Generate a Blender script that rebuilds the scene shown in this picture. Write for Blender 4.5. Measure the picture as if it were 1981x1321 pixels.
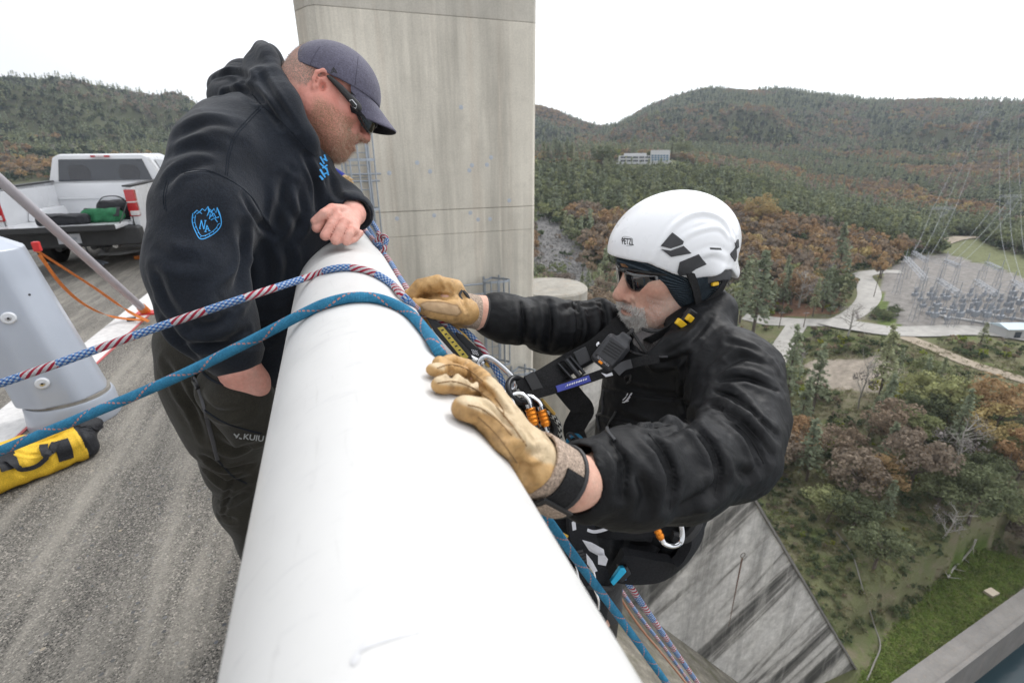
import bpy, bmesh, math, random
import numpy as np
from mathutils import Vector, Matrix, noise as mnoise
from mathutils.bvhtree import BVHTree
import openvdb

scn = bpy.context.scene
for _o in list(bpy.data.objects): bpy.data.objects.remove(_o)
COL = scn.collection
RNG = np.random.default_rng(7)
random.seed(7)

# ------------------------------------------------------------------ camera
# surveyed from the photo: 17 mm lens, 1.5 m above the walkway, pitched down 21 degrees
PW, PH, FPX = 1981.0, 1321.0, 955.0
CAM = np.array([0.0, 0.0, 1.5])
_pitch, _yaw, _roll = math.atan(363.5 / FPX), math.radians(19.6), math.radians(0.43)
FWD = np.array([math.sin(_yaw) * math.cos(_pitch), math.cos(_yaw) * math.cos(_pitch), -math.sin(_pitch)])
_R0 = np.array([math.cos(_yaw), -math.sin(_yaw), 0.0]); _U0 = np.cross(_R0, FWD)
RGT = _R0 * math.cos(_roll) - _U0 * math.sin(_roll)
UPV = _U0 * math.cos(_roll) + _R0 * math.sin(_roll)
cam_d = bpy.data.cameras.new('camera')
cam = bpy.data.objects.new('camera', cam_d); COL.objects.link(cam); scn.camera = cam
cam_d.sensor_width = 36.0; cam_d.lens = FPX / PW * 36.0
cam_d.clip_start = 0.02; cam_d.clip_end = 9000
cam.matrix_world = Matrix(((RGT[0], UPV[0], -FWD[0], CAM[0]), (RGT[1], UPV[1], -FWD[1], CAM[1]),
                           (RGT[2], UPV[2], -FWD[2], CAM[2]), (0, 0, 0, 1)))
cam_d.dof.use_dof = True; cam_d.dof.focus_distance = 1.02; cam_d.dof.aperture_fstop = 6.3

# ------------------------------------------------------------------ sky, sun, exposure
SUN_EL, SUN_AZ = 46.0, 62.0           # azimuth clockwise from +Y (rail direction)
world = bpy.data.worlds.new('World'); scn.world = world; world.use_nodes = True
nt = world.node_tree; nt.nodes.clear()
def wn(t, **k):
    n = nt.nodes.new(t)
    for a, b in k.items(): setattr(n, a, b)
    return n
w_out = wn('ShaderNodeOutputWorld'); w_bg = wn('ShaderNodeBackground')
w_sky = wn('ShaderNodeTexSky'); w_sky.sky_type = 'NISHITA'; w_sky.sun_disc = False
w_sky.sun_elevation = math.radians(SUN_EL); w_sky.sun_rotation = math.radians(SUN_AZ)
w_sky.air_density = 1.0; w_sky.dust_density = 2.0
w_tc = wn('ShaderNodeTexCoord'); w_mp = wn('ShaderNodeMapping'); w_mp.inputs['Scale'].default_value = (1.3, 1.3, 3.5)
w_nz = wn('ShaderNodeTexNoise'); w_nz.inputs['Scale'].default_value = 1.6; w_nz.inputs['Detail'].default_value = 6
w_rp = wn('ShaderNodeValToRGB')
w_rp.color_ramp.elements[0].position = .3; w_rp.color_ramp.elements[0].color = (.80, .80, .80, 1)
w_rp.color_ramp.elements[1].position = .55; w_rp.color_ramp.elements[1].color = (.97, .97, .97, 1)
w_mx = wn('ShaderNodeMixRGB')
# thin cloud is brighter towards the veiled sun and greyer away from it
w_dot = wn('ShaderNodeVectorMath', operation='DOT_PRODUCT'); w_nrm = wn('ShaderNodeVectorMath', operation='NORMALIZE')
_se, _sa = math.radians(SUN_EL), math.radians(SUN_AZ)
w_dot.inputs[1].default_value = (math.sin(_sa) * math.cos(_se), math.cos(_sa) * math.cos(_se), math.sin(_se))
w_gl = wn('ShaderNodeValToRGB'); w_gl.color_ramp.interpolation = 'EASE'
for _i, (_p, _v) in enumerate(((0.0, .42), (.56, .48), (.74, .70), (.92, 1.0))):
    _el = w_gl.color_ramp.elements[_i] if _i < 2 else w_gl.color_ramp.elements.new(_p)
    _el.position = _p; _el.color = (_v, _v, _v * 1.0, 1)
w_hf = wn('ShaderNodeMath', operation='MULTIPLY_ADD'); w_hf.inputs[1].default_value = .5; w_hf.inputs[2].default_value = .5
w_cl = wn('ShaderNodeMixRGB', blend_type='MULTIPLY'); w_cl.inputs[0].default_value = 1; w_cl.inputs[2].default_value = (15.4, 15.6, 16.0, 1)
nt.links.new(w_tc.outputs['Generated'], w_nrm.inputs[0]); nt.links.new(w_nrm.outputs[0], w_dot.inputs[0]); nt.links.new(w_dot.outputs['Value'], w_hf.inputs[0])
nt.links.new(w_hf.outputs[0], w_gl.inputs[0]); nt.links.new(w_gl.outputs[0], w_cl.inputs[1]); nt.links.new(w_cl.outputs[0], w_mx.inputs['Color2'])
nt.links.new(w_tc.outputs['Generated'], w_mp.inputs['Vector']); nt.links.new(w_mp.outputs['Vector'], w_nz.inputs['Vector'])
nt.links.new(w_nz.outputs['Fac'], w_rp.inputs['Fac']); nt.links.new(w_rp.outputs['Color'], w_mx.inputs['Fac'])
nt.links.new(w_sky.outputs['Color'], w_mx.inputs['Color1']); nt.links.new(w_mx.outputs['Color'], w_bg.inputs['Color'])
w_bg.inputs['Strength'].default_value = 0.108
nt.links.new(w_bg.outputs['Background'], w_out.inputs['Surface'])

sun_d = bpy.data.lights.new('sun', 'SUN'); sun = bpy.data.objects.new('sun', sun_d); COL.objects.link(sun)
sun_d.energy = 1.3; sun_d.angle = math.radians(12); sun_d.color = (1.0, .975, .94)
_e, _a = math.radians(SUN_EL), math.radians(SUN_AZ)
sun.rotation_euler = Vector((math.sin(_a) * math.cos(_e), math.cos(_a) * math.cos(_e), math.sin(_e))).to_track_quat('Z', 'Y').to_euler()
sun.location = (20, 10, 30)

scn.view_settings.view_transform = 'Standard'; scn.view_settings.look = 'None'
scn.view_settings.exposure = 0.38; scn.view_settings.gamma = 1.0
scn.view_settings.use_curve_mapping = False
try:
    scn.cycles.use_denoising = True
    scn.cycles.volume_bounces = 2; scn.cycles.max_bounces = 6; scn.cycles.diffuse_bounces = 3; scn.cycles.glossy_bounces = 3
    scn.cycles.transmission_bounces = 4; scn.cycles.transparent_max_bounces = 6
except Exception: pass

# ------------------------------------------------------------------ surveying helpers (photo pixel + real distance -> point)
def rayv(x, y): return FWD + RGT * ((x - PW / 2) / FPX) + UPV * ((PH / 2 - y) / FPX)
def P(x, y, d): return CAM + rayv(x, y) * d
def PZ(x, y, z): r = rayv(x, y); return CAM + r * ((z - CAM[2]) / r[2])
def PY(x, y, Y): r = rayv(x, y); return CAM + r * ((Y - CAM[1]) / r[1])
def PX(x, y, X): r = rayv(x, y); return CAM + r * ((X - CAM[0]) / r[0])
def proj(p):
    q = np.asarray(p, float) - CAM; d = q @ FWD
    return PW / 2 + FPX * (q @ RGT) / d, PH / 2 - FPX * (q @ UPV) / d, d

# ------------------------------------------------------------------ objects
def tag(o, label=None, cat=None, group=None, kind=None):
    if label: o['label'] = label
    if cat: o['category'] = cat
    if group: o['group'] = group
    if kind: o['kind'] = kind
    return o
def empty(name, loc, label=None, cat=None, group=None, rz=0.0):
    o = bpy.data.objects.new(name, None); COL.objects.link(o)
    o.location = Vector([float(c) for c in loc]); o.rotation_euler = (0, 0, rz); o.empty_display_size = .1
    return tag(o, label, cat, group)
def link(name, me, mat=None, parent=None):
    o = bpy.data.objects.new(name, me); COL.objects.link(o)
    if mat is not None and not me.materials:
        for m_ in (mat if isinstance(mat, (list, tuple)) else [mat]): me.materials.append(m_)
    if parent is not None:
        o.parent = parent
        # vertices are written in world space unless the parent is a plain local root
        if parent.get('_world'):
            o.matrix_parent_inverse = Matrix.Identity(4)
    return o
def wroot(name, loc, label, cat, group=None):
    """an Empty at the base of a thing whose parts are modelled in world coordinates"""
    return empty(name, loc, label, cat, group)
def wpart(name, me, mat, parent):
    o = bpy.data.objects.new(name, me); COL.objects.link(o)
    if mat is not None and not me.materials:
        for m_ in (mat if isinstance(mat, (list, tuple)) else [mat]): me.materials.append(m_)
    if parent is not None:
        o.parent = parent
        off = Vector(parent.location); pp = parent.parent
        while pp is not None: off += Vector(pp.location); pp = pp.parent
        if parent.type == 'EMPTY': o.location = -off
        else: o.location = (0, 0, 0)
    return o
def mesh_np(name, v, f, smooth=True, uv=None, cols=None, matidx=None):
    """v (N,3); f (M,3|4) array or list of tuples"""
    me = bpy.data.meshes.new(name)
    v = np.asarray(v, np.float32)
    if isinstance(f, np.ndarray) and f.ndim == 2:
        k = f.shape[1]; M_ = len(f)
        me.vertices.add(len(v)); me.vertices.foreach_set('co', v.ravel())
        me.loops.add(M_ * k); me.loops.foreach_set('vertex_index', f.astype(np.int32).ravel())
        me.polygons.add(M_); me.polygons.foreach_set('loop_start', np.arange(0, M_ * k, k, dtype=np.int32))
        me.update(calc_edges=True)
    else:
        me.from_pydata([tuple(map(float, p)) for p in v], [], [tuple(int(i) for i in t) for t in f]); me.update()
    if smooth: me.polygons.foreach_set('use_smooth', np.ones(len(me.polygons), bool))
    if uv is not None:
        l = me.uv_layers.new(name='UVMap'); l.data.foreach_set('uv', np.asarray(uv, np.float32).ravel())
    if cols is not None:
        for nm, c in cols.items():
            a = me.attributes.new(nm, 'FLOAT', 'POINT'); a.data.foreach_set('value', np.asarray(c, np.float32))
    if matidx is not None: me.polygons.foreach_set('material_index', np.asarray(matidx, np.int32))
    me.validate(); me.update()
    return me

class MB:
    """collects boxes, bars, tubes into one mesh"""
    def __init__(s): s.v = []; s.f = []; s.uv = []; s.mi = []; s.m = 0
    def add(s, v, f, uv=None):
        b = len(s.v); s.v += [tuple(map(float, p)) for p in v]
        for k, t in enumerate(f):
            s.f.append(tuple(int(i) + b for i in t)); s.mi.append(s.m)
            s.uv += (uv[k] if uv else [(0, 0)] * len(t))
        return s
    def box(s, c, h, M=None, taper=(1, 1)):
        c = np.asarray(c, float); pts = []
        for z in (-1, 1):
            tx, ty = (taper if z > 0 else (1, 1))
            for x, y in ((-1, -1), (1, -1), (1, 1), (-1, 1)): pts.append(np.array([x * h[0] * tx, y * h[1] * ty, z * h[2]], float))
        if M is not None: pts = [np.asarray(M) @ p for p in pts]
        return s.add([p + c for p in pts], [(3, 2, 1, 0), (4, 5, 6, 7), (0, 1, 5, 4), (1, 2, 6, 5), (2, 3, 7, 6), (3, 0, 4, 7)])
    def tube(s, pts, r, n=8, closed=False, caps=True, flat=None, up=None):
        """r scalar or list; flat=(w,h) gives an elliptical/flat band section oriented by up"""
        pts = [np.asarray(p, float) for p in pts]; N = len(pts)
        rr = [r] * N if np.isscalar(r) else list(r)
        T = []
        for i in range(N):
            a = pts[(i - 1) % N] if (closed or i > 0) else pts[i]; b = pts[(i + 1) % N] if (closed or i < N - 1) else pts[i]
            t = b - a; T.append(t / (np.linalg.norm(t) + 1e-9))
        u = np.cross(T[0], [0, 0, 1.0] if up is None else up)
        if np.linalg.norm(u) < 1e-3: u = np.cross(T[0], [1.0, 0, 0])
        u /= np.linalg.norm(u); ring = []; L = 0; Ls = []
        for i in range(N):
            if up is not None:
                uu = np.cross(T[i], up if np.ndim(up) == 1 else up[i]); 
                if np.linalg.norm(uu) > 1e-4: u = uu / np.linalg.norm(uu)
            else:
                u = u - T[i] * (u @ T[i]); u /= (np.linalg.norm(u) + 1e-9)
            w = np.cross(T[i], u)
            if i: L += np.linalg.norm(pts[i] - pts[i - 1])
            Ls.append(L)
            ang = [2 * math.pi * j / n + (math.pi / n if flat is not None and n == 4 else 0) for j in range(n)]
            if flat is None: ring.append([pts[i] + rr[i] * (math.cos(a) * u + math.sin(a) * w) for a in ang])
            else:
                q = 1.4142 if n == 4 else 1.0
                ring.append([pts[i] + rr[i] * q * (math.cos(a) * u * flat[0] + math.sin(a) * w * flat[1]) for a in ang])
        v = [p for rg in ring for p in rg]; f = []; uv = []
        for i in range(N if closed else N - 1):
            i2 = (i + 1) % N; l2 = Ls[i] + np.linalg.norm(pts[i2] - pts[i])
            for j in range(n):
                j2 = (j + 1) % n
                f.append((i * n + j, i * n + j2, i2 * n + j2, i2 * n + j))
                uv.append([(Ls[i], j / n), (Ls[i], (j + 1) / n), (l2, (j + 1) / n), (l2, j / n)])
        if caps and not closed:
            f.append(tuple(range(n - 1, -1, -1))); uv.append([(0, 0)] * n)
            f.append(tuple((N - 1) * n + j for j in range(n))); uv.append([(Ls[-1], 0)] * n)
        return s.add(v, f, uv)
    def lathe(s, prof, c=(0, 0, 0), n=24, M=None, a0=0, a1=2 * math.pi):
        """prof list of (r,z)"""
        full = abs(a1 - a0 - 2 * math.pi) < 1e-6; m = n if full else n + 1; v = []
        for r_, z_ in prof:
            for j in range(m):
                a = a0 + (a1 - a0) * j / n; p = np.array([r_ * math.cos(a), r_ * math.sin(a), z_])
                if M is not None: p = np.asarray(M) @ p
                v.append(p + np.asarray(c))
        f = [(i * m + j, i * m + (j + 1) % m, (i + 1) * m + (j + 1) % m, (i + 1) * m + j) for i in range(len(prof) - 1) for j in range(n)]
        return s.add(v, f)
    def prism(s, poly, o, ax, ay, h):
        """polygon (2d list) in plane o+ax*x+ay*y, extruded along h"""
        o, ax, ay, h = (np.asarray(q, float) for q in (o, ax, ay, h)); n = len(poly)
        a = [o + ax * x + ay * y for x, y in poly]; b = [p + h for p in a]
        return s.add(a + b, [tuple(range(n - 1, -1, -1)), tuple(range(n, 2 * n))] + [(i, (i + 1) % n, n + (i + 1) % n, n + i) for i in range(n)])
    def mesh(s, name, smooth=False, bevel=0):
        me = bpy.data.meshes.new(name); me.from_pydata(s.v, [], s.f); me.update()
        l = me.uv_layers.new(name='UVMap')
        l.data.foreach_set('uv', np.asarray(s.uv, np.float32).ravel())
        me.polygons.foreach_set('material_index', np.asarray(s.mi, np.int32))
        bm = bmesh.new(); bm.from_mesh(me)
        bmesh.ops.recalc_face_normals(bm, faces=bm.faces)
        if bevel:
            es = [e for e in bm.edges if len(e.link_faces) == 2 and e.calc_face_angle(0) > .6]
            bmesh.ops.bevel(bm, geom=es, offset=bevel, segments=2, profile=.6, affect='EDGES', clamp_overlap=True)
        bm.to_mesh(me); bm.free()
        if smooth:
            me.polygons.foreach_set('use_smooth', np.ones(len(me.polygons), bool))
            if smooth != 'all':
                try: me.set_sharp_from_angle(angle=math.radians(40))
                except Exception: pass
        return me
    def build(s, name, mat, parent=None, smooth=False, bevel=0, world=False):
        me = s.mesh(name, smooth, bevel)
        return wpart(name, me, mat, parent) if world else link(name, me, mat, parent)
def catmull(pts, n=8, closed=False):
    pts = [np.asarray(p, float) for p in pts]; N = len(pts); out = []
    for i in range(N if closed else N - 1):
        p0 = pts[(i - 1) % N] if (closed or i > 0) else 2 * pts[0] - pts[1]
        p1, p2 = pts[i], pts[(i + 1) % N]
        p3 = pts[(i + 2) % N] if (closed or i < N - 2) else 2 * pts[-1] - pts[-2]
        for k in range(n):
            t = k / n
            out.append(.5 * (2 * p1 + (p2 - p0) * t + (2 * p0 - 5 * p1 + 4 * p2 - p3) * t * t + (-p0 + 3 * p1 - 3 * p2 + p3) * t ** 3))
    if not closed: out.append(pts[-1])
    return out

# ------------------------------------------------------------------ materials
class NM:
    """small node helper"""
    def __init__(s, name):
        s.m = bpy.data.materials.new(name); s.m.use_nodes = True; s.t = s.m.node_tree; s.t.nodes.clear()
        s.out = s.n('ShaderNodeOutputMaterial'); s.b = s.n('ShaderNodeBsdfPrincipled'); s.l(s.b.outputs[0], s.out.inputs[0])
    def n(s, t, **k):
        x = s.t.nodes.new(t)
        for a, b in k.items(): setattr(x, a, b)
        return x
    def l(s, a, b): s.t.links.new(a, b)
    def set(s, **k):
        for a, v in k.items():
            i = s.b.inputs[a.replace('_', ' ')]
            if hasattr(v, 'links') or hasattr(v, 'is_linked'): s.l(v, i)
            else: i.default_value = v if not (isinstance(v, tuple) and len(v) == 3 and i.type == 'RGBA') else v + (1,)
        return s
    def coord(s, kind='Object', scale=(1, 1, 1), rot=(0, 0, 0)):
        tc = s.n('ShaderNodeTexCoord'); mp = s.n('ShaderNodeMapping'); mp.inputs['Scale'].default_value = scale
        mp.inputs['Rotation'].default_value = rot; s.l(tc.outputs[kind], mp.inputs[0]); return mp.outputs[0]
    def pos(s, scale=(1, 1, 1)):
        g = s.n('ShaderNodeNewGeometry'); mp = s.n('ShaderNodeMapping'); mp.inputs['Scale'].default_value = scale
        s.l(g.outputs['Position'], mp.inputs[0]); return mp.outputs[0]
    def noise(s, vec, scale=5, detail=4, rough=.55, dist=0, out='Fac'):
        x = s.n('ShaderNodeTexNoise'); x.inputs['Scale'].default_value = scale; x.inputs['Detail'].default_value = detail
        x.inputs['Roughness'].default_value = rough; x.inputs['Distortion'].default_value = dist
        if vec is not None: s.l(vec, x.inputs['Vector'])
        return x.outputs[out]
    def voro(s, vec, scale=5, feature='F1', out='Distance', rnd=1):
        x = s.n('ShaderNodeTexVoronoi'); x.feature = feature; x.inputs['Scale'].default_value = scale
        x.inputs['Randomness'].default_value = rnd
        if vec is not None: s.l(vec, x.inputs['Vector'])
        return x.outputs[out]
    def ramp(s, fac, stops, interp='LINEAR'):
        x = s.n('ShaderNodeValToRGB'); e = x.color_ramp; e.interpolation = interp
        while len(e.elements) < len(stops): e.elements.new(.5)
        for i, (p, c) in enumerate(stops):
            e.elements[i].position = p; e.elements[i].color = (c, c, c, 1) if np.isscalar(c) else tuple(c) + (1,)
        s.l(fac, x.inputs[0]); return x.outputs[0]
    def mix(s, fac, a, b, mode='MIX'):
        x = s.n('ShaderNodeMixRGB'); x.blend_type = mode
        for i, v in ((0, fac), (1, a), (2, b)):
            if hasattr(v, 'is_linked'): s.l(v, x.inputs[i])
            else: x.inputs[i].default_value = v if np.isscalar(v) else tuple(v) + ((1,) if len(v) == 3 else ())
        return x.outputs[0]
    def math(s, op, a, b=None, c=None):
        x = s.n('ShaderNodeMath'); x.operation = op
        for i, v in enumerate((a, b, c)):
            if v is None: continue
            if hasattr(v, 'is_linked'): s.l(v, x.inputs[i])
            else: x.inputs[i].default_value = v
        return x.outputs[0]
    def attr(s, name, out='Fac'):
        x = s.n('ShaderNodeAttribute'); x.attribute_name = name; return x.outputs[out]
    def sep(s, vec):
        x = s.n('ShaderNodeSeparateXYZ'); s.l(vec, x.inputs[0]); return x.outputs
    def rnd(s): return s.n('ShaderNodeObjectInfo').outputs['Random']
    def bump(s, h, strength=.3, dist=.01, prev=None):
        x = s.n('ShaderNodeBump'); x.inputs['Strength'].default_value = strength; x.inputs['Distance'].default_value = dist
        s.l(h, x.inputs['Height'])
        if prev is not None: s.l(prev, x.inputs['Normal'])
        s.l(x.outputs[0], s.b.inputs['Normal']); return x.outputs[0]
def simple(name, col, rough=.5, metal=0.0, var=.12, nscale=30, bump=0, bdist=.002, spec=.5, coat=0):
    """plain paint/plastic/metal with a little unevenness"""
    m = NM(name); v = m.coord('Object')
    c2 = tuple(min(1, c * (1 - var)) for c in col); c1 = tuple(min(1, c * (1 + var)) for c in col)
    m.set(Base_Color=m.ramp(m.noise(v, nscale, 5, .6), [(.3, c2), (.7, c1)]), Metallic=metal)
    m.set(Roughness=m.ramp(m.noise(v, nscale * .6, 4), [(.3, max(0, rough - .07)), (.7, min(1, rough + .1))]))
    m.b.inputs['Specular IOR Level'].default_value = spec
    if coat: m.b.inputs['Coat Weight'].default_value = coat; m.b.inputs['Coat Roughness'].default_value = .08
    if bump: m.bump(m.noise(v, nscale * 4, 4), bump, bdist)
    return m.m
def fabric(name, col, rough=.9, var=.25, weave=900, sheen=.0, bump=.25, bdist=.0006, scale=12, grain=.35):
    m = NM(name); v = m.pos()
    c2 = tuple(c * (1 - var) for c in col); c1 = tuple(c * (1 + var) for c in col)
    base = m.ramp(m.noise(v, scale, 5, .6), [(.3, c2), (.7, c1)])
    base = m.mix(1, base, m.ramp(m.noise(v, 260, 4, .75), [(.3, .72), (.7, 1.30)]), 'MULTIPLY')
    fine = m.ramp(m.noise(v, weave * .5, 2), [(.35, 1 - grain), (.65, 1 + grain)])
    m.set(Base_Color=m.mix(1, base, fine, 'MULTIPLY'), Roughness=rough)
    m.b.inputs['Specular IOR Level'].default_value = .25
    if sheen: m.b.inputs['Sheen Weight'].default_value = sheen; m.b.inputs['Sheen Roughness'].default_value = .5
    b1 = m.bump(m.noise(v, weave, 2), bump, bdist)
    m.bump(m.noise(v, 90, 6, .72), .4, .004, b1)
    return m.m

def mat_leaf(name, stops, trans=.35, vs=.6):
    m = NM(name); r = m.rnd()
    c = m.ramp(r, stops)
    c = m.mix(1, c, m.ramp(m.noise(m.pos((vs, vs, vs)), 1, 4, .7), [(.25, .55), (.75, 1.45)]), 'MULTIPLY')
    m.set(Base_Color=c, Roughness=.8); m.b.inputs['Specular IOR Level'].default_value = .15
    tr = m.n('ShaderNodeBsdfTranslucent'); m.l(c, tr.inputs[0]); mx = m.n('ShaderNodeMixShader'); mx.inputs[0].default_value = trans
    m.l(m.b.outputs[0], mx.inputs[1]); m.l(tr.outputs[0], mx.inputs[2]); m.l(mx.outputs[0], m.out.inputs[0])
    return m.m

# ------------------------------------------------------------------ SDF sculpting
def nrm(v): v = np.asarray(v, float); return v / (np.linalg.norm(v) + 1e-12)
def s_cap(a, b, ra, rb=None):
    a = np.asarray(a, np.float32); b = np.asarray(b, np.float32); rb = ra if rb is None else rb
    ba = b - a; L2 = float(ba @ ba) + 1e-12
    def f(p):
        t = np.clip((p - a) @ ba / L2, 0, 1)
        q = p - a - t[:, None] * ba
        return np.sqrt((q * q).sum(1)) - (ra + (rb - ra) * t)
    return f
def s_ell(c, r, R=None):
    c = np.asarray(c, np.float32); r = np.asarray(r, np.float32)
    R = None if R is None else np.asarray(R, np.float32)
    def f(p):
        q = p - c
        if R is not None: q = q @ R
        k0 = np.sqrt(((q / r) ** 2).sum(1)); k1 = np.sqrt(((q / (r * r)) ** 2).sum(1)) + 1e-9
        return k0 * (k0 - 1) / k1
    return f
def s_box(c, h, R=None, rd=.01):
    c = np.asarray(c, np.float32); h = np.asarray(h, np.float32) - rd
    R = None if R is None else np.asarray(R, np.float32)
    def f(p):
        q = p - c
        if R is not None: q = q @ R
        q = np.abs(q) - h
        return np.sqrt((np.maximum(q, 0) ** 2).sum(1)) + np.minimum(q.max(1), 0) - rd
    return f
def s_plane(c, n):
    c = np.asarray(c, np.float32); n = nrm(n).astype(np.float32)
    return lambda p: (p - c) @ n
def xf(f, R, t):
    """shape written in a local frame whose axes are the columns of R and origin t"""
    R = np.asarray(R, np.float32); t = np.asarray(t, np.float32)
    return lambda p: f((p - t) @ R)
class SDF:
    def __init__(s): s.ops = []; s.fr = None
    def frame(s, R=None, t=(0, 0, 0)): s.fr = None if R is None else (R, t); return s
    def add(s, f, k=.015, m='u'):
        if s.fr is not None and m in 'us': f = xf(f, *s.fr)
        s.ops.append((f, k, m)); return s
    def cap(s, a, b, ra, rb=None, k=.015, m='u'): return s.add(s_cap(a, b, ra, rb), k, m)
    def chain(s, pts, rs, k=.015, m='u'):
        for i in range(len(pts) - 1): s.cap(pts[i], pts[i + 1], rs[i], rs[i + 1], k if i else k, m)
        return s
    def ell(s, c, r, R=None, k=.015, m='u'): return s.add(s_ell(c, r, R), k, m)
    def sph(s, c, r, k=.015, m='u'): return s.add(s_cap(c, np.asarray(c, float) + 1e-5, r, r), k, m)
    def box(s, c, h, R=None, rd=.01, k=.01, m='u'): return s.add(s_box(c, h, R, rd), k, m)
    def disp(s, f, amp): s.ops.append((f, amp, 'd')); return s
    @staticmethod
    def comb(d, x, k, m):
        if m == 'u':
            if k <= 0: return np.minimum(d, x)
            h = np.maximum(k - np.abs(d - x), 0) / k
            return np.minimum(d, x) - h * h * k * .25
        if m == 's':
            x = -x
            h = np.maximum(k - np.abs(d - x), 0) / max(k, 1e-6)
            return np.maximum(d, x) + h * h * k * .25
        return d
    def mesh(s, lo, hi, h):
        lo = np.asarray(lo, np.float32); hi = np.asarray(hi, np.float32); B = 8
        nb = np.ceil((hi - lo) / h / B).astype(int); n = nb * B; bd = .866 * B * h
        idx = np.stack(np.meshgrid(*[np.arange(k) for k in nb], indexing='ij'), -1).reshape(-1, 3)
        cen = (lo + (idx * B + (B - 1) / 2) * h).astype(np.float32)
        D = np.full(len(cen), 9., np.float32); dc = []; damp = 0
        for f, k, m in s.ops:
            if m == 'd': dc.append(None); damp += k; continue
            x = f(cen); dc.append(x); D = s.comb(D, x, k, m)
        act = np.abs(D) < bd * 1.35 + damp + h
        ai = idx[act]; off = np.stack(np.meshgrid(*[np.arange(B)] * 3, indexing='ij'), -1).reshape(-1, 3)
        pts = (lo + (ai[:, None, :] * B + off[None]) * h).astype(np.float32)
        d = np.full(pts.shape[:2], 9., np.float32); Da = D[act]
        for (f, k, m), x in zip(s.ops, dc):
            if m == 'd':
                d = d + f(pts.reshape(-1, 3), d.reshape(-1)).reshape(d.shape); continue
            xa = x[act]
            sel = (xa - 2.4 * bd - k < np.maximum(Da, 0) + 0 * xa) if m == 'u' else (xa < 2.4 * bd + k)
            if not sel.any(): continue
            ps = pts[sel]; q = f(ps.reshape(-1, 3)).reshape(ps.shape[:2])
            d[sel] = s.comb(d[sel], q, k, m)
        arr = np.repeat(np.repeat(np.repeat(np.where(D < 0, -bd, bd).reshape(nb).astype(np.float32), B, 0), B, 1), B, 2)
        a6 = arr.reshape(nb[0], B, nb[1], B, nb[2], B)
        a6[ai[:, 0], :, ai[:, 1], :, ai[:, 2], :] = d.reshape(-1, B, B, B)
        g = openvdb.FloatGrid(float(bd)); g.copyFromArray(np.ascontiguousarray(a6.reshape(n)))
        v, q = g.convertToQuads(0.0)
        v = lo + np.asarray(v, np.float32) * h
        return Sculpt(v.astype(np.float32), np.asarray(q, np.int64)[:, ::-1])
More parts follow.
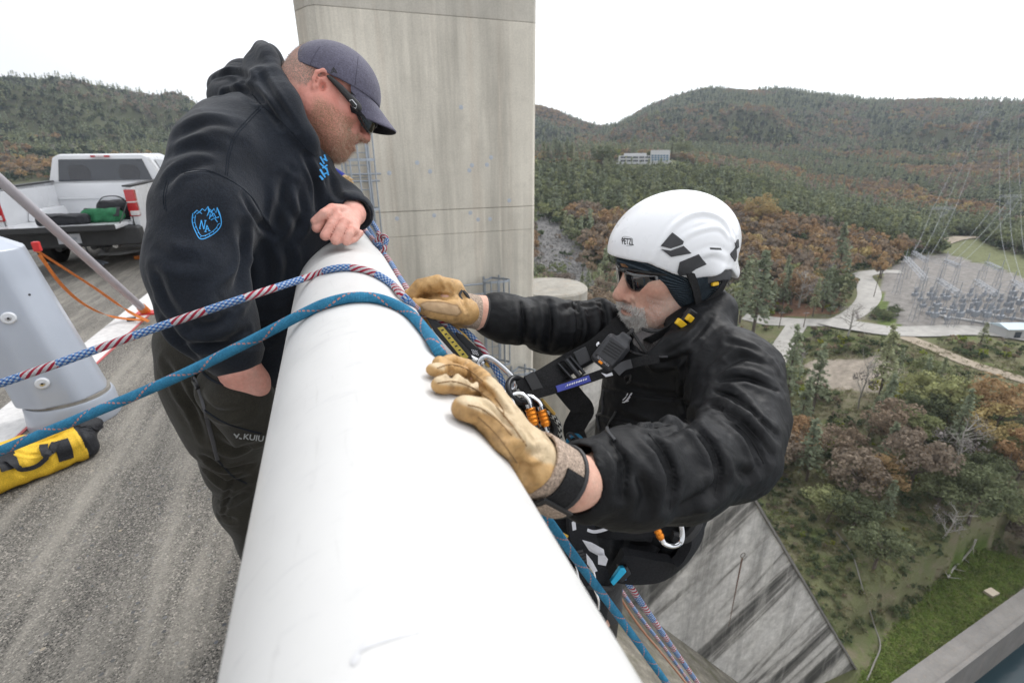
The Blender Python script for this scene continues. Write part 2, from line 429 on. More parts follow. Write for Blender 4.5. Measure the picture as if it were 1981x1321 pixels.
class Sculpt:
    def __init__(s, v, q): s.v = v; s.q = q; s._b = None; s.fixn()
    def fixn(s):
        a, b, c = s.v[s.q[:, 0]], s.v[s.q[:, 1]], s.v[s.q[:, 2]]
        vol = (a * np.cross(b, c)).sum()
        if vol < 0: s.q = s.q[:, ::-1]
    def normals(s):
        n = np.cross(s.v[s.q[:, 2]] - s.v[s.q[:, 0]], s.v[s.q[:, 3]] - s.v[s.q[:, 1]])
        N = np.zeros_like(s.v)
        for i in range(4):
            for c in range(3): N[:, c] += np.bincount(s.q[:, i], n[:, c], len(s.v))
        return N / (np.linalg.norm(N, axis=1)[:, None] + 1e-12)
    def smooth(s, it=1, lam=.5):
        e = np.concatenate([s.q[:, [0, 1]], s.q[:, [1, 2]], s.q[:, [2, 3]], s.q[:, [3, 0]]])
        e = np.concatenate([e, e[:, ::-1]]); cnt = np.bincount(e[:, 0], minlength=len(s.v))[:, None] + 1e-9
        for _ in range(it):
            m = np.stack([np.bincount(e[:, 0], s.v[e[:, 1], c], len(s.v)) for c in range(3)], 1) / cnt
            s.v = (s.v + lam * (m - s.v)).astype(np.float32)
        s._b = None; return s
    def bvh(s):
        if s._b is None: s._b = BVHTree.FromPolygons(s.v.tolist(), s.q.tolist())
        return s._b
    def hit(s, px, py, off=0.0, bias=None):
        r = nrm(rayv(px, py)); o = CAM
        loc, n, i, d = s.bvh().ray_cast(Vector(o), Vector(r))
        if loc is None:
            # slide to the closest point of the surface near the sight line
            g = P(px, py, bias if bias else 1.1); loc, n, i, d = s.bvh().find_nearest(Vector(g))
        n = np.array(n)
        if n @ r > 0: n = -n
        return np.array(loc) + n * off, n
    def path(s, pxs, n=6, off=0.0):
        q = catmull([np.array([x, y, 0.]) for x, y in pxs], n)
        h = [s.hit(x, y, off) for x, y, _ in q]
        return [a for a, b in h], [b for a, b in h]
    def crease(s, pxs, w, dep, side=0.0, n=5):
        """push the surface in (dep>0) or out along a fold whose run is given on the photo"""
        pts, nn = s.path(pxs, n); s._pend = getattr(s, '_pend', []); s._pend.append((np.array(pts, np.float32), w, dep, side))
        return s
    def apply(s):
        N = s.normals(); dv = np.zeros(len(s.v), np.float32)
        for pts, w, dep, side in getattr(s, '_pend', []):
            lo, hi = pts.min(0) - 3.2 * w, pts.max(0) + 3.2 * w
            idx = np.where(((s.v > lo) & (s.v < hi)).all(1))[0]
            if not len(idx): continue
            p = s.v[idx]; best = np.full(len(p), 9., np.float32); tt = np.zeros(len(p), np.float32); M_ = len(pts) - 1
            for i in range(M_):
                a = pts[i]; ba = pts[i + 1] - a; L2 = float(ba @ ba) + 1e-12
                t = np.clip((p - a) @ ba / L2, 0, 1); d = np.linalg.norm(p - a - t[:, None] * ba, axis=1)
                m = d < best; best[m] = d[m]; tt[m] = (i + t[m]) / M_
            env = np.sin(np.pi * np.clip(tt, 0.04, .96)) ** .5
            prof = np.exp(-(best / w) ** 2) - .45 * np.exp(-((best - 2.0 * w) / (.8 * w)) ** 2)
            dv[idx] -= (dep * env * prof).astype(np.float32)
        s.v = (s.v + N * dv[:, None]).astype(np.float32); s._pend = []; s._b = None
        return s
    def noise(s, fn): s.v = (s.v + s.normals() * fn(s.v)[:, None]).astype(np.float32); s._b = None; return s
    def obj(s, name, mat, parent, cols=None):
        return wpart(name, mesh_np(name, s.v, s.q, True, cols=cols), mat, parent)
def vnoise(p, sc, seed=0):
    """smooth value noise in numpy, about -1..1"""
    q = p * sc + seed * 17.13; i = np.floor(q).astype(np.int64); f = (q - i).astype(np.float32); f = f * f * (3 - 2 * f)
    def hsh(x, y, z):
        h = (x * 374761393 + y * 668265263 + z * 2147483647 + seed * 144665) & 0xFFFFFFFF
        h = ((h ^ (h >> 13)) * 1274126177) & 0xFFFFFFFF
        return ((h ^ (h >> 16)) & 0xFFFF).astype(np.float32) / 32767.5 - 1
    r = 0
    for dx in (0, 1):
        for dy in (0, 1):
            for dz in (0, 1):
                w = (f[:, 0] if dx else 1 - f[:, 0]) * (f[:, 1] if dy else 1 - f[:, 1]) * (f[:, 2] if dz else 1 - f[:, 2])
                r = r + w * hsh(i[:, 0] + dx, i[:, 1] + dy, i[:, 2] + dz)
    return r
def fbm(p, sc, oct=3, seed=0):
    r = 0; a = 1
    for o in range(oct): r = r + a * vnoise(p, sc * 2 ** o, seed + o); a *= .5
    return r
def strip_on(sc, pxs, w, off=.0008, n=5, thick=.0008):
    """a thin ribbon lying on a sculpted surface, along a run given on the photo"""
    pts, nn = sc.path(pxs, n, off)
    return pts, nn
# ================================================================== MATERIALS OF THE SETTING
def mat_concrete(name, col=(.40, .37, .32), streak=1.0, dark=(.17, .16, .14), zscale=.10, warm=(.36, .27, .19), rough=.9):
    m = NM(name); p = m.pos(); 
    st = m.pos((1.1, 1.1, zscale))
    big = m.noise(m.pos((.35, .35, .25)), 1.0, 5, .6)
    c = m.ramp(big, [(.3, tuple(x * .84 for x in col)), (.5, col), (.72, tuple(min(1, x * 1.18) for x in col))])
    s1 = m.ramp(m.noise(st, 1.6, 6, .65), [(.42, 0), (.72, .75 * streak)])
    c = m.mix(s1, c, dark)
    s2 = m.ramp(m.noise(m.pos((2.0, 2.0, zscale * .8)), 1.1, 4, .6), [(.52, 0), (.75, .55 * streak)])
    c = m.mix(s2, c, warm)
    s3 = m.ramp(m.noise(m.pos((2.6, 2.6, zscale * 1.2)), 1.7, 4, .6), [(.55, 0), (.78, .6)])
    c = m.mix(s3, c, tuple(min(1, x * 1.35) for x in col))
    blot = m.ramp(m.noise(p, 2.3, 7, .7), [(.5, 0), (.8, .45)])
    c = m.mix(blot, c, tuple(x * .62 for x in col))
    fine = m.ramp(m.noise(p, 26, 6, .7), [(.3, .86), (.7, 1.12)])
    c = m.mix(1, c, fine, 'MULTIPLY')
    m.set(Base_Color=c, Roughness=rough)
    m.b.inputs['Specular IOR Level'].default_value = .25
    b = m.bump(m.noise(p, 9, 8, .7), .35, .02)
    return m
def mat_deck(name, base=(.225, .205, .175)):
    """exposed aggregate: small stones, dark and pale, with worn pale wheel and foot tracks"""
    m = NM(name); p = m.pos()
    cell = m.voro(p, 175, 'F1', 'Color'); r = m.sep(cell)[0]
    stone = m.ramp(r, [(0, (.024, .023, .022)), (.25, (.066, .063, .058)), (.5, (.135, .127, .114)), (.8, (.26, .243, .214)), (.97, (.46, .42, .37))])
    mort = m.ramp(m.voro(p, 175, 'DISTANCE_TO_EDGE', 'Distance'), [(.02, 1), (.16, 0)])
    c = m.mix(mort, stone, (.195, .182, .16))
    cell2 = m.voro(p, 48, 'F1', 'Color'); d2 = m.voro(p, 48, 'F1', 'Distance')
    pick = m.math('GREATER_THAN', m.sep(cell2)[1], .88); near = m.math('LESS_THAN', d2, .34)
    big = m.ramp(m.sep(cell2)[0], [(0, (.06, .065, .075)), (.5, (.16, .165, .175)), (.8, (.30, .28, .25)), (1, (.42, .36, .28))])
    c = m.mix(m.math('MULTIPLY', pick, near), c, big)
    trk = m.ramp(m.noise(m.pos((5.5, .55, 1)), 1.0, 4, .6), [(.46, 0), (.64, .62)])
    c = m.mix(trk, c, (.37, .345, .30))
    stain = m.ramp(m.noise(m.pos((1.0, .5, 1)), 1.4, 6, .65), [(.4, 1.0), (.75, .66)])
    c = m.mix(1, c, stain, 'MULTIPLY')
    m.set(Base_Color=c, Roughness=.85); m.b.inputs['Specular IOR Level'].default_value = .3
    b = m.bump(m.voro(p, 150, 'F1', 'Distance'), .9, .005)
    m.bump(m.noise(p, 420, 3), .3, .001, b)
    return m.m
M = {}
M['deck'] = mat_deck('aggregate_walkway')
M['road'] = mat_deck('aggregate_roadway')
_m = mat_concrete('tower_concrete', (.63, .59, .51), .75, zscale=.07, warm=(.36, .27, .20))
M['tower'] = _m.m
M['tower_top'] = mat_concrete('tower_head_concrete', (.52, .49, .43), .6, zscale=.08).m
M['tower_dull'] = mat_concrete('dull_pier_concrete', (.34, .32, .28), .7, zscale=.08).m
M['joint'] = simple('dark_joint', (.24, .225, .20), .9)
def mat_spill():
    m = NM('weathered_spillway_concrete'); g = m.pos()
    # water marks run along the falling lift joints; drips fall plumb
    rot = m.n('ShaderNodeMapping'); rot.inputs['Rotation'].default_value = (0, math.radians(38), 0); m.l(m.pos(), rot.inputs[0])
    mp = m.n('ShaderNodeMapping'); mp.inputs['Scale'].default_value = (.026, .4, .23); m.l(rot.outputs[0], mp.inputs[0])
    d1 = m.noise(mp.outputs[0], 1.0, 8, .62, .8)
    c = m.ramp(d1, [(.42, (.58, .56, .53)), (.51, (.47, .45, .42)), (.56, (.19, .18, .165)), (.63, (.06, .058, .053))])
    dr = m.ramp(m.noise(m.pos((.30, .3, .022)), 1.2, 8, .68), [(.50, 0), (.70, .8)])
    c = m.mix(dr, c, (.13, .127, .118))
    pale = m.ramp(m.noise(m.pos((.5, .5, .05)), 1.0, 8, .7), [(.50, 0), (.68, .6)])
    c = m.mix(pale, c, (.56, .54, .50))
    c = m.mix(1, c, m.ramp(m.noise(g, 1.2, 9, .75), [(.28, .62), (.72, 1.3)]), 'MULTIPLY')
    m.set(Base_Color=c, Roughness=.9); m.bump(m.noise(g, 2.5, 8, .7), .5, .1)
    return m.m
M['spill'] = mat_spill()
def mat_damface():
    m = NM('mossy_dam_face'); g = m.pos()
    c = m.ramp(m.noise(m.pos((.5, 1.1, .35)), 1.2, 7, .68), [(.3, (.10, .09, .072)), (.5, (.17, .155, .125)), (.68, (.27, .245, .20))])
    mo = m.ramp(m.noise(m.pos((.35, .5, .3)), 1.6, 6, .65), [(.5, 0), (.66, .7)])
    c = m.mix(mo, c, (.085, .085, .04))
    c = m.mix(1, c, m.ramp(m.noise(g, 6, 8, .75), [(.3, .6), (.7, 1.35)]), 'MULTIPLY')
    m.set(Base_Color=c, Roughness=.95); m.bump(m.noise(g, 5, 8, .7), .6, .06)
    return m.m
M['damface'] = mat_damface()
M['wallgrey'] = mat_concrete('river_wall_concrete', (.20, .19, .18), .4, zscale=.3).m
M['steel'] = simple('galvanised_steel', (.33, .36, .40), .5, .6, .12, 8)
M['white_line'] = simple('worn_white_paint', (.62, .61, .60), .75, 0, .14, 22, .4, .003)
M['red_line'] = simple('red_edge_paint', (.45, .10, .10), .7)

# ================================================================== DECK, CURB, RAIL
PIPE_R = .115; PIPE_X, PIPE_Z = .018, 1.193
ZROAD = -.40; XCURB = -2.14
def sheet(name, x0, x1, y0, y1, z, mat, thick=.35, kind='structure'):
    b = MB(); b.box(((x0 + x1) / 2, (y0 + y1) / 2, z - thick / 2), ((x1 - x0) / 2, (y1 - y0) / 2, thick / 2))
    return tag(b.build(name, mat), kind=kind)
sheet('walkway', -1.86, .44, -6, 60, 0, M['deck'], .8)
sheet('roadway', -11.0, XCURB - .02, -6, 60, ZROAD, M['road'], .4)
# white painted curb stone, one piece per cast length
root = tag(empty('curb', (-2.0, 3, 0)), kind='structure')
for k in range(14):
    y0 = -5 + k * 4.5; b = MB(); b.box((-2.0, y0 + 2.24, -.296), (.138, 2.236, .30))
    wpart('curb_stone', b.mesh('curb_stone', bevel=.012), M['white_line'], root)
b = MB(); b.box((-1.851, 26, .002), (.009, 31, .004)); tag(b.build('red_edge_line', M['red_line']), kind='structure')
# far parapet of the road
root = empty('road_parapet', (-11.4, 20, ZROAD), 'low pale concrete parapet along the far side of the roadway behind the truck', 'parapet')
b = MB(); b.box((-11.4, 25, ZROAD + .15), (.2, 33, .55)); wpart('wall', b.mesh('wall', bevel=.03), M['tower'], root)
# rail
def mat_rail():
    m = NM('white_rail_paint'); v = m.pos()
    base = m.ramp(m.noise(v, 3, 5, .6), [(.3, (.57, .565, .555)), (.7, (.645, .64, .625))])
    sc = m.ramp(m.noise(m.pos((6, 40, 6)), 3.0, 5, .75), [(.58, 0), (.70, .40)])
    sc2 = m.ramp(m.noise(m.pos((60, 7, 60)), 2.0, 5, .7, .5), [(.60, 0), (.72, .42)])
    spots = m.ramp(m.noise(v, 14, 6, .75), [(.63, 0), (.74, .55)])
    c = m.mix(sc, base, (.42, .42, .43)); c = m.mix(sc2, c, (.47, .46, .45)); c = m.mix(spots, c, (.38, .37, .37))
    m.set(Base_Color=c, Roughness=m.ramp(m.noise(v, 25, 5), [(.3, .38), (.7, .55)]))
    m.b.inputs['Specular IOR Level'].default_value = .4
    m.bump(m.noise(v, 5, 3), .06, .01)
    return m.m
M['rail'] = mat_rail()
M['scuff'] = simple('grey_scuff', (.60, .60, .61), .6)
rail = empty('pipe_railing', (PIPE_X, 3, 0), 'big round white painted pipe railing on the edge of the dam', 'railing')
b = MB(); b.tube([(PIPE_X, -1.2, PIPE_Z), (PIPE_X, 6.6, PIPE_Z)], PIPE_R, 96, caps=True)
wpart('pipe', b.mesh('pipe', True), M['rail'], rail)
for y in (-.6, 1.9, 4.4, 6.4):
    b = MB(); b.tube([(PIPE_X, y, .55), (PIPE_X, y, PIPE_Z - PIPE_R + .012)], .045, 20); b.tube([(PIPE_X, y, .50), (PIPE_X, y, .53)], .085, 20)
    wpart('post', b.mesh('post', True), M['rail'], rail)
b = MB()
for pl in ([(690, 1262), (715, 1243), (760, 1228), (812, 1219)], [(690, 1262), (684, 1285)]):
    pts = []
    for x, y in pl:
        r = rayv(x, y); a = r[0] ** 2 + r[2] ** 2; ox, oz = CAM[0] - PIPE_X, CAM[2] - PIPE_Z
        bq = ox * r[0] + oz * r[2]; cq = ox * ox + oz * oz - (PIPE_R + .0003) ** 2
        t = (-bq - math.sqrt(max(bq * bq - a * cq, 0))) / a; pts.append(CAM + r * t)
    q = catmull(pts, 6); up = [nrm([p[0] - PIPE_X, 0, p[2] - PIPE_Z]) for p in q]
    n_ = len(q); b.tube(q, [.0006 + .0016 * math.sin(math.pi * (i + .5) / n_) for i in range(n_)], 6, flat=(1, .12), up=up)
wpart('scuff_mark', b.mesh('scuff_mark', True), M['scuff'], rail)
root = empty('parapet_wall', (.0, 20, 0), 'concrete parapet footing under the white pipe railing', 'wall')
b = MB(); b.box((.0, 6.0, .05), (.10, 8, .45)); wpart('footing', b.mesh('footing', bevel=.02), M['tower'], root)

# ================================================================== DAM BODY, TOWER, PIER, TRAINING WALL
YW = 26.0
A_ = PY(1170, 1130, YW); B_ = PY(1430, 1321, YW)
sl = (B_[0] - A_[0]) / (A_[2] - B_[2]); zk = A_[2] + (A_[0] - .45) / sl     # knee where the plumb head turns into the slope
prof = [(.45, -.4), (.45, zk), (.45 + sl * (zk + 85), -85), (-12, -85), (-12, -.81), (-1.0, -.81)]
b = MB(); b.prism(prof, (0, -30, 0), (1, 0, 0), (0, 0, 1), (0, 30 + YW, 0))
dam = tag(b.build('dam_face', M['damface']), kind='structure')
# light training wall that closes the slope: plumb face towards the camera, crest falling with the dam
p1 = PY(1450, 955, YW); p2 = PY(1670, 1321, YW); q0 = PY(1085, 580, YW)
slope2 = (p2[2] - p1[2]) / (p2[0] - p1[0])
cr = [(0.2, q0[2] - .3), (q0[0] + 1.2, q0[2] - .3), (p1[0], p1[2]), (p2[0], p2[2]), (p2[0] + 20, p2[2] + 20 * slope2)]
root = empty('training_wall', (p1[0], YW, p1[2]), 'pale stained concrete training wall running down the dam slope', 'wall')
b = MB(); b.prism(cr + [(p2[0] + 20, -95), (.2, -95)], (0, YW, 0), (1, 0, 0), (0, 0, 1), (0, 1.6, 0)); wpart('wall_face', b.mesh('wall_face'), M['spill'], root)
b = MB()
for (xa, za), (xb, zb) in zip(cr[1:-1], cr[2:]):
    d = nrm([xb - xa, 0, zb - za]); nn = np.array([-d[2], 0, d[0]])
    b.prism([(-.0, 0), (np.hypot(xb - xa, zb - za), 0), (np.hypot(xb - xa, zb - za), .22), (0, .22)], (xa, YW - .18, za + .002), d, nn, (0, 2.0, 0))
wpart('coping', b.mesh('coping'), M['wallgrey'], root)
hole = PY(1437, 1073, YW); b = MB(); b.lathe([(.30, -.25), (.30, .02), (.19, .02), (.19, -.25)], hole + np.array([0, -.02, 0]), 16, np.array([[1, 0, 0], [0, 0, -1.], [0, 1, 0]]))
wpart('drain_pipe', b.mesh('drain_pipe', True), M['joint'], root)
M['rust'] = simple('rust_trail', (.13, .075, .05), .9, 0, .3, 2)
b = MB(); b.tube([hole + np.array([.0, -.012, -.3]), hole + np.array([0, -.012, -3]), hole + np.array([.05, -.012, -9.])], [.11, .08, .03], 6, flat=(1, .06), up=(0, -1, 0)); wpart('rust_trail', b.mesh('rust_trail'), M['rust'], root)
# round pier behind the tower
pc = PY(1088, 572, 24.0); root = empty('round_pier', pc, 'rounded pale concrete pier end just right of the tall tower', 'pier')
b = MB(); b.lathe([(0, 0), (2.15, 0), (2.25, -.1), (2.25, -30)], pc + np.array([.2, 2.2, 0]), 48); wpart('pier_body', b.mesh('pier_body', True), M['tower_dull'], root)
M['patch'] = simple('blue_grey_patch', (.42, .45, .50), .8)
# tower: plumb shaft cast in lifts with open joints
TY = 14.0
tl, tr = .10, PY(1037, 300, TY)[0]
tower = empty('concrete_tower', ((tl + tr) / 2, TY + 4, -2), 'tall streaked concrete tower standing on the dam behind the two men', 'tower')
zj = PY(886, 405, TY)[2]; zb = PY(886, 452, TY)[2]; zt = PY(760, 22, TY)[2]
lifts = [(-34, zb - 3.4, 0, M['tower']), (zb - 3.4, zb, .0, M['tower']), (zb, zj, .0, M['tower']), (zj, zt, .0, M['tower']), (zt, 14, .0, M['tower_top'])]
for i, (z0, z1, pr, mt) in enumerate(lifts):
    b = MB(); g = .006 if i in (2, 3) else .0005
    b.prism([(tl - pr + .16, -pr), (tr + pr - .10, -pr), (tr + pr, .10), (tr + pr, 7), (tl - pr - .30, 7), (tl - pr - .30, .75), (tl - pr - .02, .18)], (0, TY, z0 + g), (1, 0, 0), (0, 1, 0), (0, 0, z1 - z0 - 2 * g))
    wpart('concrete_lift', b.mesh('concrete_lift', bevel=.012), mt, tower)
b = MB(); b.box(((tl + tr) / 2, TY + 3.6, -10), ((tr - tl) / 2 - .06, 3.4, 23.9)); wpart('joint_filler', b.mesh('joint_filler'), M['joint'], tower)
for x, y in ((892, 208), (753, 335), (807, 315), (832, 332), (908, 330), (913, 320), (942, 319), (950, 305), (768, 423), (840, 417), (910, 412), (925, 425), (948, 424), (985, 388)):
    c = PY(x, y, TY); b = MB(); b.lathe([(0, 0.004), (random.uniform(.03, .055), 0.003), (.06, 0)], c + np.array([0, -.002, 0]), 9, np.array([[1, 0, 0], [0, 0, -1.], [0, 1, 0]])); wpart('anchor_patch', b.mesh('anchor_patch'), M['patch'], tower)
# caged ladders on the tower
def caged_ladder(c, z0, z1, label, w=.26, dep=.62, y=TY, rail_to=None, rails=()):
    root = empty('caged_ladder', (c, y - .1, z0), label, 'ladder', 'caged ladders on the tower')
    def part(nm, f):
        b = MB(); f(b); return wpart(nm, b.mesh(nm, True), M['steel'], root)
    for s in (-1, 1): part('stringer', lambda b: b.box((c + s * w, y - .12, (z0 + z1) / 2), (.02, .045, (z1 - z0) / 2)))
    k = int((z1 - z0) / .3)
    for i in range(k): part('rung', lambda b: b.tube([(c - w, y - .12, z0 + .15 + i * .3), (c + w, y - .12, z0 + .15 + i * .3)], .014, 6))
    arc = [(c + .40 * math.sin(a) * 1.0, y - .14 - dep * (.18 + .82 * math.cos(a * .5) ** 1.0 if False else max(0, math.cos(a / 2)) ** .8), 0) for a in np.linspace(-math.pi, math.pi, 25)]
    nh = max(2, int((z1 - z0) / .95) + 1)
    for i in range(nh):
        z = z0 + .05 + (z1 - z0 - .1) * i / (nh - 1)
        part('hoop', lambda b: b.tube([(x, yy, z) for x, yy, _ in arc], .03, 4, flat=(.35, 1.0), up=(0, 0, 1)))
    for j in (3, 7, 10, 12, 14, 17, 21):
        part('cage_bar', lambda b: b.tube([(arc[j][0], arc[j][1], z0), (arc[j][0], arc[j][1], z1)], .02, 6))
    for (xa, xb, z) in rails:
        part('platform_rail', lambda b: b.tube([(xa, y - .16, z), (xb, y - .16, z)], .028, 6))
        part('rail_bracket', lambda b: b.tube([((xa + xb) / 2, y + .02, z), ((xa + xb) / 2, y - .16, z)], .02, 6))
    return root
def zy(x, y): p = PY(x, y, TY); return p[0], p[2]
x1, z1 = zy(692, 250); _, z0 = zy(700, 490)
x0, zr = zy(640, 338)
caged_ladder(x1 - .12, z0, z1 + .5, 'tall caged steel ladder at the left edge of the tower beside the capped man', .28, .7, rails=((x0 - .4, x1 + .45, zr), (x0 - .4, x1 + .4, zr - .17)))
x2, z2 = zy(948, 532); _, z3 = zy(948, 694); x3, zr1 = zy(872, 552); zr2 = zy(890, 570)[1]
caged_ladder(x2, z3, z2, 'caged steel ladder on the tower above the far gloved arm', .24, .6, rails=((x3 - .6, x2 - .2, zr1), (x3 - .6, x2 - .2, zr2)))
x4, z4 = zy(1000, 704); _, z5 = zy(1000, 800)
caged_ladder(x4, z5, z4, 'lowest caged steel ladder on the tower, half hidden by the carabiners', .24, .6, rails=((x4 - 1.3, x4 - .2, z4 - .22), (x4 - 1.3, x4 - .2, z5 + .25)))

# ================================================================== TERRAIN
CP = []   # (azimuth, ln r, z)
def cp(px, py, r): 
    q = rayv(px, py); h = math.hypot(q[0], q[1]); CP.append((math.degrees(math.atan2(q[0], q[1])), math.log(r), 1.5 + r * q[2] / h))
def cz(az, r, z): CP.append((az, math.log(r), z))
for a in [(1040, 208, 1250), (1085, 222, 1250), (1120, 243, 1350), (1148, 274, 1400), (1172, 268, 1400), (1150, 290, 1050), (1130, 286, 900), (1205, 240, 1400), (1250, 212, 1400), (1300, 192, 1400), (1370, 174, 1400), (1450, 184, 1400), (1500, 174, 1450),
          (1600, 189, 1500), (1700, 201, 1500), (1800, 197, 1500), (1900, 199, 1500), (1981, 204, 1500), (2200, 200, 1500),
          (1040, 285, 700), (1120, 285, 780), (1300, 250, 950), (1500, 290, 850), (1420, 262, 950), (1600, 345, 640), (1700, 300, 900), (1650, 262, 1100), (1900, 300, 900), (1981, 290, 900), (2200, 290, 900),
          (1040, 319, 430), (1150, 321, 440), (1200, 315, 460), (1300, 313, 462), (1380, 330, 440), (1240, 303, 560), (1100, 303, 560), (1340, 318, 540),
          (1040, 345, 390), (1140, 345, 385), (1250, 345, 400), (1440, 350, 420), (1550, 395, 380), (1680, 435, 340), (1780, 474, 300), (1500, 352, 520), (1720, 418, 460),
          (1060, 420, 300), (1200, 420, 290), (1330, 400, 330), (1080, 490, 220), (1060, 560, 175), (1300, 480, 230), (1480, 473, 260), (1560, 560, 200), (1430, 560, 190), (1640, 500, 260),
          (1880, 440, 430), (2050, 440, 430), (1850, 480, 330), (2050, 490, 330), (1700, 640, 155), (1600, 720, 130), (1900, 760, 128), (1600, 900, 96), (1850, 900, 102), (1500, 960, 84), (1700, 1100, 74), (1900, 1060, 84),
          (1560, 625, 165), (1480, 640, 160), (1400, 650, 150), (1660, 600, 178), (1250, 640, 150)]: cp(*a)
for q in ((1750, 620), (1900, 640), (1981, 600), (1850, 540), (1981, 540), (1760, 560), (2100, 620)): 
    w = PZ(q[0], q[1], -41.5); cz(math.degrees(math.atan2(w[0], w[1])), math.hypot(w[0], w[1]), -41.5)
for q in ((1680, 1310), (1730, 1290), (1850, 1190), (1950, 1110)):
    w = PZ(q[0], q[1], -58.0); cz(math.degrees(math.atan2(w[0], w[1])), math.hypot(w[0], w[1]), -58.0)
for az in (5, 15, 30, 45, 60, 75, 95): cz(az, 45, -59 if az > 40 else -52); cz(az, 25, -62)
for az in (78, 95): cz(az, 80, -58); cz(az, 130, -46); cz(az, 200, -41)
for az in (-10, 5, 15): cz(az, 150, -45); cz(az, 300, -20); cz(az, 500, -4); cz(az, 900, 20); cz(az, 1400, 60)
for az in (10, 25, 40, 55, 70, 95): cz(az, 2600, 60)
# hills on the lake side, behind the truck
for a in [(-150, 120, 950), (0, 140, 950), (100, 152, 950), (200, 190, 980), (300, 215, 1000), (370, 232, 1000), (450, 262, 1000), (0, 250, 640), (150, 270, 650), (300, 285, 680), (-150, 240, 640), (0, 345, 420), (250, 335, 430), (-150, 345, 420), (520, 285, 1100)]: cp(*a)
for az in (-60, -40): cz(az, 900, 130); cz(az, 420, -18); cz(az, 2600, 60)
for az in (-60, -45, -30, -18): cz(az, 250, -22); cz(az, 60, -30); cz(az, 2600, 40)
CPA = np.array(CP); KA, KR = 1 / 9.0, 1 / .28
X_ = np.stack([CPA[:, 0] * KA, CPA[:, 1] * KR], 1)
D_ = np.linalg.norm(X_[:, None] - X_[None], axis=2)
S_ = D_ + np.eye(len(X_)) * -.02          # lightly smoothed linear kernel
PL = np.concatenate([np.ones((len(X_), 1)), X_], 1)
AA = np.block([[S_, PL], [PL.T, np.zeros((3, 3))]])
WV = np.linalg.solve(AA, np.concatenate([CPA[:, 2], np.zeros(3)]))
NA, NR = 340, 260
AZ = np.linspace(-62, 98, NA); LR = np.linspace(math.log(24), math.log(1950), NR)
ga, gr = np.meshgrid(AZ, LR, indexing='ij'); gq = np.stack([ga.ravel() * KA, gr.ravel() * KR], 1)
gz = np.zeros(len(gq))
for i in range(0, len(gq), 4000):
    c = gq[i:i + 4000]; gz[i:i + 4000] = np.linalg.norm(c[:, None] - X_[None], axis=2) @ WV[:-3] + np.concatenate([np.ones((len(c), 1)), c], 1) @ WV[-3:]
rr_ = np.exp(gr.ravel()); xx = rr_ * np.sin(np.radians(ga.ravel())); yy = rr_ * np.cos(np.radians(ga.ravel()))
p3 = np.stack([xx, yy, np.zeros_like(xx)], 1).astype(np.float32)
far = np.clip((rr_ - 250) / 500, 0, 1)
gz = gz - np.clip((rr_ - 1500) / 450, 0, 1) * 130 * (ga.ravel() > 10)
flat = np.exp(-((gz + 41.5) / 3.0) ** 2) * (rr_ < 260) * (ga.ravel() > 52)
# gullies and spurs on the hills, small unevenness near by
ridge = 1 - np.abs(fbm(p3, 1 / 170., 3, 3)) * 2
gz = gz + far * ((ridge * 40 - 18) + (1 - np.abs(fbm(p3, 1 / 420., 2, 13)) * 2) * 34 - 14) * np.clip((rr_ - 450) / 350, .0, 1.2) * np.clip((1180 - rr_) / 260, 0, 1) * (gz > 5) + fbm(p3, 1 / 35., 3, 5) * (.6 + 1.4 * far) * (1 - flat) * np.clip((rr_ - 60) / 60, .15, 1)
wa, wb = PZ(1722, 1321, -57.2), PZ(1981, 1137, -57.2); wd = (wb - wa) / np.linalg.norm(wb - wa); wn_ = np.array([wd[1], -wd[0], 0])
if wn_[1] > 0: wn_ = -wn_
river = (xx - wa[0]) * wn_[0] + (yy - wa[1]) * wn_[1]
gz = np.where((river > 1.2) & (rr_ < 260) & (yy < 70), np.minimum(gz, -72), gz)
gz = np.where((river > -7) & (river <= 1.2) & (rr_ < 260) & (yy < 70), np.minimum(gz, -58.3), gz)
GZ = gz.reshape(NA, NR)
def terrain_z(x, y):
    x = np.atleast_1d(np.asarray(x, float)); y = np.atleast_1d(np.asarray(y, float))
    a = (np.degrees(np.arctan2(x, y)) - AZ[0]) / (AZ[1] - AZ[0]); l = (np.log(np.hypot(x, y) + 1e-6) - LR[0]) / (LR[1] - LR[0])
    a = np.clip(a, 0, NA - 1.001); l = np.clip(l, 0, NR - 1.001); i = a.astype(int); j = l.astype(int); fa = a - i; fl = l - j
    return GZ[i, j] * (1 - fa) * (1 - fl) + GZ[i + 1, j] * fa * (1 - fl) + GZ[i, j + 1] * (1 - fa) * fl + GZ[i + 1, j + 1] * fa * fl
def projv(p):
    q = p - CAM; d = q @ FWD; d = np.where(np.abs(d) < 1e-3, 1e-3, d)
    return PW / 2 + FPX * (q @ RGT) / d, PH / 2 - FPX * (q @ UPV) / d, d
def inpoly(x, y, poly):
    r = np.zeros(len(x), bool); n = len(poly)
    for i in range(n):
        (xa, ya), (xb, yb) = poly[i], poly[(i + 1) % n]
        c = ((ya > y) != (yb > y)) & (x < (xb - xa) * (y - ya) / (yb - ya + 1e-12) + xa); r ^= c
    return r
tv = np.stack([xx, yy, gz], 1)
tu, tw, td = projv(tv)
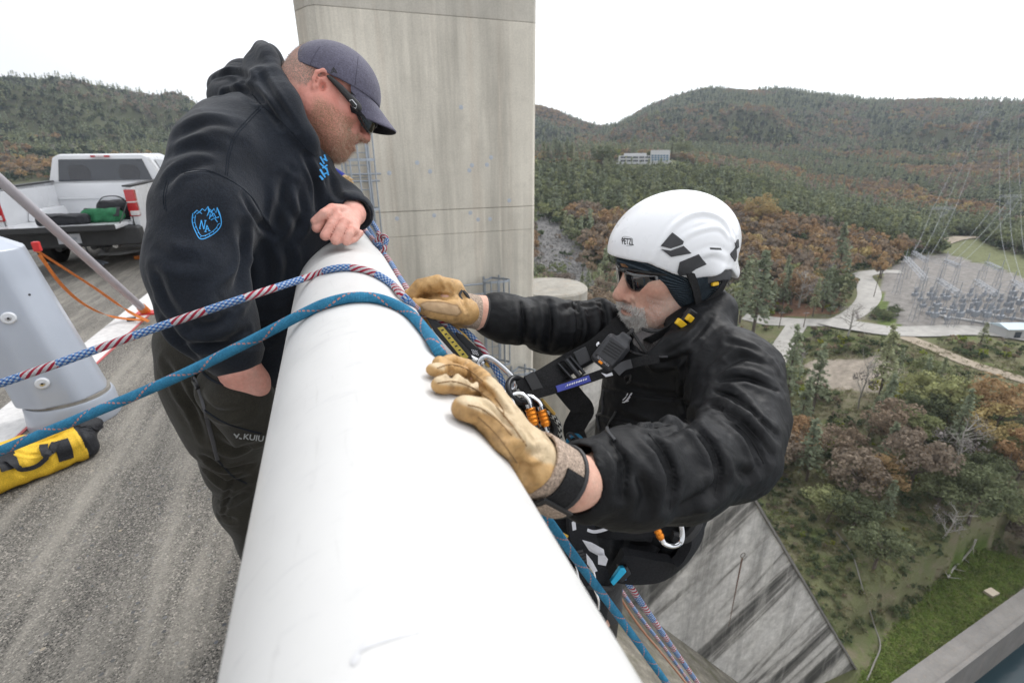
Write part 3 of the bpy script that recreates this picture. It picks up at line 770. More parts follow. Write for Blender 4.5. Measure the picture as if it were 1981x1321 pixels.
POLY = dict(
    gravel=[(1700, 545), (1745, 500), (1830, 490), (2060, 560), (2060, 650), (1900, 648), (1760, 648), (1725, 610)],
    grass=[(1800, 470), (1880, 460), (1981, 500), (2060, 520), (2060, 575), (1900, 520), (1830, 500)],
    talus=[(1030, 405), (1075, 430), (1130, 490), (1150, 560), (1110, 640), (1030, 640)],
    bank=[(1660, 1330), (1720, 1225), (1830, 1110), (1890, 1060), (1981, 1080), (1981, 1130), (1730, 1330)],
    lawn=[(1170, 316), (1300, 308), (1345, 322), (1400, 338), (1200, 326)],
    sand=[(1560, 700), (1700, 690), (1760, 720), (1700, 760), (1560, 745)],
    verge=[(1690, 560), (1720, 570), (1760, 640), (1700, 645), (1690, 610)],
    red=[(1430, 590), (1560, 560), (1640, 575), (1620, 605), (1500, 615)])
RNGE = dict(gravel=(120, 330), grass=(220, 420), talus=(110, 330), bank=(50, 110), lawn=(380, 520), sand=(100, 160), verge=(130, 220), red=(120, 230))
masks = {}
for k, pg in POLY.items(): masks[k] = (inpoly(tu, tw, pg) & (td > 0) & (rr_ > RNGE[k][0]) & (rr_ < RNGE[k][1])).astype(np.float32)
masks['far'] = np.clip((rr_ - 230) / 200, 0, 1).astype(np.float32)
fi = (np.arange(NA - 1)[:, None] * NR + np.arange(NR - 1)[None]).ravel()
tf = np.stack([fi, fi + 1, fi + NR + 1, fi + NR], 1)
def mat_ground():
    m = NM('hillside_ground'); p = m.pos()
    n1 = m.noise(m.pos((.03, .03, .03)), 1, 7, .65)
    c = m.ramp(n1, [(.3, (.10, .12, .055)), (.45, (.15, .155, .08)), (.58, (.185, .17, .11)), (.72, (.13, .16, .065))])
    near = m.noise(m.pos((.35, .35, .35)), 1, 8, .7)
    c = m.mix(m.ramp(near, [(.5, 0), (.68, .8)]), c, (.20, .165, .12))
    c = m.mix(m.ramp(m.noise(m.pos((.16, .16, .16)), 1.3, 6, .65), [(.52, 0), (.66, .75)]), c, (.11, .15, .045))
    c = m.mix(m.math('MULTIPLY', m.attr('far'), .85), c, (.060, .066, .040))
    for k, col in (('talus', (.17, .165, .16)), ('lawn', (.11, .12, .065)), ('red', (.20, .115, .075)), ('sand', (.30, .26, .215)), ('bank', (.085, .118, .032)), ('verge', (.12, .155, .05)), ('grass', (.155, .165, .085)), ('gravel', (.235, .22, .205))):
        v = m.mix(1, col, m.ramp(m.noise(m.pos((.5, .5, .5)), 1, 8, .72), [(.25, .55), (.75, 1.45)]), 'MULTIPLY')
        c = m.mix(m.ramp(m.attr(k), [(.25, 0), (.7, 1)]), c, v)
    m.set(Base_Color=c, Roughness=1.0); m.b.inputs['Specular IOR Level'].default_value = .1
    m.bump(m.noise(m.pos((.8, .8, .8)), 1, 8, .75), .8, .5)
    return m.m
M['ground'] = mat_ground()
terrain = wpart('terrain', mesh_np('terrain', tv, tf, True, cols=masks), M['ground'], None); tag(terrain, kind='structure')
tbvh = BVHTree.FromPolygons(tv.tolist(), tf.tolist())
def on_land(px, py):
    r = nrm(rayv(px, py)); o = CAM + r * 30
    loc, n, i, d = tbvh.ray_cast(Vector(o), Vector(r))
    return None if loc is None else np.array(loc)
def mat_water():
    m = NM('river_water'); m.set(Base_Color=(.020, .042, .052), Roughness=.10, IOR=1.33)
    m.bump(m.noise(m.pos((1.2, .7, 1)), 1.4, 5, .6), .25, .12); return m.m
M['water'] = mat_water()
ZW = -63.5
b = MB(); b.add([(-30, -60, ZW), (260, -60, ZW), (260, 60, ZW), (-30, 60, ZW)], [(0, 1, 2, 3)]); tag(b.build('river', M['water']), kind='structure')
# the near flood wall between grass bank and river
root = empty('flood_wall', wa, 'long grey concrete flood wall between the grassy bank and the river', 'wall')
o = wa - wd * 40; L = 150
b = MB(); b.prism([(0, 0), (2.3, 0), (2.3, .28), (2.75, .28), (2.75, -12), (0, -12)], o, wn_, (0, 0, 1), wd * L); wpart('wall_body', b.mesh('wall_body'), M['wallgrey'], root)
b = MB(); pb = PZ(1918, 1146, -57.9); b.box(pb, (.8, .55, .2)); M['plank'] = simple('pale_plank', (.42, .36, .28), .8)
tag(b.build('wooden_platform', M['plank'], None), 'small pale square platform on the flood wall beside the grassy bank', 'platform')
# lake behind
b = MB(); b.add([(-900, -50, -16.5), (-11.8, -50, -16.5), (-11.8, 900, -16.5), (-900, 900, -16.5)], [(0, 1, 2, 3)]); tag(b.build('lake', M['water']), kind='structure')
# roads over the land
M['gravel_road'] = simple('pale_gravel_road', (.36, .345, .32), .95, 0, .18, .5)
M['dirt_road'] = simple('dirt_track', (.30, .25, .19), .95, 0, .2, .5)
ROADPTS = []; ROADPX = []
def road(name, pxs, w, mat, lift=.18):
    pts = [on_land(x, y) for x, y in pxs]; pts = [p for p in pts if p is not None]
    ROADPX.extend([(a, c) for a, c, _ in catmull([np.array([x, y, 0.]) for x, y in pxs], 6)])
    q = catmull(pts, 10); v = []; f = []
    for i, p in enumerate(q):
        t = q[min(i + 1, len(q) - 1)] - q[max(i - 1, 0)]; n = nrm([-t[1], t[0], 0])
        for k in range(5):
            s = (k / 4 - .5) * w; x, y = p[0] + n[0] * s, p[1] + n[1] * s
            v.append((x, y, max(terrain_z(x, y)[0], terrain_z(p[0], p[1])[0] - .5) + lift))
        ROADPTS.append((p[0], p[1], w / 2 + 1.5))
        if i: f += [((i - 1) * 5 + k, (i - 1) * 5 + k + 1, i * 5 + k + 1, i * 5 + k) for k in range(4)]
    return tag(wpart(name, mesh_np(name, v, f), mat, None), kind='structure')
road('gravel_road', [(1440, 612), (1500, 622), (1560, 624), (1620, 622), (1660, 602), (1681, 575), (1676, 550), (1668, 533), (1700, 526), (1745, 527)], 6.5, M['gravel_road'])
road('gravel_road', [(1545, 624), (1528, 650), (1508, 680), (1496, 705)], 5.5, M['gravel_road'], .26)
road('service_road', [(1600, 622), (1650, 632), (1710, 640), (1780, 643), (1860, 640), (1930, 645), (2040, 665)], 7.0, M['gravel_road'], .34)
road('dirt_track', [(1722, 642), (1790, 668), (1860, 698), (1920, 718), (2010, 745)], 3.5, M['dirt_road'])
road('dirt_track', [(1405, 474), (1440, 474), (1490, 474), (1545, 472)], 4, M['dirt_road'], .5)
road('upper_road', [(1800, 472), (1850, 463), (1910, 459), (1990, 462)], 6, M['dirt_road'], .5)
road('plateau_road', [(1040, 322), (1090, 323), (1150, 325), (1230, 327), (1330, 331), (1400, 337)], 5, M['dirt_road'], .9)
RP = np.array(ROADPTS)
# ================================================================== TREES
M['bark'] = simple('grey_brown_bark', (.14, .115, .095), .95, 0, .3, 3)
M['palebark'] = simple('pale_dead_wood', (.36, .34, .31), .95, 0, .25, 3)
M['pine'] = mat_leaf('pine_needles', [(0, (.20, .23, .155)), (.5, (.26, .295, .195)), (1, (.32, .335, .20))])
M['oak_green'] = mat_leaf('green_oak_leaves', [(0, (.115, .135, .075)), (.5, (.175, .195, .105)), (.85, (.235, .26, .13)), (1, (.30, .31, .145))])
M['oak_orange'] = mat_leaf('orange_oak_leaves', [(0, (.25, .175, .115)), (.45, (.34, .22, .12)), (.8, (.38, .27, .14)), (1, (.42, .34, .15))])
M['oak_brown'] = mat_leaf('brown_oak_leaves', [(0, (.20, .165, .135)), (.5, (.255, .205, .155)), (1, (.32, .24, .165))])
M['twigs'] = mat_leaf('bare_twigs', [(0, (.20, .18, .17)), (1, (.29, .265, .25))], .1)
M['shrub'] = mat_leaf('shrub_leaves', [(0, (.065, .09, .05)), (.6, (.11, .14, .072)), (1, (.18, .205, .10))])
M['chaparral'] = mat_leaf('dark_chaparral_leaves', [(0, (.030, .046, .034)), (.6, (.052, .074, .050)), (1, (.095, .115, .07))])
M['lime'] = mat_leaf('yellow_green_leaves', [(0, (.20, .25, .035)), (1, (.30, .30, .04))])
def quads(rng, c, nrmv, size, el=1.0):
    """leaf-clump faces; arrays of centres and rough normals"""
    n = len(c); a = rng.normal(size=(n, 3)); a -= (a * nrmv).sum(1)[:, None] * nrmv * .5
    u = a / (np.linalg.norm(a, axis=1)[:, None] + 1e-9); w = np.cross(nrmv + rng.normal(size=(n, 3)) * .5, u); w /= (np.linalg.norm(w, axis=1)[:, None] + 1e-9)
    s = size * rng.uniform(.6, 1.35, (n, 1))
    v = np.stack([c - u * s * el - w * s * .35, c + u * s * .1 - w * s, c + u * s * el + w * s * .25, c - u * s * .15 + w * s * .9], 1)
    return v.reshape(-1, 3), np.arange(4 * n).reshape(n, 4)
def crown_blob(rng, nclump, per, rx, rz, zc, leaf, cr=.34, hollow=.75, flatb=.4):
    C = []; Nn = []
    for i in range(nclump):
        d = rng.normal(size=3); d /= np.linalg.norm(d); d[2] = d[2] if d[2] > 0 else d[2] * flatb
        q = rng.uniform(.35, 1) ** .6
        cc = np.array([d[0] * rx * q, d[1] * rx * q, zc + d[2] * rz * q]); r = cr * rx * rng.uniform(.6, 1.25)
        e = rng.normal(size=(per, 3)); e /= np.linalg.norm(e, axis=1)[:, None]
        rad = r * rng.uniform(hollow, 1.0, (per, 1))
        C.append(cc + e * rad * np.array([1, 1, .8])); Nn.append(e)
    return quads(rng, np.concatenate(C), np.concatenate(Nn), leaf)
def crown_pine(rng, levels, nb, per, R, leaf, z0=.14, sparse=.12):
    C = []; Nn = []
    for i in range(levels):
        t = (i + rng.uniform(0, 1)) / levels; z = z0 + (1 - z0) * t; rad = R * (1 - t) ** .75 * rng.uniform(.65, 1.15) + .012
        k = max(3, int(nb * (1 - .5 * t)))
        for j in range(k):
            if rng.random() < sparse: continue
            a = 2 * math.pi * (j + rng.uniform(-.4, .4)) / k + i * 1.1; rr = rad * rng.uniform(.7, 1.15)
            s = np.sort(rng.uniform(.25, 1, per))[:, None]
            p = np.concatenate([np.cos(a) * rr * s, np.sin(a) * rr * s, z + .05 * rr * s - .45 * rr * s * s + .10 * rr], 1) + rng.normal(size=(per, 3)) * .012
            C.append(p); Nn.append(np.tile([math.cos(a) * .3, math.sin(a) * .3, .9], (per, 1)))
    return quads(rng, np.concatenate(C), np.concatenate(Nn), leaf, 1.3)
def limbs(rng, h, r, n, spread, start=.3, seg=4, depth=1, up=.7):
    b = MB(); pts = [np.zeros(3)]
    for i in range(seg): pts.append(pts[-1] + np.array([rng.normal() * .02, rng.normal() * .02, h / seg]))
    b.tube(pts, [r * (1 - .75 * i / seg) for i in range(seg + 1)], 6)
    def br(p, d, L, rr, k):
        q = [p]; 
        for i in range(3): d = nrm(d + rng.normal(size=3) * .18 + np.array([0, 0, .08])); q.append(q[-1] + d * L / 3)
        b.tube(q, [rr, rr * .75, rr * .5, rr * .22], 4 if k == depth else 3, caps=False)
        if k > 0:
            for _ in range(3):
                j = rng.integers(1, 4); br(q[j], nrm(d + rng.normal(size=3) * .6), L * .6, rr * .5, k - 1)
    for i in range(n):
        t = start + (1 - start) * (i + rng.random()) / n; k = min(int(t * seg), seg - 1); p = pts[k] + (pts[k + 1] - pts[k]) * (t * seg - k)
        a = rng.uniform(0, 6.28); br(p, np.array([math.cos(a), math.sin(a), up]), spread * rng.uniform(.6, 1.1) * (1.1 - .5 * t), r * .45, depth)
    return b
def tree_meshes(kind, hi, seed):
    rng = np.random.default_rng(seed)
    if kind == 'pine':
        cv, cf = crown_pine(rng, 24 if hi else 9, 6 if hi else 5, 10 if hi else 3, .17 if hi else .19, .0165 if hi else .05, .26 if hi else .14, .30 if hi else .12)
        tb = MB(); tb.tube([(0, 0, -.03), (.004, .003, .5), (0, 0, .99)], [.018, .011, .002], 6 if hi else 3)
    elif kind in ('oak_green', 'oak_orange', 'oak_brown'):
        cv, cf = crown_blob(rng, 26 if hi else 9, 85 if hi else 16, .42, .36, .62, .020 if hi else .062, .33)
        tb = limbs(rng, .55, .030, 7 if hi else 2, .38, .4, 3, 1 if hi else 0)
    elif kind == 'bare':
        tb = limbs(rng, .85, .022, 12 if hi else 6, .42, .22, 5, 2 if hi else 1, .8)
        cv, cf = crown_blob(rng, 10 if hi else 5, 30 if hi else 8, .34, .36, .62, .014 if hi else .04, .4, .2)
    else:
        cv, cf = crown_blob(rng, 9 if hi else 5, 60 if hi else 16, .5, .42, .42, .036 if hi else .10, .42)
        tb = MB(); tb.tube([(0, 0, -.1), (.05, .02, .45)], [.03, .012], 4); tb.tube([(0, 0, -.05), (-.12, .05, .4)], [.025, .01], 4)
    return cv, cf, tb
KIND = dict(chaparral=('shrub', 'chaparral', 'bark'), pine=('pine_tree', 'pine', 'bark'), oak_green=('oak_tree', 'oak_green', 'bark'), oak_orange=('oak_tree', 'oak_orange', 'bark'), oak_brown=('oak_tree', 'oak_brown', 'bark'),
            bare=('bare_tree', 'twigs', 'palebark'), shrub=('shrub', 'shrub', 'bark'), lime=('shrub', 'lime', 'bark'))
PROTO = {}; LOWP = {}
def proto(kind, var):
    if (kind, var) not in PROTO:
        cv, cf, tb = tree_meshes('shrub' if kind == 'lime' else kind, True, 11 + var * 7 + len(kind))
        nm, lm, bm_ = KIND[kind]
        c = mesh_np('crown', cv, cf, False); c.materials.append(M[lm]); t = tb.mesh('trunk', True); t.materials.append(M[bm_])
        PROTO[(kind, var)] = (c, t)
    return PROTO[(kind, var)]
def lowproto(kind, var=0):
    if (kind, var) not in LOWP:
        cv, cf, tb = tree_meshes('shrub' if kind in ('lime', 'chaparral') else kind, False, 5 + var * 3 + len(kind)); nm, lm, bm_ = KIND[kind]
        v = np.concatenate([cv, np.array(tb.v)]); f = [tuple(t) for t in cf] + [tuple(i + len(cv) for i in t) for t in tb.f]
        me = mesh_np('tree_shape', v, f, False, matidx=[0] * len(cf) + [1] * len(tb.f)); me.materials.append(M[lm]); me.materials.append(M[bm_])
        LOWP[(kind, var)] = bpy.data.objects.new(nm, me)
    return LOWP[(kind, var)]
GROUPL = dict(pine=('grey green pine among the mixed woods beyond the dam', 'pine tree', 'pines in the woods beyond the dam'),
              oak_green=('dark green oak among the mixed woods beyond the dam', 'oak tree', 'green oaks in the woods beyond the dam'),
              oak_orange=('orange leaved oak among the mixed woods beyond the dam', 'oak tree', 'orange oaks in the woods beyond the dam'),
              oak_brown=('brown leaved oak among the mixed woods beyond the dam', 'oak tree', 'brown oaks in the woods beyond the dam'),
              bare=('pale leafless tree among the mixed woods beyond the dam', 'bare tree', 'leafless trees in the woods beyond the dam'),
              shrub=('dark rounded shrub on the open slope beyond the dam', 'shrub', 'shrubs on the slope beyond the dam'),
              lime=('yellow green bush among the woods beyond the dam', 'bush', 'yellow green bushes beyond the dam'))
def tree(kind, loc, h, rz, label=None, wide=1.0, lean=0):
    c, t = proto(kind, random.randrange(3)); nm = KIND[kind][0]; L, cat, grp = GROUPL[kind]
    root = empty(nm, loc, label or L, cat, None if label else grp)
    root.rotation_euler = (lean, lean * .5, rz); root.scale = (h * wide, h * wide, h)
    for n_, me in (('crown', c), ('trunk', t)):
        o = bpy.data.objects.new(n_, me); COL.objects.link(o); o.parent = root
    return root
taken = []
def named(kind, bx, by, hpx, label, wide=1.0, lean=0):
    p = on_land(bx, by)
    if p is None: return
    d = proj(p)[2]; h = hpx / FPX * d * 1.02
    tree(kind, p - np.array([0, 0, .1]), h, random.uniform(0, 6.28), label, wide, lean); taken.append((p[0], p[1], h * .28))
named('oak_orange', 1700, 965, 92, 'bright orange oak on the lower slope right of the puffy black sleeve', 1.05)
named('oak_orange', 1782, 925, 66, 'small rust orange oak just above the brightest orange oak', 1.1)
named('oak_brown', 1640, 975, 120, 'brown broad oak left of the brightest orange oak on the lower slope', 1.1)
named('oak_green', 1872, 1015, 116, 'large yellowish green oak low on the slope at the right', 1.15)
named('oak_green', 1812, 985, 78, 'dark green oak touching the left side of the yellowish green oak', 1.1)
named('oak_green', 1890, 945, 78, 'dark green oak just behind the yellowish green oak', 1.1)
named('oak_green', 1945, 1025, 66, 'small green oak right of the yellowish green oak', 1.1)
named('oak_orange', 1905, 838, 112, 'wide yellow orange oak below the dirt track at the right', 1.2)
named('oak_orange', 1965, 945, 118, 'dull orange oak at the right edge of the photo', 1.1)
named('oak_green', 1775, 838, 84, 'dark green round oak left of its darker twin below the sandy clearing', 1.15)
named('oak_green', 1828, 838, 82, 'dark green round oak between its twin and the yellow orange oak', 1.15)
named('oak_brown', 1712, 880, 112, 'pinkish brown oak in the middle of the lower woods', 1.1)
named('oak_green', 1762, 868, 84, 'grey green oak right of the pinkish brown oak', 1.0)
named('lime', 1712, 765, 42, 'yellow leaved bush under the tall pine below the sandy clearing', 1.5)
named('lime', 1545, 765, 36, 'bright yellow green bush among pines near the sleeve', 1.3)
named('pine', 1700, 775, 150, 'tall grey green pine in front of the sandy clearing', 1.1, .06)
named('pine', 1520, 790, 165, 'tall slender pine just right of the hanging man shoulder', 1.0, .05)
named('pine', 1572, 800, 140, 'slender pine second from the hanging man shoulder', 1.0, .08)
named('pine', 1455, 650, 160, 'large grey green pine behind the white helmet and collar', 1.25)
named('pine', 1430, 625, 120, 'pale pine directly behind the black hood of the jacket', 1.2)
named('pine', 1622, 540, 105, 'leaning pine left of the winding gravel road', 1.2, .08)
named('pine', 1895, 668, 46, 'lone small pine in front of the grey shed road', 1.5)
named('pine', 1708, 1010, 100, 'narrow pale pine below the brightest orange oak', .9, .05)
named('pine', 1560, 930, 135, 'feathery pine beside the puffy sleeve elbow', 1.15, .06)
named('oak_green', 1645, 1030, 86, 'pale grey green bushy tree at the upper end of the old pipe line', 1.2)
named('oak_green', 1690, 1100, 96, 'pale grey green bushy tree leaning over the old pipe line', 1.15)
named('oak_green', 1600, 1010, 78, 'grey green bush near the crest of the training wall', 1.2)
named('bare', 1640, 650, 66, 'spreading bare tree below the gravel road', 1.3)
named('bare', 1545, 595, 74, 'pale bare tree beside an orange oak left of the winding road', 1.3)
named('oak_orange', 1530, 590, 66, 'orange oak with a pale bare tree at its side left of the winding road', 1.2)
named('oak_orange', 1470, 440, 60, 'orange oak right of the white helmet on the upper slope', 1.2)
named('oak_green', 1790, 745, 60, 'green round tree on the bank of the dirt track', 1.2)
named('bare', 1660, 790, 120, 'thin dead leaning tree between the two slender pines and the tall pine', .6, .14)
for i in range(7):
    bx = 1690 + i * 8 + random.uniform(-5, 5)
    named('oak_green' if i % 2 else 'shrub', bx, 622 - abs(i - 2.5) * 5, 19, None, 1.4)
# plateau trees
named('oak_green', 1165, 334, 52, 'dark green oak at the left end of the white building lawn', 1.1)
named('lime', 1192, 309, 20, 'round yellow green tree beside the left end of the white building', 1.0)
named('lime', 1170, 312, 18, 'second round yellow green tree left of the white building', 1.0)
named('oak_green', 1322, 312, 40, 'dark broad tree at the right end of the white building', 1.2)
named('pine', 1314, 309, 54, 'dark tall conifer right of the white building', 1.5)
named('pine', 1298, 309, 44, 'dark conifer touching the right end of the white building', 1.6)
for x, h in ((1052, 40), (1074, 46), (1082, 40), (1096, 48), (1106, 38), (1124, 28), (1146, 32), (1225, 42), (1060, 34)):
    named('pine', x, 318 if x < 1160 else 308, h, None, 1.5)
for x in (1062, 1112): named('bare', x, 317, 26, None, 1.3)
# --- the woods
def blocked(x, y, r0=0):
    x = np.asarray(x); y = np.asarray(y); bad = np.zeros(len(x), bool)
    for i in range(0, len(RP), 50):
        c = RP[i:i + 50]; bad |= (np.hypot(x[:, None] - c[None, :, 0], y[:, None] - c[None, :, 1]) < c[None, :, 2]).any(1)
    T = np.array(taken)
    bad |= (np.hypot(x[:, None] - T[None, :, 0], y[:, None] - T[None, :, 1]) < T[None, :, 2] + r0).any(1)
    return bad
def cand(az0, az1, r0, r1, n):
    a = np.radians(RNG.uniform(az0, az1, n)); r = np.sqrt(RNG.uniform(r0 * r0, r1 * r1, n))
    x, y = r * np.sin(a), r * np.cos(a); z = terrain_z(x, y); p = np.stack([x, y, z], 1)
    u, w, d = projv(p); ok = (d > 10) & (u > -500) & (u < 2500) & (w > 60) & (w < 1400)
    for k in ('gravel', 'grass', 'talus', 'bank', 'lawn', 'sand', 'verge'): ok &= ~((RNG.uniform(0, 1, n) < (.93 if k == 'talus' else 1)) & inpoly(u, w, POLY[k]) & (r > RNGE[k][0]) & (r < RNGE[k][1]))
    ok &= ~((y < YW + 3) & (x < 75)) & (z > ZW + 2.5)
    # nothing grows in the sight of the building front
    ok &= ~((u > 1190) & (u < 1300) & (w > 300) & (w < 335) & (r > 380) & (r < 500))
    wallside = (p[:, :2] - wa[:2]) @ np.array([wn_[0], wn_[1]]) > -3.5
    ok &= ~(wallside & (r < 140) & (y < 60))
    return p[ok], u[ok], w[ok], r[ok]
near_things = []
p, u, w, r = cand(18, 80, 62, 210, 5200)
b_ = blocked(p[:, 0], p[:, 1], 1.5); p, u, w, r = p[~b_], u[~b_], w[~b_], r[~b_]
zone = vnoise(p.astype(np.float32), 1 / 40., 4); z2 = vnoise(p.astype(np.float32), 1 / 25., 9)
for i in range(len(p)):
    k = random.random(); low = w[i] > 960 and u[i] < 1820
    if low: kind, h = ('shrub', random.uniform(1.0, 2.3)) if k < .92 else ('oak_green', random.uniform(3, 5))
    elif k < .25: kind, h = 'shrub', random.uniform(1.5, 3.2)
    elif z2[i] > .25 and k < .75: kind, h = 'oak_orange', random.uniform(6, 9.5)
    elif zone[i] > .1: kind, h = random.choice(['pine', 'pine', 'oak_brown', 'oak_green']), random.uniform(8, 15)
    else: kind, h = random.choice(['oak_brown', 'oak_brown', 'oak_green', 'bare', 'pine', 'oak_orange']), random.uniform(5.5, 10)
    if kind == 'pine': h = max(h, 9)
    near_things.append((kind, p[i], h, r[i]))
RPX = np.array(ROADPX)
def hides_road(kind, q, h):
    u, w, d = proj(q); hp = h / d * FPX; hw = hp * (.17 if kind == 'pine' else .42)
    return ((np.abs(RPX[:, 0] - u) < hw + 5) & (RPX[:, 1] < w) & (RPX[:, 1] > w - hp - 4)).any()
def thin(items, f):
    out = []; grid = {}
    for it in items:
        k, q, h = it[0], it[1], it[2]; sp = h * f * (.55 if k == 'pine' else 1); c = (int(q[0] // 6), int(q[1] // 6)); ok = True
        for dx in (-1, 0, 1):
            for dy in (-1, 0, 1):
                for o in grid.get((c[0] + dx, c[1] + dy), ()):
                    if math.hypot(o[0] - q[0], o[1] - q[1]) < max(sp, o[2]): ok = False
        if ok: grid.setdefault(c, []).append((q[0], q[1], sp)); out.append(it)
    return out
near_things = thin([t for t in near_things if not hides_road(t[0], t[1], t[2])], .40)
brush = []
p, u, w, r = cand(18, 74, 50, 230, 12000); b_ = blocked(p[:, 0], p[:, 1], -.5); p, u, w, r = p[~b_], u[~b_], w[~b_], r[~b_]
nb_ = vnoise(p.astype(np.float32), 1 / 14., 33)
for i in range(len(p)):
    low = w[i] > 940 and u[i] < 1830; h = random.uniform(.5, 1.1) if low else random.uniform(.8, 2.4)
    if nb_[i] > (-.6 if low else -.5) and not hides_road('shrub', p[i], h): brush.append((random.choice(['shrub', 'shrub', 'oak_green', 'oak_brown', 'lime' if random.random() < .25 else 'shrub']), p[i], h, r[i]))
near_things.sort(key=lambda t: -(t[2] / t[3]))
p, u, w, r = cand(38, 75, 52, 112, 1500); b_ = blocked(p[:, 0], p[:, 1], .5); low_ = (w > 940) & (u < 1830) & ~b_
bush = thin([('shrub', q, random.uniform(.8, 1.9), d) for q, d in zip(p[low_], r[low_])], .8)
near_things = [t for t in near_things if not (t[0] == 'shrub' and t[2] < 2.4)]
near_things.sort(key=lambda t: -(t[2] / t[3]) * (1 if -60 < proj(t[1])[0] < 2040 else .2))
single = near_things[:200] + bush[:150]; rest = near_things[200:] + bush[150:] + brush
for kind, q, h, _ in single: tree(kind, q - np.array([0, 0, .1]), h, random.uniform(0, 6.28), None, random.uniform(.85, 1.2) * (1.15 if kind != 'pine' else 1.0), random.uniform(-.04, .06))
# --- everything farther off reads as one mass
FAR = {}
def put(kind, q, h): FAR.setdefault((kind, random.randrange(2)), []).append((q, h, random.uniform(0, 6.28)))
for kind, q, h, _ in rest: put(kind, q, h)
def woods(az0, az1, r0, r1, n, hs, seed, pf=1.0):
    p, u, w, r = cand(az0, az1, r0, r1, n); b_ = blocked(p[:, 0], p[:, 1]); p, r, u, w = p[~b_], r[~b_], u[~b_], w[~b_]
    n1 = (fbm(p.astype(np.float32), 1 / 150., 3, seed) * .5 - (1 - np.abs(fbm(p.astype(np.float32), 1 / 170., 3, 3)) * 2) * .55 * (r > 450) + .1); n2 = fbm(p.astype(np.float32), 1 / 90., 3, seed + 9)  # darker kinds in gullies, paler on spurs: relief shading put into leaf colour
    slope = w - 300
    for i in range(len(p)):
        k = random.random(); h = hs * random.uniform(.55, 1.35)
        orange = n2[i] > .22
        if orange and k < .34: kind = 'oak_orange'
        elif orange and k < .66: kind = 'oak_brown'
        elif n1[i] > -.12: kind = 'pine' if k < .32 * pf else ('oak_green' if k < .62 else 'shrub')
        elif n1[i] > -.42: kind = 'oak_brown' if k < .32 else ('shrub' if k < .70 else ('pine' if k < .87 else 'bare'))
        else: kind = 'shrub' if k < .5 else ('oak_green' if k < .8 else 'pine')
        if r0 >= 400 and kind in ('shrub', 'oak_green') and random.random() < .75: kind = 'chaparral'
        if kind == 'pine': h *= 1.45
        if kind in ('shrub', 'chaparral'): h *= .8
        put(kind, p[i], h)
woods(14, 82, 205, 420, 11300, 7.0, 21, .5)
woods(14, 82, 420, 800, 30000, 6.5, 31)
woods(10, 82, 800, 1650, 56000, 8.0, 41)
woods(-46, 4, 400, 1250, 27000, 6.5, 51)
def scatter(name, items, inst, label=None):
    pts = np.array([q for q, h, a in items]); me = bpy.data.meshes.new(name); me.from_pydata(pts.tolist(), [], [])
    for nm, col in (('size', [h for q, h, a in items]), ('turn', [a for q, h, a in items])):
        at = me.attributes.new(nm, 'FLOAT', 'POINT'); at.data.foreach_set('value', np.array(col, np.float32))
    o = bpy.data.objects.new(name, me); COL.objects.link(o)
    g = bpy.data.node_groups.new(name, 'GeometryNodeTree')
    g.interface.new_socket('Geometry', in_out='INPUT', socket_type='NodeSocketGeometry'); g.interface.new_socket('Geometry', in_out='OUTPUT', socket_type='NodeSocketGeometry')
    gi, go = g.nodes.new('NodeGroupInput'), g.nodes.new('NodeGroupOutput')
    ip = g.nodes.new('GeometryNodeInstanceOnPoints'); oi = g.nodes.new('GeometryNodeObjectInfo'); oi.inputs['Object'].default_value = inst; oi.inputs['As Instance'].default_value = True
    a1 = g.nodes.new('GeometryNodeInputNamedAttribute'); a1.data_type = 'FLOAT'; a1.inputs['Name'].default_value = 'size'
    a2 = g.nodes.new('GeometryNodeInputNamedAttribute'); a2.data_type = 'FLOAT'; a2.inputs['Name'].default_value = 'turn'
    cx_ = g.nodes.new('ShaderNodeCombineXYZ'); e2 = g.nodes.new('FunctionNodeEulerToRotation')
    L = g.links.new
    L(gi.outputs[0], ip.inputs['Points']); L(oi.outputs['Geometry'], ip.inputs['Instance'])
    L(a2.outputs[0], cx_.inputs['Z']); L(cx_.outputs[0], e2.inputs[0]); L(e2.outputs[0], ip.inputs['Rotation']); L(a1.outputs[0], ip.inputs['Scale'])
    L(ip.outputs[0], go.inputs[0])
    md = o.modifiers.new('scatter', 'NODES'); md.node_group = g
    tag(o, kind='stuff')
    if label: o['label'] = label
    return o
STUFFN = dict(chaparral='distant_chaparral', lime='distant_lime_bushes', pine='distant_pines', oak_green='distant_green_oaks', oak_orange='distant_orange_oaks', oak_brown='distant_brown_oaks', bare='distant_bare_trees', shrub='distant_shrubs')
for (kind, var), items in FAR.items(): scatter(STUFFN[kind], items, lowproto(kind, var))
# --- rocks of the talus slope
def rock_mesh(seed):
    rng = np.random.default_rng(seed); bm = bmesh.new(); bmesh.ops.create_icosphere(bm, subdivisions=1, radius=.5)
    for v in bm.verts: v.co *= rng.uniform(.65, 1.2)
    me = bpy.data.meshes.new('rock'); bm.to_mesh(me); bm.free(); me.materials.append(M['rock']); return me
M['rock'] = simple('grey_rock', (.19, .185, .18), .95, 0, .35, 1.5)
a = []; 
x = RNG.uniform(1030, 1160, 4200); y = RNG.uniform(400, 640, 4200); ok = inpoly(x, y, POLY['talus'])
for X, Y in zip(x[ok], y[ok]):
    q = on_land(X, Y)
    if q is not None: a.append((q, random.choice([.5, .8, 1.2]) * random.uniform(.5, 1.3), random.uniform(0, 6.28)))
scatter('talus_rocks', a, bpy.data.objects.new('rock', rock_mesh(3)))
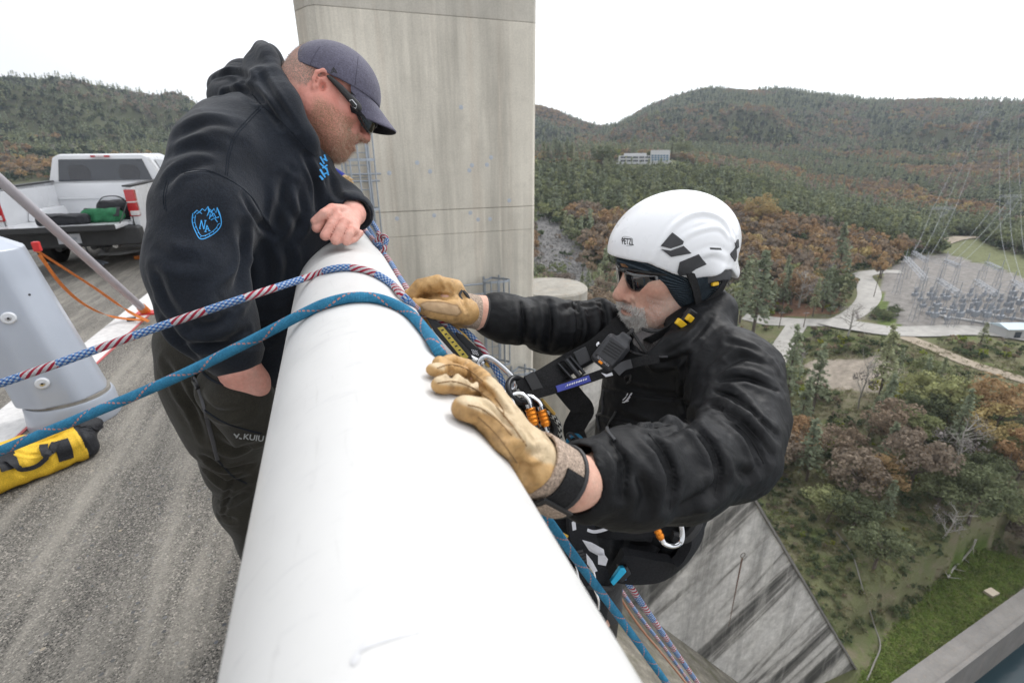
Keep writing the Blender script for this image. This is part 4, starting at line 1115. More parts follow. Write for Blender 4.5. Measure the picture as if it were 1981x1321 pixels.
# grass tufts and litter on the near bank
a = []
gv, gf = quads(np.random.default_rng(2), np.random.default_rng(3).normal(size=(14, 3)) * np.array([.3, .3, .10]) + np.array([0, 0, .14]), np.tile([0., 0, 1.], (14, 1)), .16, .6)
gm = mesh_np('tuft', gv, gf, False); M['tuft'] = mat_leaf('grass_tufts', [(0, (.12, .14, .05)), (.5, (.19, .18, .09)), (.8, (.24, .20, .13)), (1, (.13, .18, .055))]); gm.materials.append(M['tuft'])
p, u, w, r = cand(38, 74, 48, 150, 9000)
a2 = []
for q in p: a.append((q, random.uniform(.5, 1.4), random.uniform(0, 6.28)))
xb, yb_ = RNG.uniform(1660, 1981, 9000), RNG.uniform(1050, 1330, 9000); okb = inpoly(xb, yb_, POLY['bank'])
for X, Y in list(zip(xb[okb], yb_[okb]))[:5000]:
    q = on_land(X, Y)
    if q is not None and q[2] > -60: a2.append((q, random.uniform(.4, 1.1), random.uniform(0, 6.28)))
scatter('slope_grass', a, bpy.data.objects.new('tuft', gm))
M['bank_tuft'] = mat_leaf('bank_grass', [(0, (.12, .18, .035)), (.6, (.17, .22, .06)), (1, (.22, .22, .09))]); gm2 = mesh_np('tuft', gv, gf, False); gm2.materials.append(M['bank_tuft']); scatter('bank_grass', a2, bpy.data.objects.new('tuft', gm2))
M['oldpipe'] = simple('weathered_pipe', (.20, .19, .165), .9)
# old pipe line and white snag on the bank
pts = [on_land(x, y) for x, y in ((1618, 1032), (1648, 1075), (1668, 1140), (1690, 1210), (1702, 1250), (1690, 1285), (1676, 1318))]
root = empty('pipe_line', pts[3], 'thin pale old pipe running down the bank beside the training wall', 'pipe line')
b = MB(); b.tube([p_ + np.array([0, 0, .25]) for p_ in catmull(pts, 5)], .09, 6); wpart('pipe', b.mesh('pipe', True), M['oldpipe'], root)
pts = [on_land(x, y) for x, y in ((1885, 1048), (1880, 1062), (1862, 1085), (1842, 1105), (1832, 1122))]
root = empty('fallen_tree', pts[2], 'pale fallen dead tree with bare limbs on the bank above the flood wall', 'fallen tree')
b = MB(); q = [p_ + np.array([0, 0, .6]) for p_ in pts]; b.tube(catmull(q, 4), .13, 6); wpart('trunk', b.mesh('trunk', True), M['palebark'], root)
for i in range(9):
    s = q[1 + i % 4]; d = nrm(np.random.default_rng(i).normal(size=3) + np.array([0, 0, .6])); b = MB(); b.tube([s, s + d * .8, s + d * 1.5 + np.array([.3, .2, -.2])], [.06, .04, .012], 5); wpart('limb', b.mesh('limb', True), M['palebark'], root)
# ================================================================== FAR BUILDINGS, YARD, PYLONS
FH = nrm([FWD[0], FWD[1], 0]); RH = np.array([FH[1], -FH[0], 0.0]); UZ = np.array([0, 0, 1.0])
M['white_wall'] = simple('white_render', (.62, .62, .63), .8, 0, .06, 2)
M['far_glass'] = simple('dark_window_glass', (.03, .045, .06), .12, 0, .1, 1)
M['blue_glass'] = simple('pale_blue_glass', (.16, .24, .32), .12, 0, .15, .4)
M['roof_grey'] = simple('pale_roof', (.48, .48, .48), .8)
def frame_at(px, py, toward=None):
    """plan axes at a survey point, facing the camera"""
    o = on_land(px, py); f = nrm([o[0] - CAM[0], o[1] - CAM[1], 0]); r = np.array([f[1], -f[0], 0]); return o, r, f
o, rr, ff = frame_at(1250, 318); o_vb = o; dcen = proj(o)[2]; sc_ = dcen / FPX
def V(x, y, back=0.0): r = rayv(x, y); return CAM + r * (((o_vb - CAM) @ ff + back) / (r @ ff))
vb = wroot('office_building', P(1248, 316, dcen), 'long white two storey building with a taller glazed block on the plateau below the hills', 'building')
def slab(name, x0, x1, y0, y1, depth, mat, parent, b0=0.0):
    a, c = V(x0, y1, b0), V(x1, y0, b0); w = (c - a) @ rr; h = c[2] - a[2]; b = MB()
    b.prism([(0, 0), (w, 0), (w, h), (0, h)], a, rr, UZ, ff * depth); return wpart(name, b.mesh(name), mat, parent)
wl = slab('wall', 1196, 1258, 301.5, 316, 14, M['white_wall'], vb, 1.0); slab('roof', 1207, 1251, 296.5, 301.4, 9, M['white_wall'], vb, 3.0)
wr_ = slab('tall_block', 1257.6, 1297, 290.5, 312, 16, M['white_wall'], vb, -.5); slab('base', 1256, 1299, 312.1, 321, 15, M['roof_grey'], vb, -.9); slab('terrace', 1172, 1257, 316.2, 321, 12, M['roof_grey'], vb, .2)
for y0, y1 in ((303.2, 306.2), (309.6, 313)):
    for x0 in (1200.5, 1213, 1225, 1237, 1248.5):
        w = slab('window', x0 - .5, x0 + 9.8, y0 - .5, y1 + .5, .3, M['roof_grey'], vb, .86)
        for k in range(3): slab('pane', x0 + k * 3.2, x0 + k * 3.2 + 2.7, y0, y1, .1, M['far_glass'], w, .76)
w = slab('window', 1259.5, 1294, 299, 312, .3, M['white_wall'], vb, -.66)
for i in range(6):
    for j in range(3): slab('pane', 1260 + i * 5.7, 1260 + i * 5.7 + 4.9, 299.6 + j * 4.1, 303.0 + j * 4.1, .1, M['blue_glass'], w, -.78)
# parked cars on the plateau
M['car_white'] = simple('white_car_paint', (.62, .63, .64), .3, 0, .05, 1, coat=.6); M['car_dark'] = simple('dark_car_glass', (.02, .025, .03), .1); M['car_red'] = simple('red_car_paint', (.30, .05, .04), .3, coat=.6)
def car_parts():
    b = MB(); b.prism([(-2.2, .35), (2.2, .35), (2.25, .75), (1.3, .95), (-2.1, .98), (-2.25, .7)], (0, -.85, 0), (1, 0, 0), (0, 0, 1), (0, 1.7, 0)); body_ = b.mesh('body', False, .08)
    b = MB(); b.prism([(-1.7, .96), (1.2, .93), (.5, 1.45), (-1.3, 1.48)], (0, -.75, 0), (1, 0, 0), (0, 0, 1), (0, 1.5, 0)); cab_ = b.mesh('cabin', False, .08)
    wh = []
    for x in (-1.35, 1.35):
        for y in (-.8, .8): b = MB(); b.tube([(x, y - .1, .33), (x, y + .1, .33)], .33, 12); wh.append(b.mesh('wheel', True))
    return body_, cab_, wh
cb, cc_, cw = car_parts(); cb.materials.append(M['car_white']); cc_.materials.append(M['car_dark'])
for w in cw: w.materials.append(M['black_rubber'] if 'black_rubber' in M else M['car_dark'])
for i, x in enumerate((1043, 1052, 1063, 1068, 1076, 1086, 1096, 1109, 1117, 1124, 1131, 1139)):
    q = on_land(x, 318.5); q = q if q is not None else P(x, 318, dcen)
    t = empty('parked_car', q + UZ * .5, ('white parked car standing alone by the tower edge on the plateau' if i == 0 else 'white parked car in the row on the plateau left of the white building'), 'car', 'cars parked on the plateau', random.uniform(-.3, .3) + math.atan2(RH[1], RH[0]))
    t.scale = (1.15, 1.15, 1.15)
    for nm, me in [('body', cb), ('cabin', cc_)] + [('wheel', w) for w in cw]: c = bpy.data.objects.new(nm, me); COL.objects.link(c); c.parent = t
for i, x in enumerate((1040.5, 1044.5, 1074, 1078, 1096, 1155)):
    q = on_land(x, 318); t = wroot('lamp_post', q, 'thin pale lamp post among the parked cars on the plateau', 'lamp post', 'lamp posts on the plateau')
    b = MB(); b.tube([q, q + UZ * 7.5], .14, 6); wpart('post', b.mesh('post', True), M['roof_grey'], t)
    b = MB(); b.box(q + UZ * 7.5 + RH * .5, (.6, .2, .08)); wpart('lamp_head', b.mesh('lamp_head'), M['roof_grey'], t)
# switchyard
M['lattice'] = simple('dull_galvanised_lattice', (.33, .345, .37), .7, .2, .1, 2)
M['equip'] = simple('pale_grey_equipment', (.27, .29, .32), .6, .1, .15, 1)
M['brownish'] = simple('brown_insulator', (.30, .25, .21), .5)
def lattice(b, a, c, w0, w1, n=6, r=.05):
    a, c = np.asarray(a), np.asarray(c); d = nrm(c - a); u = nrm(np.cross(d, UZ if abs(d[2]) < .9 else RH)); v = np.cross(d, u)
    cn_ = lambda t: [a + (c - a) * t + (u * sx + v * sy) * (w0 + (w1 - w0) * t) for sx, sy in ((-1, -1), (1, -1), (1, 1), (-1, 1))]
    A, B2 = cn_(0), cn_(1)
    for k in range(4): b.tube([A[k], B2[k]], r, 3, caps=False)
    for i in range(n):
        p, q = cn_(i / n), cn_((i + 1) / n)
        for k in range(4): b.tube([p[k], q[(k + 1) % 4]] if i % 2 else [p[(k + 1) % 4], q[k]], r * .7, 3, caps=False)
ZY = -41.5; TOPS = []
def yard(px, py): return PZ(px, py, ZY)
for i, (A, B2, h) in enumerate((((1733, 568), (1766, 621), 12), ((1753, 540), (1776, 560), 10), ((1798, 602), (1834, 634), 9.5), ((1868, 604), (1906, 636), 9.5), ((1938, 606), (1978, 640), 9.5), ((2010, 612), (2050, 645), 9.5), ((1812, 560), (1836, 574), 10), ((1890, 566), (1916, 582), 10))):
    a, c = yard(*A), yard(*B2); t = wroot('gantry', (a + c) / 2, ('tall steel lattice gantry at the left corner of the switchyard' if i == 0 else 'steel lattice gantry in the switchyard on the valley floor'), 'gantry', None if i == 0 else 'switchyard gantries')
    for q in (a, c): b = MB(); lattice(b, q, q + UZ * h, .75, .35, 6); wpart('column', b.mesh('column'), M['lattice'], t); b = MB(); b.tube([q + UZ * h, q + UZ * (h + 2.6)], .1, 4); wpart('lightning_rod', b.mesh('lightning_rod'), M['lattice'], t)
    b = MB(); lattice(b, a + UZ * (h - .4), c + UZ * (h - .4), .45, .45, 9, .08); wpart('beam', b.mesh('beam'), M['lattice'], t)
    TOPS.append((a + UZ * h, c + UZ * h))
def wire(pts_a, pts_b, sag, nm='power_line', lab='thin power line strung over the switchyard', r=.035, grp='power lines over the valley'):
    a, c = np.asarray(pts_a), np.asarray(pts_b); q = [a + (c - a) * t - UZ * sag * 4 * t * (1 - t) for t in np.linspace(0, 1, 13)]
    b = MB(); b.tube(q, r, 4); tag(b.build(nm, M['lattice']), lab, 'power line', grp)
for i, j in ((0, 2), (2, 3), (3, 4), (4, 5), (1, 6), (6, 7)):
    for k in (0, .33, .66, 1):
        p, q = TOPS[i], TOPS[j]; wire(p[0] + (p[1] - p[0]) * k, q[0] + (q[1] - q[0]) * k, .8)
eq = []
def breaker():
    b = MB(); 
    for x in (-.5, .5): b.tube([(x, 0, 0), (x, 0, 1.4)], .07, 5)
    fr = b.mesh('stand')
    b = MB(); b.box((0, 0, 1.8), (.8, .45, .45)); tk = b.mesh('tank', False, .1)
    b = MB()
    for x in (-.5, 0, .5): b.tube([(x, 0, 2.2), (x * 1.4, 0, 3.6)], [.14, .08], 6); b.tube([(x * 1.4, 0, 3.6), (x * 1.4, 0, 3.75)], .16, 6)
    return fr, tk, b.mesh('bushings')
bf, bt, bb = breaker(); bf.materials.append(M['lattice']); bt.materials.append(M['equip']); bb.materials.append(M['equip'])
for j, y in enumerate((582, 592, 604, 616, 628)):
    for i in range(9):
        x = 1768 + j * 8 + i * 26 + random.uniform(-4, 4)
        if x > 2030: continue
        q = yard(x, y); t = empty('circuit_breaker', q, 'pale grey switchgear unit standing in rows in the switchyard', 'switchgear', 'switchgear units in the yard', random.uniform(0, .2)); s_ = random.uniform(.8, 1.35); t.scale = (s_, s_, s_ * random.uniform(.8, 1.3))
        for nm, me in (('stand', bf), ('tank', bt), ('bushings', bb)): c = bpy.data.objects.new(nm, me); COL.objects.link(c); c.parent = t
for k, (x0, y0, x1, y1) in enumerate(((1800, 597, 1985, 622), (1795, 610, 1985, 640))):
    a, c = yard(x0, y0), yard(x1, y1); b = MB(); b.tube([a + UZ * .4, c + UZ * .4], .35, 4, flat=(1, .6), up=UZ); tag(b.build('cable_trough', M['roof_grey']), ('upper' if k == 0 else 'lower') + ' pale concrete cable trough running through the switchyard', 'cable trough')
q = PZ(1972, 654, ZY); t = wroot('shed', q, 'low grey shed with a pale metal roof beside the switchyard road', 'shed')
b = MB(); b.prism([(-3.5, 0), (9, 0), (9, 2.3), (-3.5, 2.3)], q, RH, UZ, FH * 4.5); wpart('wall', b.mesh('wall'), M['roof_grey'], t)
b = MB(); b.prism([(-.4, 2.3), (5, 2.3), (2.3, 3.1)], q - RH * 3.8 - FH * .0, FH, UZ, RH * 13.1); M['metal_roof'] = simple('pale_metal_roof', (.50, .60, .66), .5); wpart('roof', b.mesh('roof'), M['metal_roof'], t)
for k in (-1.5, 2.2): b = MB(); b.prism([(0, .0), (1.6, .0), (1.6, 1.6), (0, 1.6)], q + RH * k - FH * .06, RH, UZ, FH * .05); wpart('door', b.mesh('door'), M['far_glass'], t)
q = PZ(1921, 634, ZY); t = empty('parked_van', q, 'small white van parked by the switchyard road', 'van', None, .5)
for nm, me in [('body', cb), ('cabin', cc_)] + [('wheel', w) for w in cw]: c = bpy.data.objects.new(nm, me); COL.objects.link(c); c.parent = t
# pylons and their lines
def pylon(px, py, h, lab):
    q = on_land(px, py); t = wroot('pylon', q, lab, 'pylon'); b = MB(); lattice(b, q, q + UZ * h * .62, h * .10, h * .035, 7, h * .0022); wpart('mast', b.mesh('mast'), M['lattice'], t)
    arms = []
    b = MB(); lattice(b, q + UZ * h * .62, q + UZ * h * .8 + RH * h * .13, h * .02, h * .02, 4, h * .0016); lattice(b, q + UZ * h * .62, q + UZ * h * .8 - RH * h * .13, h * .02, h * .02, 4, h * .0016); wpart('fork', b.mesh('fork'), M['lattice'], t)
    b = MB(); lattice(b, q + UZ * h * .8 - RH * h * .24, q + UZ * h * .8 + RH * h * .24, h * .018, h * .018, 8, h * .0016); wpart('cross_arm', b.mesh('cross_arm'), M['lattice'], t)
    for s in (-1, 1): b = MB(); b.tube([q + UZ * h * .8 + RH * s * h * .13, q + UZ * h + RH * s * h * .15], h * .002, 4); wpart('peak', b.mesh('peak'), M['lattice'], t)
    return [q + UZ * h * .78 + RH * h * k for k in (-.23, 0, .23)]
y1 = pylon(1803, 480, 22, 'steel pylon in the valley behind the switchyard trees'); y2 = pylon(1931, 452, 26, 'steel pylon on the lower hillside at the right')
y3 = pylon(1908, 203, 62, 'left of two faint steel pylons on the ridge skyline'); y4 = pylon(1951, 203, 62, 'right of two faint steel pylons on the ridge skyline')
y5 = pylon(1885, 268, 40, 'small faint pylon on the grassy spur below the skyline')
for a, c, s_ in ((y1, y5, 14), (y2, y4, 18), (y5, y3, 8)):
    for k in range(3): wire(a[k], c[k], s_, lab='thin power line climbing the far hillside', r=.045)
for a, g in ((y1, 1), (y2, 6)):
    for k in range(3): wire(a[k], TOPS[g][0] + (TOPS[g][1] - TOPS[g][0]) * k / 2, 3, lab='thin power line dropping to the switchyard', r=.045)
for k in range(3): wire(y2[k], TOPS[4][0] + (TOPS[4][1] - TOPS[4][0]) * k / 2, 4, lab='thin power line dropping to the switchyard', r=.045)
for i, (x, y, h) in enumerate(((1507, 634, 5.2), (1554, 634, 5.0), (1690, 575, 9.5))):
    q = on_land(x, y); t = wroot('utility_pole', q, ('left', 'right', 'tall')[i] + (' wooden pole beside the gravel road junction' if i < 2 else ' pale pole beside the winding gravel road'), 'utility pole')
    b = MB(); b.tube([q, q + UZ * h * 1.0], [.13, .09], 6); wpart('pole', b.mesh('pole', True), M['bark'] if 'bark' in M else M['lattice'], t)
    b = MB(); b.tube([q + UZ * h * .9 - RH * .9, q + UZ * h * .9 + RH * .9], .06, 4); wpart('cross_arm', b.mesh('cross_arm'), M['lattice'], t)
# small boat at the foot of the flood wall
q = PZ(1838, 1316, ZW); t = wroot('boat', q, 'small grey boat on the water below the flood wall', 'boat'); hull = []
b = MB(); d = wd; n_ = wn_
b.prism([(-1.8, .35), (-1.4, -.2), (1.2, -.2), (1.9, .4), (-1.8, .4)], q + n_ * 1.2, d, UZ, n_ * 1.1); wpart('hull', b.mesh('hull', False, .05), M['equip'], t)
b = MB(); b.prism([(-.6, .4), (.5, .4), (.3, .9), (-.5, .9)], q + n_ * 1.4, d, UZ, n_ * .7); wpart('cabin', b.mesh('cabin', False, .04), M['far_glass'], t)
# ================================================================== PEOPLE: shared pieces
def mat_skin(name, base, red=(.60, .22, .17), stub=(.30, .17, .105), hair=(.25, .19, .15)):
    m = NM(name); v = m.pos()
    c = m.mix(m.ramp(m.noise(v, 28, 5, .65), [(.35, 0), (.7, .8)]), base, tuple(x * y for x, y in zip(base, (1.06, .78, .74))))
    c = m.mix(1, c, m.ramp(m.noise(v, 130, 4, .7), [(.3, .86), (.7, 1.12)]), 'MULTIPLY')
    c = m.mix(m.ramp(m.attr('flush'), [(0, 0), (1, .75)]), c, red)
    hs = m.ramp(m.noise(v, 420, 2), [(.40, .25), (.60, 1)])
    c = m.mix(m.math('MULTIPLY', m.attr('stubble'), hs), c, stub)
    c = m.mix(m.math('MULTIPLY', m.attr('scalp'), hs), c, hair)
    c = m.mix(m.attr('dark'), c, (.06, .02, .018))
    m.set(Base_Color=c, Roughness=m.ramp(m.noise(v, 60, 4), [(.3, .5), (.7, .72)]), Subsurface_Weight=.06, Subsurface_Radius=(.012, .005, .003), Subsurface_Scale=.6)
    m.b.inputs['Specular IOR Level'].default_value = .4
    b = m.bump(m.voro(v, 800, 'F1', 'Distance'), .35, .0009)
    m.bump(m.noise(v, 150, 5, .65), .45, .0022, b)
    return m.m
M['skin_a'] = mat_skin('ruddy_skin', (.62, .365, .30))
M['skin_b'] = mat_skin('tanned_skin', (.58, .385, .295), (.55, .22, .16), (.56, .54, .52), (.2, .18, .17))
M['hoodie'] = fabric('navy_black_fleece', (.0092, .0124, .0188), .95, .3, 1500, .14, .35, .0008, 8, .35)
M['seam'] = fabric('seam_thread', (.009, .012, .018), .95)
M['trouser'] = fabric('dark_olive_cloth', (.022, .020, .0145), .85, .25, 1300, .1, .3, .0006, 9, .3)
M['cap'] = fabric('slate_purple_cloth', (.092, .088, .125), .8, .12, 1500, .15, .2, .0004, 14, .14)
M['black_plastic'] = simple('black_plastic', (.013, .013, .014), .35, 0, .1, 40)
M['black_rubber'] = simple('black_rubber', (.018, .018, .019), .6, 0, .15, 40, .2)
M['lens'] = simple('dark_lens', (.008, .008, .010), .05, .0, .05, 10, spec=1.0, coat=1.0)
M['silver'] = simple('bare_aluminium', (.55, .56, .58), .25, 1.0, .1, 40)
M['blue_print'] = simple('sky_blue_print', (.045, .33, .72), .7, 0, .08, 60)
M['grey_print'] = simple('grey_print', (.30, .31, .31), .7)
M['zip'] = simple('grey_zip', (.045, .045, .05), .5)
M['boot'] = simple('dark_boot_leather', (.025, .022, .018), .55, 0, .2, 20, .3)

def head_ops(S, R, t, k=1.0, jaw=1.0, cheek=1.0, nose=1.0, dx=0.0, dz=0.0, mouth=.004, neck=None, nr=(.060, .068), cran=(-.008, .036, .100, .078, .092), nz=0.0, ear=(0, 0)):
    """adult head in its own frame: x forward, y left, z up, origin between the ears"""
    S.frame(np.asarray(R), t)
    p = lambda x, y, z: np.array([x * k + dx, y * k, z * k + dz])
    r = lambda *a: tuple(x * k for x in a)
    S.ell(p(cran[0], 0, cran[1]), r(*cran[2:]), k=.0)
    S.ell(p(.030, 0, -.020), r(.066, .064, .088), k=.03)
    for s in (-1, 1):
        S.cap(p(-.008, s * .056 * jaw, -.055), p(.052, s * .030 * jaw, -.098), .021 * k * jaw, .020 * k, k=.03)
        S.cap(p(.0, s * .052 * jaw, -.035), p(.045, s * .040 * jaw, -.075), .022 * k * jaw, .023 * k * jaw, k=.03)
        S.sph(p(.058, s * .043 * cheek, -.016), .023 * k, k=.025)
        S.cap(p(.074, s * .026, -.022), p(.082, s * .030, -.062), .012 * k, .010 * k, k=.02)
    S.ell(p(.066, 0, -.104), r(.023, .026, .018), k=.02)
    S.ell(p(.070, 0, -.064), r(.026, .031, .032), k=.022)
    S.cap(p(.078, -.036, .031), p(.090, -.010, .027), .010 * k, k=.018); S.cap(p(.078, .036, .031), p(.090, .010, .027), .010 * k, k=.018)
    for s in (-1, 1): S.sph(p(.099, s * .034, .008), .017 * k, k=.014, m='s')
    for s in (-1, 1): S.sph(p(.075, s * .032, .008), .0145 * k, k=.006)
    S.cap(p(.086, 0, .018), p(.111, 0, -.026 + nz), .0085 * k, .0105 * k * nose, k=.012)
    S.ell(p(.112, 0, -.034 + nz), r(.0135 * nose, .0125 * nose, .0115 * nose), k=.008)
    for s in (-1, 1):
        S.ell(p(.099, s * .0145 * nose, -.038 + nz), r(.012, .008, .009), k=.007)
        S.ell(p(.103, s * .008, -.048 + nz), r(.006, .0042, .0045), k=.003, m='s')
    # lips with the mouth line
    S.ell(p(.096, 0, -.0655), r(.0085, .023, .0058), k=.006); S.ell(p(.0945, 0, -.0785 - mouth * .5), r(.0085, .020, .0066), k=.006)
    S.ell(p(.106, 0, -.0715 - mouth * .2), r(.017, .021, .0012 + mouth), k=.003, m='s')
    S.cap(p(.091, -.010, -.0915), p(.091, .010, -.0915), .004 * k, k=.008, m='s')
    # ears
    for s in (-1, 1):
        er = np.array([[.94, -s * .30, -.18], [s * .32, .94, .10], [.14, -.15, .98]]).T
        e = lambda x, z, o=0: p(-.006 + x + ear[0], s * (.0815 + .004 * (x < -.008) + o - .25 * x - .2 * ear[0]), z + ear[1])
        S.ell(p(-.004 + ear[0], s * (.0785 - .2 * ear[0]), -.002 + ear[1]), r(.0165, .006, .029), R=er, k=.004)
        S.chain([e(.013, .004), e(.014, .018), e(.005, .030), e(-.009, .031), e(-.019, .020), e(-.020, .004), e(-.014, -.012), e(-.006, -.022)], [.0030 * k, .0036 * k, .0040 * k, .0042 * k, .0042 * k, .0038 * k, .0034 * k, .0034 * k], .003)
        S.chain([e(-.002, .020, .001), e(-.010, .010, .002), e(-.009, -.006, .002), e(-.002, -.014, .001)], [.0028 * k] * 4, .004)
        S.ell(e(.0015, -.001, .0015), r(.0068, .0075, .0105), k=.003, m='s')
        S.ell(e(.012, -.005, .003), r(.004, .0035, .006), k=.003)
        S.ell(e(-.001, -.027, .001), r(.0075, .0050, .0085), k=.005)
    S.frame()
    if neck is not None:
        a = np.asarray(R) @ p(-.022, 0, -.050) + np.asarray(t); S.cap(a, neck, nr[0], nr[1], k=.03)
def loc(v, R, t): return (v - np.asarray(t, np.float32)) @ np.asarray(R, np.float32)
def sstep(x, a, b): q = np.clip((x - a) / (b - a), 0, 1); return q * q * (3 - 2 * q)
def face_masks(L, k=1.0, dx=0, dz=0, beard='stubble', capline=.03):
    x, y, z = (L[:, 0] - dx) / k, np.abs(L[:, 1]) / k, (L[:, 2] - dz) / k
    jawz = sstep(z, -.020, -.045) * sstep(x, -.02, .0) * sstep(z, -.150, -.128)
    mouthz = np.exp(-(((z + .072) / .010) ** 2 + (y / .024) ** 2)) * (x > .085)
    cheekf = sstep(x, .045, .085) * sstep(z, -.075, -.045) * (y < .05)
    must = np.exp(-(((z + .056) / .0075) ** 2)) * (y < .032) * (x > .07)
    st = np.clip(jawz * (1 - .95 * cheekf) + must, 0, 1) * (1 - np.clip(mouthz * 1.4, 0, 1))
    scalp = np.clip(sstep(x, .02, -.02) * sstep(z, -.035, -.01) * (1 - ((y > .078) & (x > -.035))), 0, 1)
    flush = np.clip(np.exp(-(((x - .075) / .035) ** 2 + ((z + .022) / .026) ** 2)) * .8 + np.exp(-(((x - .115) / .02) ** 2 + ((z + .035) / .018) ** 2 + (y / .02) ** 2)) + (y > .076) * .5 + mouthz * .9, 0, 1)
    flush = np.maximum(flush, .55 * sstep(z, -.06, -.12) * (x < .05))
    dark = np.exp(-(((z + .0718) / .0024) ** 2)) * (y < .021) * (x > .082) * (x < .1035)
    return dict(flush=flush, stubble=st, scalp=scalp, dark=dark)
def strands(sc, idx, nrmls, n, length, rad, R, lean, rng, jitter=.35):
    """short hairs as thin three-sided spikes"""
    pick = rng.choice(idx, n); p = sc.v[pick] + rng.normal(size=(n, 3)) * .0009
    d = nrmls[pick] * .6 + np.asarray(lean) + rng.normal(size=(n, 3)) * jitter; d /= np.linalg.norm(d, axis=1)[:, None]
    L = length * rng.uniform(.5, 1.25, (n, 1)); d2 = d + np.array([0, 0, -.35]) + rng.normal(size=(n, 3)) * .2; d2 /= np.linalg.norm(d2, axis=1)[:, None]
    u = np.cross(d, rng.normal(size=(n, 3))); u /= np.linalg.norm(u, axis=1)[:, None]; w = np.cross(d, u)
    m1 = p + d * L * .55; tip = m1 + d2 * L * .45; v = []
    for c, s in ((p, 1.0), (m1, .8)):
        for a in (0, 2.094, 4.189): v.append(c + rad * s * (math.cos(a) * u + math.sin(a) * w))
    v = np.stack(v + [tip], 1).reshape(-1, 3); f = []
    base = np.arange(n)[:, None] * 7
    q = np.concatenate([base + np.array([[j, (j + 1) % 3, 3 + (j + 1) % 3, 3 + j]]) for j in range(3)])
    t = np.concatenate([base + np.array([[3 + j, 3 + (j + 1) % 3, 6, 6]]) for j in range(3)])[:, :3]
    return v, [tuple(a) for a in q] + [tuple(a) for a in t]
def seam_line(sc, pxs, name, mat, parent, r=.0016, off=.0003, n=6, flat=None, closed=False):
    pts, nn = sc.path(pxs, n, off)
    b = MB(); b.tube(pts, r, 6, flat=flat, up=nn if flat else None); return wpart(name, b.mesh(name, True), mat, parent)
def text_on(sc, txt, o, ax, ay, name, mat, parent, off=.0008, font=None, mono=False, bold=0):
    """flat print laid on a surface: o = photo pixel of the text origin, ax / ay = pixel vectors of one em"""
    cu = bpy.data.curves.new('print', 'FONT'); cu.body = txt; cu.resolution_u = 3; cu.offset = bold
    ob = bpy.data.objects.new('print', cu); me = bpy.data.meshes.new_from_object(ob); bpy.data.objects.remove(ob)
    bm = bmesh.new(); bm.from_mesh(me); bmesh.ops.triangulate(bm, faces=bm.faces); bpy.data.meshes.remove(me)
    o, ax, ay = np.array(o, float), np.array(ax, float), np.array(ay, float); v = []
    for q in bm.verts:
        px = o + ax * q.co.x + ay * q.co.y
        v.append(sc.hit(px[0], px[1], off)[0] if sc is not None else None)
    f = [tuple(w.index for w in t.verts) for t in bm.faces]; bm.free()
    return wpart(name, mesh_np(name, v, f, False), mat, parent)
def ribbon_on(sc, pxs, wpx, name, mat, parent, off=.0009, n=3, closed=False):
    """flat printed line of a pixel width on a surface"""
    q = catmull([np.array([x, y, 0.]) for x, y in pxs], n, closed) if n > 1 else [np.array([x, y, 0.]) for x, y in pxs]
    v = []; f = []; N = len(q)
    for i in range(N):
        a = q[(i - 1) % N] if (closed or i) else q[i]; c = q[(i + 1) % N] if (closed or i < N - 1) else q[i]
        t = nrm(c - a); nn = np.array([-t[1], t[0], 0])
        for s in (-.5, .5): g = q[i] + nn * wpx * s; v.append(sc.hit(g[0], g[1], off)[0])
    for i in range(N if closed else N - 1): j = (i + 1) % N; f.append((2 * i, 2 * i + 1, 2 * j + 1, 2 * j))
    return v, f
def merge(parts, name, mat, parent):
    V = []; Fc = []
    for v, f in parts:
        b = len(V); V += list(v); Fc += [tuple(i + b for i in t) for t in f]
    return wpart(name, mesh_np(name, V, Fc, False), mat, parent)
def finger(S, pts, r0, r1, k=.004):
    rs = np.linspace(r0, r1, len(pts)); S.chain(pts, rs, k)

# ================================================================== THE MAN LEANING ON THE RAIL
pa = wroot('person', (-.42, 1.28, 0), 'bearded man in black hooded sweatshirt, slate cap and sunglasses leaning over the white rail', 'person', None)
# ---- head frame: ear at photo (620,172)
pt = math.radians(28); yw = math.radians(-3)
fA = np.array([math.cos(pt) * math.cos(yw), math.cos(pt) * math.sin(yw), -math.sin(pt)]); lA = np.array([-math.sin(yw), math.cos(yw), 0]); uA = np.cross(fA, lA)
_ro = math.radians(8); lA, uA = lA * math.cos(_ro) - uA * math.sin(_ro), uA * math.cos(_ro) + lA * math.sin(_ro)
RA = np.stack([fA, lA, uA], 1); tA = P(634, 191, 1.17)
kA, dxA, dzA = 1.0, -.006, .006
S = SDF()
neckA = P(548, 262, 1.17)
head_ops(S, RA, tA, kA, 1.20, 1.05, 1.08, dxA, dzA, .0075, neckA, (.070, .078), (-.002, .024, .096, .079, .084), -.013, (-.001, -.006))
# flesh under the chin and the nape
S.cap(RA @ np.array([-.02, 0, -.09]) + tA, RA @ np.array([.045, 0, -.098]) + tA, .044, .030, k=.04); S.cap(RA @ np.array([-.045, 0, -.02]) + tA, neckA, .058, .07, k=.04)
